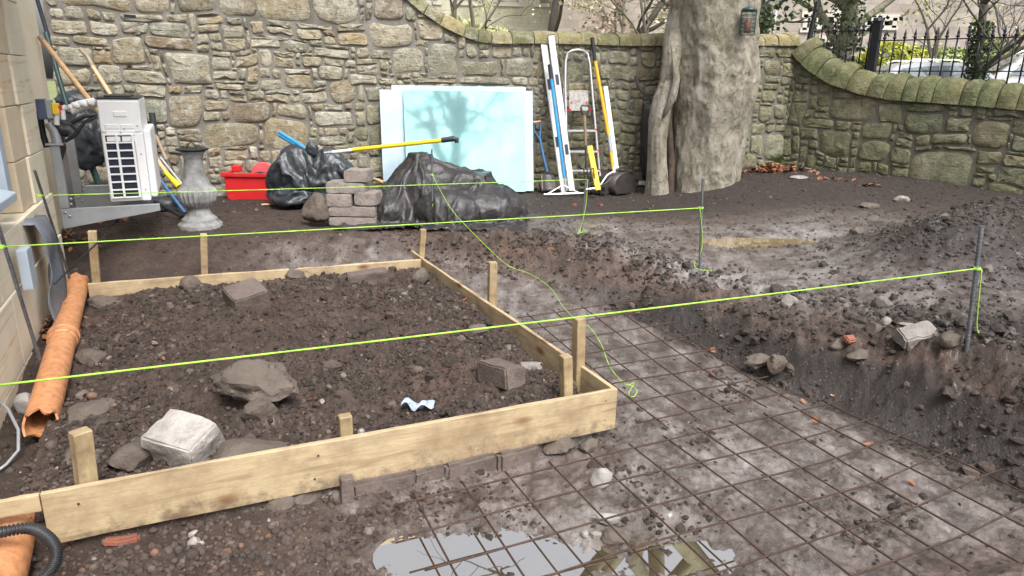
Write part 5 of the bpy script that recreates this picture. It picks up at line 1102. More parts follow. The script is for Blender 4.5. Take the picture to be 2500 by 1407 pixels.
def creases(R, Fc, amp, f, seed):
    """fine sharp creases of thin plastic, raised along the surface normals"""
    Fq = np.array(Fc); nf = np.cross(R[Fq[:, 1]]-R[Fq[:, 0]], R[Fq[:, 2]]-R[Fq[:, 0]]); Nv = np.zeros_like(R)
    for k in range(Fq.shape[1]): np.add.at(Nv, Fq[:, k], nf)
    Nv /= np.linalg.norm(Nv, axis=1)[:, None]+1e-9; Nv *= 1.0 if Nv[:, 2].sum() > 0 else -1.0
    w1 = R + .10*np.stack([n3(R[:, 0]*4, R[:, 1]*4, R[:, 2]*4, seed+q) for q in (1, 2, 3)], 1)
    def rg(ff, sd): return np.clip(1-np.abs(n3(w1[:, 0]*ff+sd, w1[:, 1]*ff, w1[:, 2]*ff*.7, seed+sd))*3.4, 0, 1)**1.6
    return R + Nv*(amp*(rg(f, 11) + .75*rg(f*1.9, 12) + .4*rg(f*3.4, 13) - .5))[:, None]
def solid_box(c, size, yaw=0.0): m_ = MB(); m_.box(c, size, rotz(yaw)); return np.concatenate(m_.V), m_.F
def solid_ball(c, r): V, Fc = ICO[3]; return V*np.array(r)+np.array(c), Fc
GROUND_S = solid_box((-1, 6.9, -.06), (6, 4, .12))
gb = onz(740, 500, 0.0); bag = thing('rubble_bag', 'big slumped black polythene bag beside the red box', 'bag', gb)
Yb = 7.08
def sim_bag(name, c, r, core, seed, press=-.5, shr=-.12, frames=28):
    V, Fc = ICO[5]; P = V*np.array(r)*(1+.16*n3(V[:, 0]*2+seed, V[:, 1]*2, V[:, 2]*2, seed))[:, None] + np.array(c)
    R = run_cloth(P, Fc, [GROUND_S]+core, frames=frames, pressure=press, shrink=shr); R = creases(R, Fc, .016, 5.5, seed); o = mk(name, R, Fc, M_BAG, bag, True); sb = o.modifiers.new('smooth', 'SUBSURF'); sb.levels = 0; sb.render_levels = 1
    return R
c1 = ony(742, 440, Yb); c2 = ony(808, 440, Yb-.06)
sim_bag('bag_body', (c1[0], c1[1], .39), (.34, .30, .43), [solid_ball((c1[0], c1[1], .26), (.21, .18, .30)), solid_ball((c1[0]-.06, c1[1]-.03, .47), (.15, .12, .14))], 3)
sim_bag('bag_lobe', (c2[0], c2[1], .38), (.31, .26, .42), [solid_ball((c2[0], c2[1], .24), (.19, .15, .34))], 8)
blob('knot', ony(762, 364, Yb-.1), (.06, .05, .09), M_BAG, bag, 6, .02, 14, .01, 30, 4)
tarp = thing('covered_heap', 'heap covered by a dusty crumpled black sheet in front of the glass panes', 'covered heap', onz(1085, 530, 0))
nx, ny = 116, 94
pk = ony(1028, 362, 6.68)
X, Y = np.meshgrid(np.linspace(pk[0]-.74, pk[0]+1.12, nx), np.linspace(5.70, 7.40, ny), indexing='ij')
Z = pk[2] + .10 + .07*n2(X*2.4, Y*2.4, 5) + .03*n2(X*6, Y*6, 6)
q_ = [(i*ny+j, i*ny+j+1, (i+1)*ny+j+1, (i+1)*ny+j) for i in range(nx-1) for j in range(ny-1)]
u = pk[0]; sol = [GROUND_S, solid_box((u-.01, 6.70, pk[2]/2-.03), (.16, .20, pk[2]-.06), .5), solid_ball((u+.16, 6.62, pk[2]*.52), (.16, .2, .16)), solid_ball((u+.05, 6.68, .25), (.36, .34, .25)), solid_box((u+.42, 6.72, .20), (.42, .40, .40), -.15), solid_ball((u+.62, 6.55, .10), (.36, .34, .22)), solid_ball((u+.28, 6.30, .08), (.30, .20, .22)), solid_ball((u-.28, 6.45, .08), (.26, .3, .17))]
R = run_cloth(np.stack([X, Y, Z], 2).reshape(-1, 3), q_, sol, frames=46, quality=5, bend=.2, shrink=-.09)
R = creases(R, q_, .019, 4.5, 5)
o = mk('sheet', R, q_, M_TARP, tarp, True); sb = o.modifiers.new('smooth', 'SUBSURF'); sb.levels = 0; sb.render_levels = 1
bx = thing('paving_block', 'grey paving block peeping out under the edge of the black sheet', 'block', onz(1135, 523, 0)); p = onz(1138, 524, 0); mb = MB(); mb.box(p+(0, .08, .06), (.10, .16, .13)); mb.obj('block_body', M_BLOCK, bx, bevel=.006); mb = MB(); mb.box(p+(.07, .08, .06), (.02, .16, .14)); mb.obj('block_edge', M_CONC, bx, bevel=.004)

# ------------------------------------------------------------------ red box with saw guard, baluster, tools
rb = onz(605, 487, 0); red = thing('red_box', 'red plastic tool crate with a faded red round guard sticking out', 'crate', rb)
YR = rb[1]
def rq(px, py): return ony(px, py, YR)
p1, p2, p3, p4 = rq(545, 425), rq(668, 425), rq(665, 483), rq(556, 487)
def tub(name, pt0, pt1, pb0, pb1, dep, m, parent):
    off = np.array([.15*0, dep, 0]); V = [pb0, pb1, pb1+off*.9, pb0+off*.9, pt0, pt1, pt1+off, pt0+off]; V = np.array(V); V[0:4, 2] = V[0, 2]; V[4:8, 2] = V[4, 2]
    i = V.copy(); c = V.mean(0); i[:, :2] = c[:2] + (V[:, :2]-c[:2])*.94; i[0:4, 2] += .015; VV = np.concatenate([V, i])
    Fc = [(3, 2, 1, 0), (0, 1, 5, 4), (1, 2, 6, 5), (2, 3, 7, 6), (3, 0, 4, 7), (8, 9, 10, 11), (12, 13, 9, 8), (13, 14, 10, 9), (14, 15, 11, 10), (15, 12, 8, 11), (4, 5, 13, 12), (5, 6, 14, 13), (6, 7, 15, 14), (7, 4, 12, 15)]
    return mk(name, VV, Fc, m, parent, bevel=.008)
tub('tub', p1, p2, p4, p3, .34, M_RED, red)
mb = MB(); c = (p1+p2)/2; mb.box(c+(0, -.005, -.012), (p2[0]-p1[0]+.05, .03, .04)); mb.obj('rim', M_RED, red, bevel=.006); 
for sx in (0, 1): mb = MB(); q = (p1 if sx == 0 else p2); mb.box(q+(0, .17, -.012), (.035, .36, .04)); mb.obj('rim', M_RED, red, bevel=.006)
for px in (566, 655): mb = MB(); mb.box(rq(px, 484)+(0, .01, .0), (.05, .03, .05)); mb.obj('foot', M_RED, red, bevel=.006)
mb = MB(); mb.lathe([(.13, -.03), (.14, 0), (.13, .03), (.05, .04)], rq(632, 428)+(0, .16, -.02), 30, np.array([(1, 0, 0), (0, 0, 1), (0, -1, 0)])); mb.obj('round_guard', M_PINK, red, smooth=True, sharp=.6)
mb = MB(); mb.box(rq(568, 415)+(0, .12, 0), (.09, .10, .07)); mb.obj('hinge_block', M_RED, red, bevel=.015)
mb = MB(); mb.tube([rq(612, 430)+(0, .02, .01), rq(635, 424)+(0, .01, .01), rq(660, 430)+(0, .02, .01)], .012, 8); mb.obj('strap', M_RUBBER, red, smooth=True)
o = mk('yellow_case', *(lambda b: (np.concatenate(b.V), b.F))(MB().box(rq(640, 484)+(.02, .12, .02), (.62, .18, .06))), M_ORA, None, loc=rq(640, 484), bevel=.008); tag(o, 'yellow tool showing under the red crate and the black bag', 'tool case')
pb0 = gpx(475, 560, 0); Yp = pb0[1]+.12; pc_ = lambda y: ony(474, y, Yp)[2]
bal = thing('stone_baluster', 'weathered grey cast-stone baluster with a black metal sundial plate on top', 'baluster', (pb0[0], Yp, pb0[2]))
k = (ony(520, 470, Yp)[0]-ony(430, 470, Yp)[0])/90.0     # metres per photo pixel here
z_ = lambda y: pc_(y) - pb0[2]
prof = [(0.0, -.03), (50, -.03), (50, z_(566)), (52, z_(556)), (51, z_(545)), (44, z_(540)), (42, z_(538)), (41, z_(533)), (30, z_(524)), (25, z_(512)), (25, z_(508)), (30, z_(502)), (39, z_(490)), (43, z_(474)), (43, z_(465)), (39, z_(459)), (33, z_(452)), (26, z_(432)), (22.5, z_(410)), (21, z_(388)), (22, z_(385)), (24, z_(378)), (28, z_(373)), (28, z_(369)), (0, z_(369))]
bc = np.array([pb0[0]+.0, Yp, pb0[2]])
def fluted(prof, n=72):
    G = []
    for r, zz_ in prof:
        a = np.arange(n)*2*math.pi/n; rr = (r*k if r > 0 else .001)
        fl = sstep(z_(506), z_(496), np.array(zz_))*sstep(z_(453), z_(462), np.array(zz_))
        R_ = rr*(1-.07*fl*np.clip(np.cos(a*24), -.2, 1)*-1); G.append(np.stack([R_*np.cos(a), R_*np.sin(a), np.full(n, zz_)], 1)+bc)
    return np.array(G)
# refine profile
pr = np.array(prof, float); tt = np.linspace(0, len(pr)-1, 140); pr2 = np.stack([np.interp(tt, np.arange(len(pr)), pr[:, 0]), np.interp(tt, np.arange(len(pr)), pr[:, 1])], 1)
split = int(np.argmax(pr2[:, 1] > z_(541))); mb = MB(); mb.grid(fluted(pr2[:split+1]), True); mb.obj('plinth', M_PED, bal, smooth=True, sharp=.7); mb = MB(); mb.grid(fluted(pr2[split:]), True); mb.obj('column', M_PED, bal, smooth=True, sharp=.7)
mb = MB(); mb.lathe([(36*k, 0), (38*k, .008), (36*k, .014), (0, .016)], bc+UP*z_(367), 26); mb.obj('dial_plate', M_IRON, bal, smooth=True, sharp=.5)
mb = MB(); mb.tube([bc+UP*(z_(367)+.014)+(-.05, 0, 0), bc+UP*(z_(367)+.075)+(.0, 0, 0), bc+UP*(z_(367)+.014)+(.04, 0, 0)], .004, 6); mb.obj('gnomon', M_IRON, bal)

def pole(mb, p, q, r0, r1=None, n=10): mb.tube([np.array(p), np.array(p)*.5+np.array(q)*.5, np.array(q)], [r0, (r0+(r1 or r0))/2, r1 or r0], n)
def tool(name, label, cat, base, group=None): return thing(name, label, cat, base, group)
def part(root, name, m, pts, r, n=10, smooth=True): mb = MB(); mb.tube(pts, r, n); return mb.obj(name, m, root, smooth=smooth, sharp=.8)
# long handles leaning behind the heat pump
Yh = 6.3
t_ = tool('wooden_pole', 'long pale wooden pole leaning steeply from the heat pump towards the house corner', 'pole', ony(240, 262, Yh)); part(t_, 'shaft', M_HANDLE, [ony(262, 300, Yh), ony(97, 90, Yh-.2)], .021, 12); part(t_, 'darkened_tip', M_OLDHANDLE, [ony(103, 98, Yh-.195), ony(96, 88, Yh-.2)], .0225, 12)
t_ = tool('rake_handle', 'shorter wooden handle with weathered green-grey end leaning behind the heat pump', 'tool handle', ony(272, 228, 6.9)); part(t_, 'shaft', M_HANDLE, [ony(300, 280, 6.9), ony(226, 162, 7.05)], .02, 10); part(t_, 'weathered_end', M_OLDHANDLE, [ony(226, 162, 7.05), ony(214, 138, 7.07), ony(196, 120, 7.1)], .021, 10)
t_ = tool('drain_pipe', 'thin dark pole standing in the corner behind the wooden handles', 'pole', ony(160, 250, 6.6)); part(t_, 'upper_pole', M_RUBBER, [ony(88, -10, 6.75), ony(118, 90, 6.7)], .018, 8); part(t_, 'green_pole', M_GREENP, [ony(112, 80, 6.7), ony(168, 275, 6.5)], .021, 8)
t_ = tool('post_rammer', 'dark green pole with a black round foot standing under the heat pump', 'rammer', onz(240, 505, 0)); Yg = 6.75; part(t_, 'shaft', M_GREENP, [ony(196, 335, Yg), ony(243, 455, Yg)], .03, 12); mb = MB(); mb.lathe([(.08, -.05), (.088, .0), (.085, .03), (.03, .05)], ony(245, 462, Yg), 20); mb.obj('foot', M_BLACKP, t_, smooth=True, sharp=.6)
bb = thing('bin_bag', 'limp black bin bag stuffed behind the heat pump pipes', 'bag', onz(215, 500, 0)); blob('bag_body', ony(205, 330, 6.75), (.22, .16, .32), M_BAG, bb, 21, .04, 7, .015, 18, 5); blob('bag_top', ony(178, 248, 6.7), (.15, .13, .10), M_BAG, bb, 22, .04, 9, .015, 22, 4)
b2 = thing('bin_bag', 'black bag slumped on the ground under the tip of the bracket', 'bag', onz(375, 525, 0)); blob('bag_body', ony(380, 505, 6.7), (.25, .16, .11), M_BAG, b2, 23, .03, 8, .012, 20, 4)
# tools between the heat pump and the baluster
Yq = 7.0
t_ = tool('spade', 'old spade with black grip and grey shaft leaning against the back wall', 'spade', ony(435, 480, Yq)); part(t_, 'grip', M_RUBBER, [ony(371, 276, Yq+.35), ony(374, 305, Yq+.33)], .032, 8); part(t_, 'socket', M_RUBBER, [ony(374, 305, Yq+.33), ony(382, 335, Yq+.3)], .024, 8); part(t_, 'shaft', M_OLDHANDLE, [ony(380, 330, Yq+.3), ony(408, 395, Yq+.2)], .019, 10); part(t_, 'blade_neck', M_BUCKET, [ony(408, 392, Yq+.2), ony(432, 450, Yq+.05), ony(450, 500, Yq)], .026, 8)
t_ = tool('pickaxe_handle', 'pale wooden handle with a yellow plastic end behind the baluster', 'tool handle', ony(440, 470, Yq-.1)); part(t_, 'shaft', M_HANDLE, [ony(362, 360, Yq+.1), ony(408, 425, Yq-.05)], .022, 10); part(t_, 'yellow_end', M_YEL, [ony(403, 420, Yq-.05), ony(437, 456, Yq-.1)], [.022, .034], 10)
t_ = tool('thin_pole', 'thin pale metal pole slanting behind the baluster', 'pole', ony(445, 470, Yq)); part(t_, 'shaft', M_ALU, [ony(392, 385, Yq+.2), ony(445, 452, Yq)], .014, 8)
t_ = tool('crowbar', 'blue bar slanting from the heat pump to the foot of the baluster', 'bar', ony(430, 500, 6.6)); part(t_, 'shaft', M_BLUES, [ony(372, 415, 6.9), ony(452, 520, 6.5)], .015, 8)
t_ = tool('black_bar', 'black bar lying from the bag to the foot of the baluster', 'bar', ony(420, 520, 6.3)); part(t_, 'shaft', M_RUBBER, [ony(372, 400, 6.9), ony(400, 432, 6.85)], .016, 8); part(t_, 'claw_end', M_RUBBER, [ony(378, 492, 6.5), ony(445, 530, 6.2)], .018, 8)
t_ = tool('trowel', 'muddy trowel with a pale edge lying at the right foot of the baluster', 'trowel', onz(515, 530, 0)); mb = MB(); a, b_, c = onz(502, 502, .12), onz(528, 532, .03), onz(505, 545, .03); mb.prism([a, b_, c], (0, .01, .012)); mb.obj('blade', M_BUCKET, t_); part(t_, 'blade_rib', M_ALU, [a, b_], .008, 6)
for i, (px, py, w_) in enumerate([(722, 508, .12)]): rock('rock', 'small brick chip in front of the black bag', 'brick chip', px, py, w_, .06, .07, M_BRICK, 130+i, .1, (0, 0), .15, 8, .04, 3)
t_ = tool('batten', 'thin wooden batten lying in front of the red crate', 'batten', onz(665, 499, 0)); part(t_, 'strip', M_HANDLE, [onz(638, 500, .015), onz(705, 497, .015)], .010, 6)
Yy = 6.55
t_ = tool('long_broom', 'yellow tubular handle with black angled grip lying across the bag and the sheet heap', 'tool', ony(800, 372, Yy)); part(t_, 'tube', M_YEL, [ony(862, 366, Yy+.1), ony(1080, 343, Yy-.0)], .019, 14); part(t_, 'label_sleeve', M_WHITE, [ony(812, 372, Yy+.1), ony(864, 366, Yy+.1)], .016, 12); part(t_, 'grip', M_RUBBER, [ony(1078, 343, Yy), ony(1106, 339, Yy), ony(1115, 341, Yy), ony(1115, 349, Yy)], [.024, .025, .024, .018], 12); part(t_, 'ferrule', M_ALU, [ony(792, 374, Yy+.1), ony(814, 372, Yy+.1)], .012, 8)
for dx in (0, 1): t_ = tool('blue_pipe', ['upper of the two blue water pipes sticking out of the black bag', 'lower of the two blue water pipes sticking out of the black bag'][dx], 'pipe', ony(740, 365, 7.1), 'blue pipes in the bag'); part(t_, 'tube', M_BLUE, [ony(682, 323+7*dx, 7.15), ony(760, 372+4*dx, 7.0)], .018, 10)
t_ = tool('scraper', 'tool with pale blade and wooden end poking out beside the sheet heap', 'tool', ony(915, 435, 6.7)); part(t_, 'blade', M_ALU, [ony(900, 432, 6.7), ony(922, 440, 6.65)], .014, 8); part(t_, 'wooden_end', M_HANDLE, [ony(920, 439, 6.65), ony(936, 446, 6.62)], .017, 8)

# ------------------------------------------------------------------ glass panes leaning on the wall
def wallpt(px, py, off): return onpl(px, py, B0 + BN*off, BN)
def pane(label, x0, x1, ytop, off_b, off_t, m=M_PANE, th=.010, zbot=.02):
    t0, t1 = wallpt(x0, ytop, off_t), wallpt(x1, ytop+2, off_t); t1[2] = t0[2]
    u0, u1 = (t0-B0) @ BD, (t1-B0) @ BD
    b0 = B0+BD*u0+BN*off_b+UP*zbot; b1 = B0+BD*u1+BN*off_b+UP*zbot
    x = nrm(b1-b0); y = nrm(t0-b0); z = np.cross(x, y); w_, h_ = np.linalg.norm(b1-b0), np.linalg.norm(t0-b0)
    mb = MB(); mb.box((0, 0, 0), (w_, h_, th)); o = mb.obj('glass_pane', m, None, M=mat4(np.array([x, y, z]), (b0+t1)/2), bevel=.0015)
    return tag(o, label, 'glass pane', 'glass panes leaning on the back wall')
M_EDGE = simple('pale_glass_edge', (.52, .66, .74), .15, .35, .1, 4)
pane('rearmost glass pane, tallest of the leaning panes with only its top strip showing', 955, 1284, 208, .17, .045, M_EDGE)
pane('grey-blue glass pane showing at the left edge of the leaning panes', 926, 1250, 219, .22, .075, M_EDGE)
pane('rightmost glass pane of the leaning panes, showing a pale strip at its right', 1040, 1300, 219, .255, .098, M_EDGE)
pane('front glass pane of the leaning panes with a bright cyan face', 984, 1279, 221, .30, .125)
mb = MB(); a = wallpt(1286, 222, .11); b_ = wallpt(1314, 466, .30)
# ------------------------------------------------------------------ tools by the ladder
def W(px, py, off): return wallpt(px, py, off)
t_ = tool('shovel', 'blue handled shovel with a muddy grey blade left of the straightedges', 'shovel', onz(1345, 472, 0))
part(t_, 'shaft', M_BLUES, [W(1318, 338, .12), W(1326, 380, .16), W(1336, 420, .2)], [.014, .017, .018]); mb = MB()
for sgn, x_ in ((0, 1303), (1, 1318)): part(t_, 'handle_fork', M_BLUES, [W(1317, 340, .12), W(x_ + (2 if sgn else 0), 318, .1), W(x_, 300, .09)], .010, 8)
part(t_, 'grip', M_HANDLE, [W(1301, 299, .09), W(1319, 297, .09)], .013, 8)
G = []
for i in range(9):
    v = i/8; row = []
    for j in range(7):
        u = (j/6-.5)*2; p = W(1337+u*(17+2*v) + 4*v, 424+44*v, .22+.12*v); row.append(p + BN*(-.03*(1-u*u)) )
    G.append(row)
mb = MB(); mb.grid(np.array(G)); o = mb.obj('blade', M_BUCKET, t_, smooth=True); sm = o.modifiers.new('thick', 'SOLIDIFY'); sm.thickness = .004
def level(label, top, bot, w_, offt, offb, m, cat, holes, vials, name='straightedge', depth=.03, group=None):
    a, b_ = W(*bot, offb), W(*top, offt); x = nrm(b_-a); y = nrm(BD - x*(BD @ x)); z = np.cross(x, y); L = np.linalg.norm(b_-a); root = tool(name, label, cat, a, group); M0 = np.array([x, y, z])
    # box section made of web strips round the hand holes
    hs_ = sorted(holes); e = 0
    P = lambda u, v, w2: a + x*u + y*v + z*w2
    def bxx(nm, u0, u1, v0, v1, w0, w1, mm, bev=.002): mb = MB(); mb.box((0, 0, 0), (u1-u0, v1-v0, w1-w0)); mb.obj(nm, mm, root, M=mat4(M0, P((u0+u1)/2, (v0+v1)/2, (w0+w1)/2)), bevel=bev)
    for h in hs_ + [None]:
        u1 = L if h is None else h*L-.06; bxx('body', e, u1, -w_/2, w_/2, 0, depth, m)
        if h is not None:
            bxx('edge_flange', u1, u1+.12, -w_/2, -w_/2+.014, 0, depth, m); bxx('edge_flange', u1, u1+.12, w_/2-.014, w_/2, 0, depth, m); bxx('hand_hole', u1, u1+.12, -w_/2+.014, w_/2-.014, .004, .008, M_DARK, 0); e = u1+.12
    for v in vials:
        mb = MB(); mb.lathe([(w_*.30, 0), (w_*.30, .004), (0, .005)], P(v*L, 0, depth), 16, np.array([x, y, z])); mb.obj('vial_window', M_STEELG, root); mb = MB(); mb.box((0, 0, 0), (w_*.36, w_*.2, .004)); mb.obj('vial', simple('vial_green', (.5, .6, .15), .2), root, M=mat4(M0, P(v*L, 0, depth+.005)))
    bxx('end_cap', L, L+.012, -w_/2, w_/2, 0, depth, M_RUBBER); return root
level('left of the two tall white spirit levels leaning on the wall by the ladder', (1326, 90), (1378, 470), .075, .03, .36, M_WHITE, 'spirit level', [.33, .70], [.05, .93], group='tall white spirit levels')
level('right of the two tall white spirit levels leaning on the wall by the ladder', (1346, 87), (1397, 466), .07, .08, .44, M_WHITE, 'spirit level', [.27, .72], [.07, .52, .93], group='tall white spirit levels')
t_ = tool('landscape_rake', 'lawn rake with bright blue shaft and black grip before the white levels', 'rake', W(1385, 468, .5)); part(t_, 'shaft', M_BLUE, [W(1346, 192, .20), W(1378, 435, .5)], .019, 12); part(t_, 'grip', M_RUBBER, [W(1341, 158, .17), W(1346, 194, .2)], .022, 12); part(t_, 'socket', M_ALU, [W(1378, 432, .5), W(1382, 462, .52)], .014, 8)
part(t_, 'head', M_ALU, [W(1328, 475, .56), W(1428, 472, .56)], .012, 6)
for x_ in (1338, 1418): part(t_, 'brace', M_ALU, [W(1374, 452, .52), W(x_, 473, .56)], .007, 6)
# step ladder
lad = tool('step_ladder', 'folded aluminium step ladder leaning against the back wall', 'step ladder', W(1425, 466, .42)); lo, lt = .40, .10
def LW(px, py): return W(px, py, lt + (lo-lt)*np.clip((py-120)/345, 0, 1))
hoop = [(1386, 466), (1383, 330), (1380, 200), (1381, 150), (1386, 130), (1398, 123), (1412, 122), (1425, 124), (1435, 133), (1440, 155), (1451, 280), (1466, 445)]
part(lad, 'front_frame', M_ALU, [LW(*p) for p in hoop], .0145, 8)
for xa, xb in ((1376, 1374), (1446, 1462)):
    part(lad, 'back_leg', M_ALU, [W(xa, 215, .06), W(xb+4, 440, .10)], .012, 8)
def lstep(px0, px1, py, nm='step', d=.09):
    a, b_ = LW(px0, py), LW(px1, py); c = (a+b_)/2; mb = MB(); mb.box((0, 0, 0), (np.linalg.norm(b_-a), d, .022)); mb.obj(nm, M_ALU, lad, M=mat4(frame(b_-a), c-BN*d*.3), bevel=.003)
    for e in (a, b_): mb = MB(); mb.box(e+UP*.012, (.02, .03, .03)); mb.obj('red_cap', M_RED, lad)
for x0, x1, y in ((1384, 1455, 320), (1385, 1460, 371), (1388, 1464, 418)): lstep(x0, x1, y)
pl_ = MB(); a, b_, c, d = LW(1389, 221), LW(1436, 221), LW(1437, 271), LW(1390, 271); pl_.prism([a, b_, c, d], -BN*.02); pl_.obj('platform', simple('worn_white_platform', (.40, .38, .36), .6, 0, .2, 14, (.16, .13, .12), .9, 30), lad, bevel=.003)
for e in (LW(1390, 268), LW(1440, 268)): mb = MB(); mb.box(e+BN*.01, (.03, .02, .025)); mb.obj('red_cap', M_RED, lad)
for x_ in (1395, 1432): mb = MB(); mb.lathe([(.014, 0), (.014, .004), (0, .005)], LW(x_, 250)+BN*.005, 10, np.array([BD, UP, BN])); mb.obj('red_sticker', M_PINK, lad)
# fork
fk = tool('garden_fork', 'garden fork with an iron D handle standing before the step ladder', 'fork', W(1430, 468, .75)); fw = lambda x, y: W(x, y, .75-.0)
part(fk, 'handle', M_BUCKET, [fw(1423, 282), fw(1418, 265), fw(1420, 258), fw(1436, 258), fw(1439, 266), fw(1429, 284)], .011, 8); part(fk, 'shaft', M_OLDHANDLE, [fw(1427, 282), fw(1430, 355)], .017, 10); part(fk, 'socket', M_BUCKET, [fw(1430, 350), fw(1431, 412)], .013, 8)
part(fk, 'shoulder', M_BUCKET, [fw(1424, 413), fw(1450, 411)], .009, 6)
for x_ in (1425, 1433, 1441, 1449): part(fk, 'tine', M_BUCKET, [fw(x_, 412), fw(x_+3, 440), fw(x_+5, 470)], [.008, .007, .005], 6)
level('short yellow spirit level leaning against the step ladder', (1440, 356), (1461, 464), .062, .62, .80, M_YEL, 'spirit level', [], [.1, .45], 'spirit_level', .028)
# lawn lute with orange-yellow shaft and white shaft
t_ = tool('landscape_lute', 'tool with a long orange-yellow shaft, black grip and white braced head', 'lute', W(1490, 462, .5)); part(t_, 'grip', M_RUBBER, [W(1446, 92, .05), W(1453, 152, .1)], .021, 12); part(t_, 'shaft', M_ORA, [W(1453, 150, .1), W(1486, 330, .3), W(1497, 412, .42)], .021, 12); part(t_, 'sleeve', M_STEELG, [W(1486, 330, .302), W(1492, 372, .362)], .0225, 12)
part(t_, 'brace', M_WHITE, [W(1499, 418, .44), W(1482, 428, .48), W(1464, 455, .52)], .010, 6); part(t_, 'head', M_ALU, [W(1428, 463, .52), W(1492, 456, .52)], .014, 6); part(t_, 'neck', M_WHITE, [W(1498, 408, .42), W(1500, 428, .46)], .018, 8)
t_ = tool('white_board', 'slim white plastic strip leaning beside the orange-yellow shaft', 'strip', W(1502, 415, .4)); a, b_ = W(1478, 212, .14), W(1505, 412, .38); x = nrm(a-b_); mb = MB(); mb.box((0, 0, 0), (np.linalg.norm(a-b_), .055, .02)); mb.obj('strip_body', M_WHITE, t_, M=mat4(np.array([x, nrm(BD-x*(BD@x)), np.cross(x, nrm(BD-x*(BD@x)))]), (a+b_)/2), bevel=.003)
# excavator bucket
bk = tool('digger_bucket', 'small dark steel digger bucket lying on the soil left of the tree', 'digger bucket', onz(1530, 476, 0)); q0 = onz(1497, 480, 0); q1 = onz(1575, 470, 0); xb = nrm(q1-q0); yb = np.array([-xb[1], xb[0], 0]); Lb = np.linalg.norm(q1-q0)
def bp(u, v, w_): return q0 + xb*u + yb*v + UP*w_
prof = [(.05, .02), (.02, .10), (.04, .17), (.10, .225), (.19, .25), (.28, .23), (.34, .17), (.37, .09), (.40, .01)]
G = np.array([[bp(u, v, w_) for v in (.0, .13, .27, .40)] for u, w_ in prof]); mb = MB(); mb.grid(G); o = mb.obj('shell', M_BUCKET, bk, smooth=True); sm = o.modifiers.new('t', 'SOLIDIFY'); sm.thickness = .012
for v in (0.0, .40): mb = MB(); mb.prism([bp(u, v, w_) for u, w_ in prof], yb*.012); mb.obj('side_plate', M_BUCKET, bk)
for v in (.09, .28): mb = MB(); mb.prism([bp(.06, v, .02), bp(-.10, v, .0), bp(-.13, v, .06), bp(-.11, v, .13), bp(-.03, v, .15), bp(.10, v, .235), bp(.16, v, .26), bp(.08, v, .12)], yb*.022); mb.obj('ear', M_BUCKET, bk, bevel=.004)
for u, w_ in ((-.08, .10), (-.08, .03)): part(bk, 'pin', M_BUCKET, [bp(u, .06, w_), bp(u, .33, w_)], .018, 10)
mb = MB(); mb.box(bp(.40, .2, .015), (.05, .44, .014), np.array([xb, yb, UP])); mb.obj('cutting_edge', M_BUCKET, bk)
o = mk('white_card', *(lambda b: (np.concatenate(b.V), b.F))(MB().box(onz(1573, 447, .06), (.14, .02, .05))), M_WHITE, None, loc=onz(1573, 447, .06), bevel=.003); tag(o, 'small white plastic offcut between the digger bucket and the tree', 'offcut')
# wheelbarrow stood on end behind the tree
wb = tool('wheelbarrow', 'black wheelbarrow stood on end against the wall half hidden by the tree', 'wheelbarrow', W(1600, 440, .3)); G = []
for i in range(13):
    v = i/12; h = 255+185*v; bul = math.sin(math.pi*min(1, v*1.05))**.6
    G.append([W(1574 - 6*bul + 4*v, h, .14), W(1571-5*bul, h, .22), W(1580-3*bul, h, .30), W(1640, h, .33), W(1690, h, .30), W(1696, h, .2)])
mb = MB(); mb.grid(np.array(G)); o = mb.obj('tray', M_BLACKP, wb, smooth=True); sm = o.modifiers.new('t', 'SOLIDIFY'); sm.thickness = .01
part(wb, 'tray_rim', M_BLACKP, [W(1575, 256, .13), W(1566, 300, .13), W(1566, 400, .13), W(1574, 438, .13)], .012, 8)
for x_ in (0, 95): part(wb, 'handle', M_RUBBER, [W(1551+x_, 186, .10), W(1558+x_, 212, .14), W(1592+x_, 250, .3), W(1600+x_, 430, .36)], .017, 8)
mb = MB(); mb.lathe([(.04, -.04), (.15, -.04), (.18, 0), (.15, .04), (.04, .04)], W(1650, 470, .35)+UP*.18, 24, np.array([BN, UP, BD])); mb.obj('wheel', M_RUBBER, wb, smooth=True)

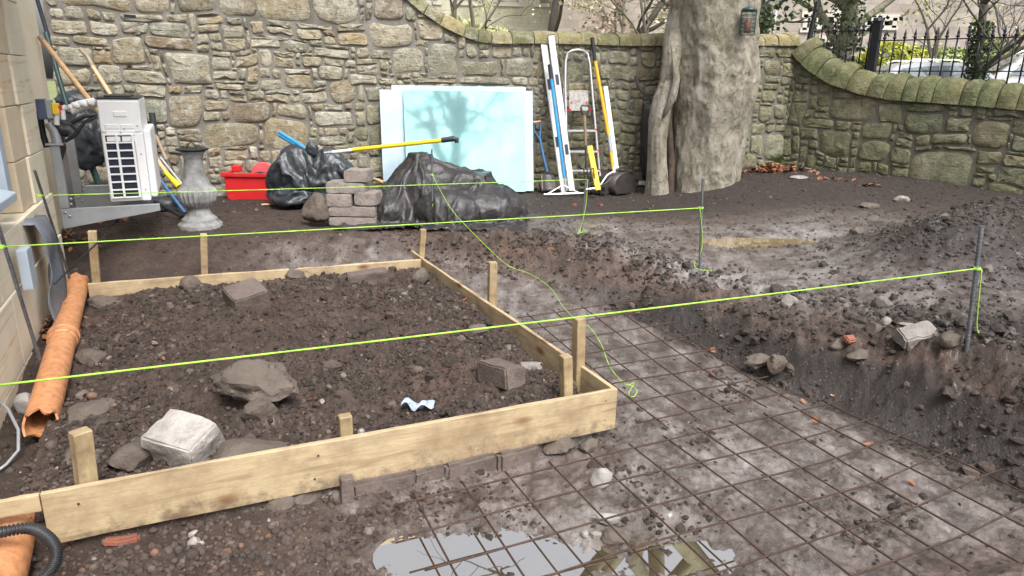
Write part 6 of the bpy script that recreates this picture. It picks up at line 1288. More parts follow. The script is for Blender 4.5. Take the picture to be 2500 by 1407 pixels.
# ------------------------------------------------------------------ the big tree
def tube_rings(rings): mb = MB(); mb.grid(np.array(rings), True); return mb
YT = 8.28
tree = thing('sycamore_tree', 'thick sycamore tree with flaking grey bark and a hollow split up its left side', 'tree', ony(1720, 490, 7.9))
left = [(-420, 1640), (-150, 1642), (0, 1643), (53, 1647), (110, 1648), (188, 1646), (240, 1646), (284, 1648), (334, 1646), (402, 1644), (470, 1641), (492, 1632), (520, 1622)]
right = [(-420, 1838), (-150, 1842), (0, 1845), (107, 1843), (170, 1845), (227, 1840), (313, 1818), (402, 1804), (460, 1795), (490, 1797), (520, 1806)]
yy = np.concatenate([np.linspace(-420, 0, 26, endpoint=False), np.linspace(0, 520, 150)]); rings = []; na = 240
ang = np.arange(na)*2*math.pi/na
for y_ in yy:
    xl, xr = np.interp(y_, *np.array(left).T), np.interp(y_, *np.array(right).T)
    pl, pr_ = ony(xl, y_, YT), ony(xr, y_, YT); c = (pl+pr_)/2; r = np.linalg.norm(pr_-pl)/2; zc = c[2]
    x = np.cos(ang); y2 = np.sin(ang)
    flare = .15*np.exp(-max(0, zc)/.16)
    wv = zc + .25*n3(x*1.2, y2*1.2, zc*1.1, 4); rr = r*(1 + .06*n3(x*1.6, y2*1.6, zc*1.3, 5) + .05*(1-np.abs(n3(x*2.6, y2*2.6, wv*1.5, 8))*2) + .03*n3(x*4, y2*4, zc*3.2, 6) + .022*(1-np.abs(n3(x*6, y2*6, wv*7, 9))*2) + .014*n3(x*14, y2*14, zc*12, 7) + flare*(.4+.6*np.sin(ang*5+1)) )
    # bulge scars and the burr half way up
    bur = np.exp(-((zc-.95)/.16)**2)*np.exp(-((ang-4.45)/.35)**2) + .8*np.exp(-((zc-.62)/.12)**2)*np.exp(-((ang-4.6)/.3)**2)
    rr = rr*(1+.07*bur)
    rings.append(np.stack([c[0]+rr*x, c[1]+rr*.95*y2, np.full(na, zc)], 1))
tube_rings(rings[::-1]).obj('trunk', M_BARK, tree, smooth=True)
# fused side stem on the left and the rotten strand in the cleft
sl_ = [(20, 1648, 1690), (60, 1640, 1690), (100, 1632, 1682), (150, 1626, 1668), (199, 1617, 1652), (240, 1601, 1645), (263, 1594, 1643), (300, 1589, 1637), (340, 1587, 1632), (400, 1586, 1632), (440, 1584, 1634), (476, 1580, 1640), (500, 1574, 1648)]
a_ = np.array(sl_, float); rings = []; YS = 8.02
for y_ in np.linspace(20, 500, 90):
    xl, xr = np.interp(y_, a_[:, 0], a_[:, 1]), np.interp(y_, a_[:, 0], a_[:, 2]); pl, pr_ = ony(xl, y_, YS), ony(xr, y_, YS); c = (pl+pr_)/2; r = np.linalg.norm(pr_-pl)/2; x, y2 = np.cos(ang[::2]), np.sin(ang[::2])
    rr = r*(1+.05*n3(x*1.5, y2*1.5, c[2]*2.5, 15)+.05*(1-np.abs(n3(x*2.5, y2*2.5, c[2]*2, 18))*2)+.03*n3(x*5, y2*5, c[2]*6, 16)); lean_ = .16*sstep(210, 60, np.array(y_)); dpt = max(1.0, .17/max(r, .02))
    rings.append(np.stack([c[0]+rr*x, c[1]+rr*y2*min(dpt, 1.9)+.12+lean_, np.full(len(x), c[2])], 1))
tube_rings(rings[::-1]).obj('side_stem', M_BARK, tree, smooth=True)
mb = MB(); P = [ony(x, y, 8.1) for x, y in ((1650, 170), (1644, 215), (1632, 262), (1630, 300), (1636, 345), (1637, 400), (1635, 450), (1636, 492))]; mb.tube(P, [.02, .025, .035, .035, .035, .04, .04, .055], 12); V = np.concatenate(mb.V); V = V + .022*np.stack([n3(V[:, 0]*12, V[:, 1]*12, V[:, 2]*12, s) for s in (1, 2, 3)], 1); mk('rotten_strand', V, mb.F, M_DEADW, tree, True)
mb = MB(); mb.tube([ony(1640, 100, 7.97), ony(1652, 190, 7.93), ony(1642, 240, 7.93), ony(1620, 285, 7.95)], [.02, .04, .045, .02], 10); mb.obj('wound_lip', M_BARK, tree, smooth=True)
rngT = np.random.default_rng(77)
def branch_rec(mb, twig, p, d, r, L, depth, rng, up=.15, spread=.7, min_r=.006):
    n = 6; pts = [p]; dd = np.array(d)
    for i in range(n):
        dd = nrm(dd + rng.normal(0, .16, 3) + UP*up*.25); pts.append(pts[-1] + dd*L/n)
    rad = np.linspace(r, r*.62, n+1); (mb if depth >= 2 and r > .012 else twig).tube(pts, rad, 7 if r > .05 else (5 if r > .015 else 3), False)
    if depth <= 0 or r*.6 < min_r: return
    for k in range(rng.integers(2, 4) + (1 if depth < 3 else 0)):
        i = rng.integers(2, n+1); ax = nrm(np.cross(dd, rng.normal(size=3))); a = rng.uniform(.35, spread+.25); nd = nrm(dd*math.cos(a) + ax*math.sin(a))
        branch_rec(mb, twig, pts[i], nd, rad[i]*rng.uniform(.5, .75), L*rng.uniform(.6, .85), depth-1, rng, up, spread, min_r)
top = (ony(1640, -420, YT)+ony(1838, -420, YT))/2
for i, (dx, dy, rr, L) in enumerate([(-.75, -.05, .15, 2.6), (.55, .35, .17, 2.6), (-.1, .5, .15, 2.4), (.1, -.6, .12, 2.2), (-1.0, -.35, .11, 2.4)]):
    mb, tw = MB(), MB(); branch_rec(mb, tw, top+np.array([dx*.2, dy*.2, -.15]), nrm((dx, dy, 1.1)), rr, L, 4, np.random.default_rng(300+i), .25, .6); lb = mb.obj('limb', M_BARK, tree, smooth=True)
    if tw.n: tw.obj('twigs', M_TWIGD, lb, kind='stuff')
# bird feeder on the tree
fdr = tool('bird_feeder', 'green wire peanut feeder hanging at the right side of the tree', 'bird feeder', ony(1826, 60, 7.75)); Yf = 7.75; fc = ony(1826, 55, Yf); M_FD = simple('feeder_green', (.02, .06, .055), .4)
r_ = .078; zt, zb_ = ony(1826, 28, Yf)[2], ony(1826, 86, Yf)[2]
mb = MB(); mb.lathe([(r_*1.05, 0), (r_*.9, .03), (r_*.3, .045), (.0, .05)], (fc[0], fc[1], zt), 18); mb.obj('roof', M_FD, fdr, smooth=True)
for k in range(16): a = k*math.pi/8; q = np.array([fc[0]+r_*math.cos(a), fc[1]+r_*math.sin(a), 0]); part(fdr, 'cage_wire', M_FD, [q+UP*zt, q+UP*zb_], .0025, 4)
for k in range(7): z = zb_+(zt-zb_)*k/6; a = np.linspace(0, 2*math.pi, 21); part(fdr, 'cage_ring', M_FD, [(fc[0]+r_*math.cos(t), fc[1]+r_*math.sin(t), z) for t in a], .0025, 4)
mb = MB(); mb.lathe([(.035, 0), (.035, .12), (.02, .13)], (fc[0], fc[1], zb_+.02), 12); mb.obj('nuts', M_REDB, fdr, smooth=True); part(fdr, 'hook', M_FD, [(fc[0], fc[1], zt+.04), (fc[0]-.02, fc[1], zt+.14), (fc[0]-.14, fc[1]+.1, zt+.20)], .004, 5)

# ------------------------------------------------------------------ leaves
def leaf_geo(c, rng, s):
    a = rng.uniform(0, 6.28); tx, ty = rng.normal(0, .4, 2); u = np.array([math.cos(a), math.sin(a), tx]); v = np.array([-math.sin(a), math.cos(a), ty]); cur = UP*s*rng.uniform(.1, .45)
    P = [c-u*s, c-u*s*.3+v*s*.5+cur*.4, c+u*s*.4+v*s*.45+cur, c+u*s+cur*.2, c+u*s*.4-v*s*.45+cur*.6, c-u*s*.3-v*s*.5+cur*.2, c+cur*.05]
    return P, [(0, 1, 6), (1, 2, 6), (2, 3, 6), (3, 4, 6), (4, 5, 6), (5, 0, 6)]
def leaf_heap(name, label, px, py, rx, ry, n, hgt, seed, s=.04, m=None):
    rng = np.random.default_rng(seed); g = gpx(px, py, .1); mb = MB(); tn = []
    for i in range(n):
        q = rng.normal(0, .45, 2); x, y = g[0]+q[0]*rx, g[1]+q[1]*ry; z = gz(x, y) + hgt*max(0, 1-(q @ q)*1.2)*rng.random() + .008
        P, Fc = leaf_geo(np.array([x, y, z]), rng, s*rng.uniform(.6, 1.3)); mb.add(P, Fc); tn += [rng.random()]*len(P)
    o = mb.obj(name, m or M_LEAF, None, tints=tn, loc=g); o['kind'] = 'stuff'; return o
leaf_heap('leaf_litter', '', 1893, 420, .40, .2, 140, .10, 1); leaf_heap('leaf_litter', '', 2125, 455, .2, .05, 16, .02, 2); leaf_heap('leaf_litter', '', 2020, 440, .2, .05, 10, .02, 3); leaf_heap('leaf_litter', '', 1330, 462, .16, .08, 26, .04, 4); leaf_heap('leaf_litter', '', 110, 800, .18, .3, 90, .04, 5, .03); leaf_heap('leaf_litter', '', 155, 590, .25, .22, 60, .03, 6, .03); leaf_heap('leaf_litter', '', 250, 535, .3, .14, 70, .04, 7, .035); leaf_heap('leaf_litter', '', 1420, 474, .3, .05, 14, .02, 8); leaf_heap('leaf_litter', '', 2490, 520, .16, .1, 14, .02, 9)
rng = np.random.default_rng(9)
LEAF_AT = ['on the crumbled head of the trench', 'beside the upper end of the side board', 'just outside the side board near its far end', 'by the far corner stake of the frame', 'beside the middle side stake', 'in the soil bed near the side board', 'in the soil bed left of the middle side stake', 'by the corner brick', 'right of the large boulder', 'on the mud inside the near mesh edge', 'at the foot of the dark trench bank', 'under the curled mesh edge', 'near the upper right corner of the near mesh', 'below the upper right mesh corner', 'lower down beside the trench bank', 'on the far mesh', 'on the far mesh near the bank', 'by the rod in front of the tree', 'on the trench bank above the far mesh', 'by the blue plastic scrap', 'on the near mesh at the right', 'at the left end of the near mesh', 'behind the back board under the middle string', 'in the shadow of the terracotta pipe', 'near the dark brick at the back board', 'in the trench below the slack string', 'in the dark soil behind the back board', 'behind the middle of the back board', 'behind the back board near its right end', 'on the spoil heap at the far right']
for li, (px, py) in enumerate([(1275, 627), (1150, 665), (1100, 655), (1060, 640), (1240, 768), (1135, 735), (1120, 760), (1262, 925), (765, 980), (1990, 1030), (2110, 1048), (2035, 970), (1960, 985), (1985, 1035), (2115, 1090), (1740, 920), (1740, 860), (1715, 590), (1600, 745), (1055, 1000), (2225, 1185), (1030, 1225), (900, 565), (400, 880), (930, 745), (1370, 655), (560, 660), (690, 630), (830, 640), (2470, 585)]):
    g = gpx(px, py, -.15); P, Fc = leaf_geo(g+UP*.012, rng, .021*rng.uniform(.7, 1.2)); o = mk('fallen_leaf', P, Fc, M_LEAF, None, loc=g, tints=[rng.uniform(.3, 1)]*7); tag(o, 'curled orange dead leaf lying '+LEAF_AT[li], 'leaf', 'single dead leaves on the mud')
# roots and grassy wisps in the dark soil
mb = MB()
for i in range(260):
    px, py = (rng.uniform(230, 1000), rng.uniform(585, 680)) if i < 150 else (rng.uniform(150, 2300), rng.uniform(450, 600)); g = gpx(px, py, 0) if i % 3 == 0 else onz(px, py, 0.0); z = gz(g[0], g[1])
    a = rng.uniform(0, 6.28); l = rng.uniform(.03, .13); d = np.array([math.cos(a), math.sin(a), 0])*l; p = np.array([g[0], g[1], z+.006]); mb.tube([p, p+d*.5+UP*rng.uniform(0, .025)+rng.normal(0, .01, 3), p+d], .0014, 3, False)
o = mb.obj('root_fibres', M_DEADW, None, loc=(0, 0, 0)); o['kind'] = 'stuff'
# green tuft in the corner
g = gpx(1903, 402, .2) ; mb = MB(); tn = []
for i in range(70):
    a = rng.uniform(0, 6.28); l = rng.uniform(.06, .17); d = np.array([math.cos(a)*.6, math.sin(a)*.4, 1.0])*l; w_ = np.array([-math.sin(a), math.cos(a), 0])*.012; p = g+np.array([rng.normal(0, .05), rng.normal(0, .03), 0])
    mb.add([p-w_*.5, p+w_*.5, p+d*.6+w_, p+d*np.array([1.5, 1.5, .9])-w_*.2], [(0, 1, 2, 3)]); tn += [rng.uniform(0, .4)]*4
fern = thing('fern', 'small green fern growing in the corner behind the leaf heap', 'fern', g); mb.obj('fronds', M_GREEN, fern, tints=tn)
# ------------------------------------------------------------------ beyond the wall: street, houses, trees, hedges, cars
SZ = .75
def sheet(name, pts, m, kind='structure', z=SZ): mk(name, [(x, y, z) for x, y in pts], [tuple(range(len(pts)))], m, kind=kind)
M_ASPH = simple('asphalt', (.055, .056, .058), .8, 0, .25, 4, None, 0, 9, 60, .3); M_PAVE = simple('paving', (.22, .21, .2), .8, 0, .2, 2); M_GRASS = simple('grass_bank', (.16, .19, .07), .9, 0, .4, 2, (.3, .3, .14), .6, .8, 20, .6, .03)
sheet('street', [(-60, 60), (-60, 16), (4.2, 10.6), (9.5, 6.0), (60, -20), (60, 60)], M_ASPH)
o = MB(); o.box((0, 0, 0), (1, 1, 1))
sheet('grass', [(-60, 16.2), (4.0, 10.75), (7.5, 16), (6, 40), (-60, 60)], M_GRASS, z=SZ+.012)
def far_stone(name, a, b_, mort, sc=1.4):
    m, nt, b = newmat(name); co = coords(nt); br_ = N(nt, 'TexBrick'); br_.inputs['Scale'].default_value = sc; br_.inputs['Color1'].default_value = (*a, 1); br_.inputs['Color2'].default_value = (*b_, 1); br_.inputs['Mortar'].default_value = (*mort, 1); br_.inputs['Mortar Size'].default_value = .015; br_.inputs['Brick Width'].default_value = .7; br_.inputs['Row Height'].default_value = .34
    nt.links.new(co, br_.inputs['Vector']); n = noise_n(nt, 1.2, 6, .7, co); c = mixc(nt, ramp(nt, [(.4, (0, 0, 0)), (.7, (.6,)*3)], n.outputs[0]).outputs[0], br_.outputs[0], (.17, .15, .13)); nt.links.new(c, b.inputs['Base Color']); b.inputs['Roughness'].default_value = .9; return m
M_TEN = far_stone('pink_grey_tenement_stone', (.36, .30, .26), (.46, .40, .35), (.30, .27, .24)); M_TENY = far_stone('pale_yellow_tenement_stone', (.56, .52, .38), (.64, .60, .46), (.5, .46, .34)); M_TRIM = simple('pale_dressed_stone', (.55, .51, .45), .85, 0, .15, 1); M_SLATE = simple('slate_roof', (.09, .095, .11), .6, 0, .2, 2); M_TEAL = simple('teal_paint', (.02, .13, .14), .5); M_CURT = simple('yellow_curtain', (.6, .42, .1), .8)
def building(label, c, yaw, W_, H, D, m, wins, extra=None):
    """c: centre of the front foot; wins: (u, v, w, h, kind) on the front face"""
    root = thing('tenement_house', label, 'building', c); x = np.array([math.cos(yaw), math.sin(yaw), 0]); n = np.array([x[1], -x[0], 0]); ax = np.array([x, -n, UP]); P = lambda u, d, v: np.array(c) + x*u + n*d + UP*v
    us = sorted({-W_/2, W_/2} | {q for u, v, w_, h, k in wins for q in (u-w_/2, u+w_/2)}); vs = sorted({0, H} | {q for u, v, w_, h, k in wins for q in (v-h/2, v+h/2)}); mb = MB()
    ins = lambda a, b_: any(abs(a-u) < w_/2 and abs(b_-v) < h/2 for u, v, w_, h, k in wins)
    for i in range(len(us)-1):
        for j in range(len(vs)-1):
            if not ins((us[i]+us[i+1])/2, (vs[j]+vs[j+1])/2): mb.add([(us[i], vs[j], 0), (us[i+1], vs[j], 0), (us[i+1], vs[j+1], 0), (us[i], vs[j+1], 0)], [(0, 1, 2, 3)])
    mb.add([(-W_/2, 0, -D), (-W_/2, 0, 0), (-W_/2, H, 0), (-W_/2, H, -D), (W_/2, 0, 0), (W_/2, 0, -D), (W_/2, H, -D), (W_/2, H, 0)], [(0, 1, 2, 3), (4, 5, 6, 7), (1, 0, 5, 4)][:2])
    mb.add([(-W_/2, 0, -.5), (W_/2, 0, -.5), (W_/2, H, -.5), (-W_/2, H, -.5)], [(0, 1, 2, 3)])
    mb.obj('wall', m, root, M=mat4(np.array([x, UP, n]), c))
    rf = MB(); rf.add([P(-W_/2-.2, .3, H), P(W_/2+.2, .3, H), P(W_/2+.2, -D-.3, H), P(-W_/2-.2, -D-.3, H), P(-W_/2-.2, -D/2, H+3), P(W_/2+.2, -D/2, H+3)], [(0, 1, 5, 4), (2, 3, 4, 5), (0, 4, 3), (1, 2, 5), (3, 2, 1, 0)]); rf.obj('roof', M_SLATE, root)
    for u, v, w_, h, k in wins:
        f = MB()
        for (a, b_, s1, s2) in ((u, v+h/2, w_+.3, .22), (u, v-h/2, w_+.3, .16), (u-w_/2, v, .16, h), (u+w_/2, v, .16, h)): f.box((a, b_, .02), (s1, s2, .10))
        f = f.obj('window' if k != 'door' else 'door', M_TRIM, root, M=mat4(np.array([x, UP, n]), c))
        def flat(nm, u0, v0, ww, hh, d, mm): q = MB(); q.add([P(u0-ww/2, d, v0-hh/2), P(u0+ww/2, d, v0-hh/2), P(u0+ww/2, d, v0+hh/2), P(u0-ww/2, d, v0+hh/2)], [(0, 1, 2, 3)]); q.obj(nm, mm, f)
        if h < 1.0 and k == 'blind': flat('pane', u, v, w_, h, -.20, M_BLIND); flat('pane_gap', u+(.34 if u > 0 else -.34)*w_, v, w_*.14, h, -.195, M_WINDOW)
        elif k == 'door': flat('door_leaf', u, v, w_, h, -.16, M_TEAL)
        else:
            flat('pane', u, v, w_, h, -.20, M_WINDOW if k != 'blind' else M_BLIND)
            if k == 'blind': flat('pane_gap', u+(.3 if u > 0 else -.3)*w_, v, w_*.22, h, -.195, M_WINDOW)
            if k == 'curtain': flat('curtain', u, v, w_*.6, h, -.195, M_CURT)
            q = MB(); q.box((u, v, -.15), (w_, .07, .05)); q.box((u, v, -.15), (.06, h, .05)); q.obj('sash', M_WHITE, f, M=mat4(np.array([x, UP, n]), c))
    return root
def on_far(px, py, Y): return ony(px, py, Y)
# right-hand tenement, seen through the railing
YB1 = 27.0
cB = np.array([ony(2230, 100, YB1)[0], YB1, SZ]); 
def uv(px, py, Y=YB1): p = ony(px, py, Y); return p[0]-cB[0], p[2]-SZ
def win(px0, py0, px1, py1, k, Y=YB1): a, b_ = uv(px0, py1, Y), uv(px1, py0, Y); return ((a[0]+b_[0])/2, (a[1]+b_[1])/2, abs(b_[0]-a[0]), abs(b_[1]-a[1]), k)
wl = [win(2108, 44, 2136, 68, 'blind'), (win(2150, 44, 2184, 68, 'blind')), win(1988, 34, 2042, 66, 'sash'), win(1962, 36, 1984, 74, 'curtain'), win(2001, 96, 2034, 140, 'door'), win(2064, 96, 2077, 140, 'door'), win(2370, 72, 2392, 100, 'sash')]
wl += [(u, v+3.1, w_, max(h, 1.5), 'sash') for u, v, w_, h, k in wl[:3]] + [(6.0, 1.9, 1.2, 1.6, 'sash'), (6.0, 5.0, 1.2, 1.6, 'sash'), (9.5, 1.9, 1.2, 1.6, 'sash'), (9.5, 5, 1.2, 1.6, 'sash')]
building('pink-grey stone tenement with white windows and teal doors across the street at the right', cB, 0.0, 26, 9.0, 9, M_TEN, [q for q in wl if q[3] > .1 and q[1]+q[3]/2 < 8.8])
YB2 = 34.0; cC = np.array([ony(1330, 60, YB2)[0], YB2, SZ+.4]); W2 = lambda px, py: (ony(px, py, YB2)[0]-cC[0], ony(px, py, YB2)[2]-cC[2])
wl2 = [(W2(px, 10)[0], 4.3, 1.15, 1.7, 'sash') for px in (1040, 1140, 1240, 1345, 1452, 1560)] + [(W2(px, 10)[0], 1.5, 1.15, 1.7, 'blind') for px in (1080, 1190, 1300, 1400, 1510)] + [(W2(px, 10)[0], 7.3, 1.15, 1.7, 'sash') for px in (1040, 1140, 1240, 1345, 1452, 1560)]
building('pale yellow stone tenement hazy behind the bare trees beyond the back wall', cC, 0.06, 24, 11, 9, M_TENY, wl2)
# trees
def bare_tree(label, base, H, r0, seed, lean=(0, 0), ivy=False, m=M_TWIG, depth=5, spread=.75, leaves=None, nl=0, group='bare trees beyond the walls'):
    rng = np.random.default_rng(seed); root = thing('bare_tree', label, 'tree', base, group); b0 = np.array(base, float); d = nrm((lean[0], lean[1], 1)); n = 8; pts = [b0-UP*.3]
    for i in range(n): d = nrm(d+rng.normal(0, .06, 3)); pts.append(pts[-1]+d*H/n)
    tr_ = MB(); tr_.tube(pts, np.linspace(r0, r0*.55, n+1), 10); tr_.obj('trunk', m, root, smooth=True)
    mb, tw = MB(), MB()
    for k in range(6):
        i = rng.integers(3, n+1); ax = nrm(np.cross(d, rng.normal(size=3))); a = rng.uniform(.4, spread+.3); branch_rec(mb, tw, pts[i], nrm(d*math.cos(a)+ax*math.sin(a)), r0*rng.uniform(.3, .55), H*rng.uniform(.4, .7), depth-1, rng, .1, spread, .0022)
    mb.obj('branches', m, root, smooth=True); tw.obj('twigs', m, root, kind='stuff')
    if ivy:
        q = MB(); tn = []
        for i in range(1300):
            k = rng.uniform(.2, n*.75); p = np.array(pts[int(k)])*(1-k % 1)+np.array(pts[min(int(k)+1, n)])*(k % 1); a = rng.uniform(0, 6.28); p = p + np.array([math.cos(a), math.sin(a), 0])*(r0*.8+rng.uniform(0, .16)); u = nrm(rng.normal(size=3))*.042; v = nrm(np.cross(u, rng.normal(size=3)))*.034; q.add([p-u, p+v, p+u, p-v], [(0, 1, 2, 3)]); tn += [rng.random()]*4
        q.obj('ivy', M_IVY, root, tints=tn, kind='stuff')
    if leaves is not None:
        q = MB(); tn = []; V = np.concatenate(tw.V)
        for i in rng.integers(0, len(V), nl): p = V[i]+rng.normal(0, .12, 3); u = nrm(rng.normal(size=3))*.05; v = nrm(np.cross(u, rng.normal(size=3)))*.04; q.add([p-u, p+v, p+u, p-v], [(0, 1, 2, 3)]); tn += [rng.random()]*4
        q.obj('leaves', leaves, root, tints=tn, kind='stuff')
def gp(px, Y, z=SZ): q = ony(px, 100, Y); return (q[0], Y, z)
bare_tree('bare many-stemmed tree beyond the dip in the back wall coping', gp(1185, 14.5), 2.6, .065, 11, (-.1, 0), False, M_TWIG, 5)
bare_tree('dark bare tree behind the wall above the white spirit levels', gp(1322, 15.5), 3.2, .125, 12, (.1, 0), False, M_TWIGD, 5)
bare_tree('mossy bare tree with a leaning dark stem above the step ladder', gp(1440, 14), 2.6, .10, 13, (.35, 0), False, M_TWIGD, 5)
bare_tree('thin bare tree with dry pinkish leaves left of the sycamore', gp(1590, 13.5), 2.4, .045, 14, (.05, 0), False, M_TWIG, 5, .8, M_PINKL, 900)
bare_tree('bare tree with pale yellow spring leaves far behind the back wall', gp(1130, 22), 3.8, .09, 15, (0, 0), False, M_TWIG, 5, .8, M_PALEL, 2600)
bare_tree('second pale-leaved tree far behind the back wall near the sycamore', gp(1520, 23), 3.8, .09, 16, (0, 0), False, M_TWIG, 5, .8, M_PALEL, 2600)
bare_tree('ivy-clad street tree with a pinkish trunk behind the short railing bay', gp(2052, 17.5), 4.2, .24, 17, (.03, 0), True, M_BARK, 5)
bare_tree('spreading leaning tree with ivy behind the railing at the far right', gp(2440, 16), 3.0, .12, 18, (-.25, 0), True, M_TWIGD, 5, .9)
bare_tree('low bare tree with long horizontal twigs over the silver car', gp(2360, 18), 2.4, .06, 19, (-.5, 0), False, M_TWIG, 5, .95, M_PALEL, 700)
bare_tree('dark evergreen-clad tree just right of the sycamore behind the corner', gp(1868, 14), 3.0, .07, 20, (0, 0), True, M_TWIGD, 5, .8, M_IVY, 2600)
bare_tree('tall bare tree standing behind the photographer, mirrored in the panes', (5.7, -7.2, -.3), 4.6, .34, 21, (-.05, 0), False, M_TWIGD, 5, .6)
bare_tree('second bare tree standing behind the photographer', (3.6, -9.5, -.3), 4.0, .22, 22, (-.15, 0), False, M_TWIGD, 5, .7)
# hedges
def shrub(label, c, r, m, n, seed, cat='shrub', name='shrub', s=.07):
    rng = np.random.default_rng(seed); root = thing(name, label, cat, c); q = MB(); tn = []; c = np.array(c, float); r = np.array(r)
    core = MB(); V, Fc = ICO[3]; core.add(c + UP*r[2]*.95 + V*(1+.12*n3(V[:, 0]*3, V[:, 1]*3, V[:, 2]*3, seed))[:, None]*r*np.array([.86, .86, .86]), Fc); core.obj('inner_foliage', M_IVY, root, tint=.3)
    for i in range(n):
        v = nrm(rng.normal(size=3)); bulge = 1+.16*float(n3(v[0]*3, v[1]*3, v[2]*3, seed)); p = c + UP*r[2]*.95 + v*r*bulge*rng.uniform(.84, 1.04)
        if p[2] < c[2]-.1: continue
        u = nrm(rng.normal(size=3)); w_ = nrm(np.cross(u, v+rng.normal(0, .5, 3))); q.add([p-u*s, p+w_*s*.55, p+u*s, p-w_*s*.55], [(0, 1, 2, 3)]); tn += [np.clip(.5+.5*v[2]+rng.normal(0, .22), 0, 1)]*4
    q.obj('leaves', m, root, tints=tn, kind='stuff')
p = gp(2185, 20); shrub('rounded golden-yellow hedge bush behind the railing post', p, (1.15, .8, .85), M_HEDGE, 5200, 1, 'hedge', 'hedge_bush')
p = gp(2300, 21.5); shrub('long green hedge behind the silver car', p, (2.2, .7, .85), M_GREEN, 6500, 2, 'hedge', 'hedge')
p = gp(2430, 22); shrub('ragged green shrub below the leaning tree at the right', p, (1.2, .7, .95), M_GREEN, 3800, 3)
p = gp(1500, 26); shrub('wide pale yellow-green bush behind the back wall near the sycamore', p, (3.0, 1.0, 1.1), M_PALEL, 5200, 4, s=.12)
p = gp(1090, 24); shrub('pale yellow-green bush behind the dip in the coping', p, (2.6, 1.0, 1.2), M_PALEL, 5000, 5, s=.12)
# street furniture
def fpole(label, px, Y, r, z1, m, tilt=0.0):
    a = np.array(gp(px, Y)); root = thing('street_pole', label, 'pole', a); mb = MB(); mb.lathe([(r*1.6, 0), (r*1.6, .35), (r, .4), (r, z1)], a, 10, np.array([(1, 0, 0), (0, 1, 0), nrm((tilt, 0, 1))])); mb.obj('shaft', m, root, smooth=True, sharp=.6); mb = MB(); mb.lathe([(r*1.3, 0), (r*1.3, .1), (0, .14)], a+nrm((tilt, 0, 1))*z1, 10); mb.obj('cap', m, root)
fpole('dark lamp column behind the wall corner', 1957, 13, .045, 4.5, M_IRON, .10); fpole('thin white pole behind the corner of the wall right of the sycamore', 1878, 15, .035, 4.5, M_WHITE, .03)
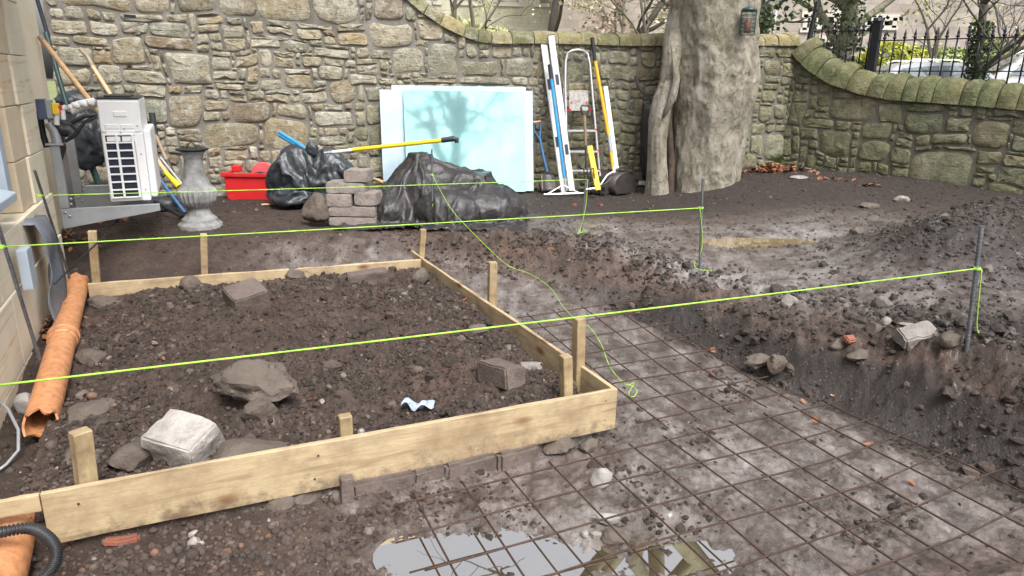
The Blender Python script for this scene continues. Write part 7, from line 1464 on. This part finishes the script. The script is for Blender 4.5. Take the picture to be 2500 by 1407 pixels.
# cars
def car(label, c, yaw, m, seed):
    root = thing('parked_car', label, 'car', c, 'cars parked in the street'); R = np.array([[math.cos(yaw), math.sin(yaw), 0], [-math.sin(yaw), math.cos(yaw), 0], [0, 0, 1]]); T = lambda V: np.array(V) @ R + np.array(c)
    side = [(-2.05, .30), (-2.12, .62), (-2.05, .92), (-1.90, 1.02), (-1.35, 1.42), (-.9, 1.50), (.1, 1.49), (.45, 1.42), (1.12, .98), (1.75, .86), (2.05, .68), (2.1, .35), (1.9, .22), (-1.9, .22)]
    G = []
    for yk, sc, zs in ((-.86, .985, 0), (-.84, 1, 0), (-.5, 1.0, .02), (0, 1.01, .03), (.5, 1.0, .02), (.84, 1, 0), (.86, .985, 0)):
        row = []
        for x_, z_ in side:
            tuck = .20*max(0, (z_-.92)/.55); row.append((x_*sc, yk*(1-tuck), z_ + (zs if z_ > .6 else 0)))
        G.append(row)
    G = np.array(G); mb = MB(); mb.grid(T(G.reshape(-1, 3)).reshape(G.shape), True); nn_ = len(side); mb.F += [tuple(range(nn_)), tuple((6*nn_+i) for i in range(nn_-1, -1, -1))]
    mb.obj('body', m, root, smooth=True, sharp=.5)
    for sg in (-1, 1):
        for poly in ([(-1.25, 1.36), (-.45, 1.43), (-.45, .98), (-1.68, .98)], [(-.38, 1.43), (.12, 1.43), (.40, 1.38), (.95, .98), (-.38, .98)]):
            q = MB(); P = [(x_, sg*(.86*(1-.20*max(0, (z_-.92)/.55))+.006), z_) for x_, z_ in poly]; q.add(T(P), [tuple(range(len(P)))]); q.obj('side_window', M_CARG, root)
        for x_ in (-1.3, 1.3):
            w_ = MB(); w_.lathe([(.12, -.10), (.31, -.10), (.33, -.05), (.33, .05), (.31, .10), (.12, .10)], T([(x_, sg*.78, .32)])[0], 20, np.array([R[0], UP, R[1]*-1])); w_ = w_.obj('wheel', M_RUBBER, root, smooth=True, sharp=.7); h = MB(); h.lathe([(.2, -.104), (.2, .104), (.0, .11)], T([(x_, sg*.78, .32)])[0], 14, np.array([R[0], UP, R[1]*-1])); h.obj('rim', M_ALU, w_)
        q = MB(); q.add(T([(-2.085, sg*.62, .66), (-2.085, sg*.85, .66), (-1.96, sg*.84, 1.0), (-1.98, sg*.62, 1.0)]) + 0, [(0, 1, 2, 3)]); q.box(T([(-1.99, sg*.78, .83)])[0], (.16, .14, .26), R); q.obj('tail_light', M_RED, root)
        q = MB(); q.box(T([(1.98, sg*.66, .66)])[0], (.22, .3, .14), R); q.obj('headlight', M_WINDOW, root)
        q = MB(); q.tube(T([(-1.15, sg*.56, 1.50), (-1.0, sg*.56, 1.56), (.0, sg*.56, 1.56), (.15, sg*.56, 1.50)]), .02, 6); q.obj('roof_rail', M_ALU, root)
    for xa, za, xb, zb2 in ((-1.92, 1.03, -1.42, 1.40), (.52, 1.395, 1.06, 1.03)):
        q = MB(); nx, nz = ((zb2-za), -(xb-xa)) if xa > 0 else (-(zb2-za), (xb-xa)); l = math.hypot(nx, nz); ox, oz = nx/l*.012, nz/l*.012
        if xa > 0: ox, oz = abs(ox), abs(oz)
        else: ox, oz = -abs(ox), abs(oz)
        q.add(T([(xa+ox, -.68, za+oz+.02), (xa+ox, .68, za+oz+.02), (xb+ox, .60, zb2+oz+.02), (xb+ox, -.60, zb2+oz+.02)]), [(0, 1, 2, 3)]); q.obj('windscreen', M_CARG, root)
def carpaint(name, col):
    m, nt, b = newmat(name); b.inputs['Base Color'].default_value = (*col, 1); b.inputs['Metallic'].default_value = .3; b.inputs['Roughness'].default_value = .3; b.inputs['Coat Weight'].default_value = 1; b.inputs['Coat Roughness'].default_value = .05; return m
M_CARG = glass_mat('car_glass', (.16, .19, .21)); M_SILV = carpaint('silver_paint', (.62, .65, .68)); M_WCAR = carpaint('white_car_paint', (.78, .79, .8))
q = ony(2312, 150, 17.5); car('silver estate car parked beyond the railing, its tail to the left', (q[0], 17.5, q[2]-1.55), -.12, M_SILV, 1)
q = ony(2640, 130, 17); car('white car half cut off by the right edge of the picture', (q[0], 17.0, q[2]-1.5), -.25, M_WCAR, 2)
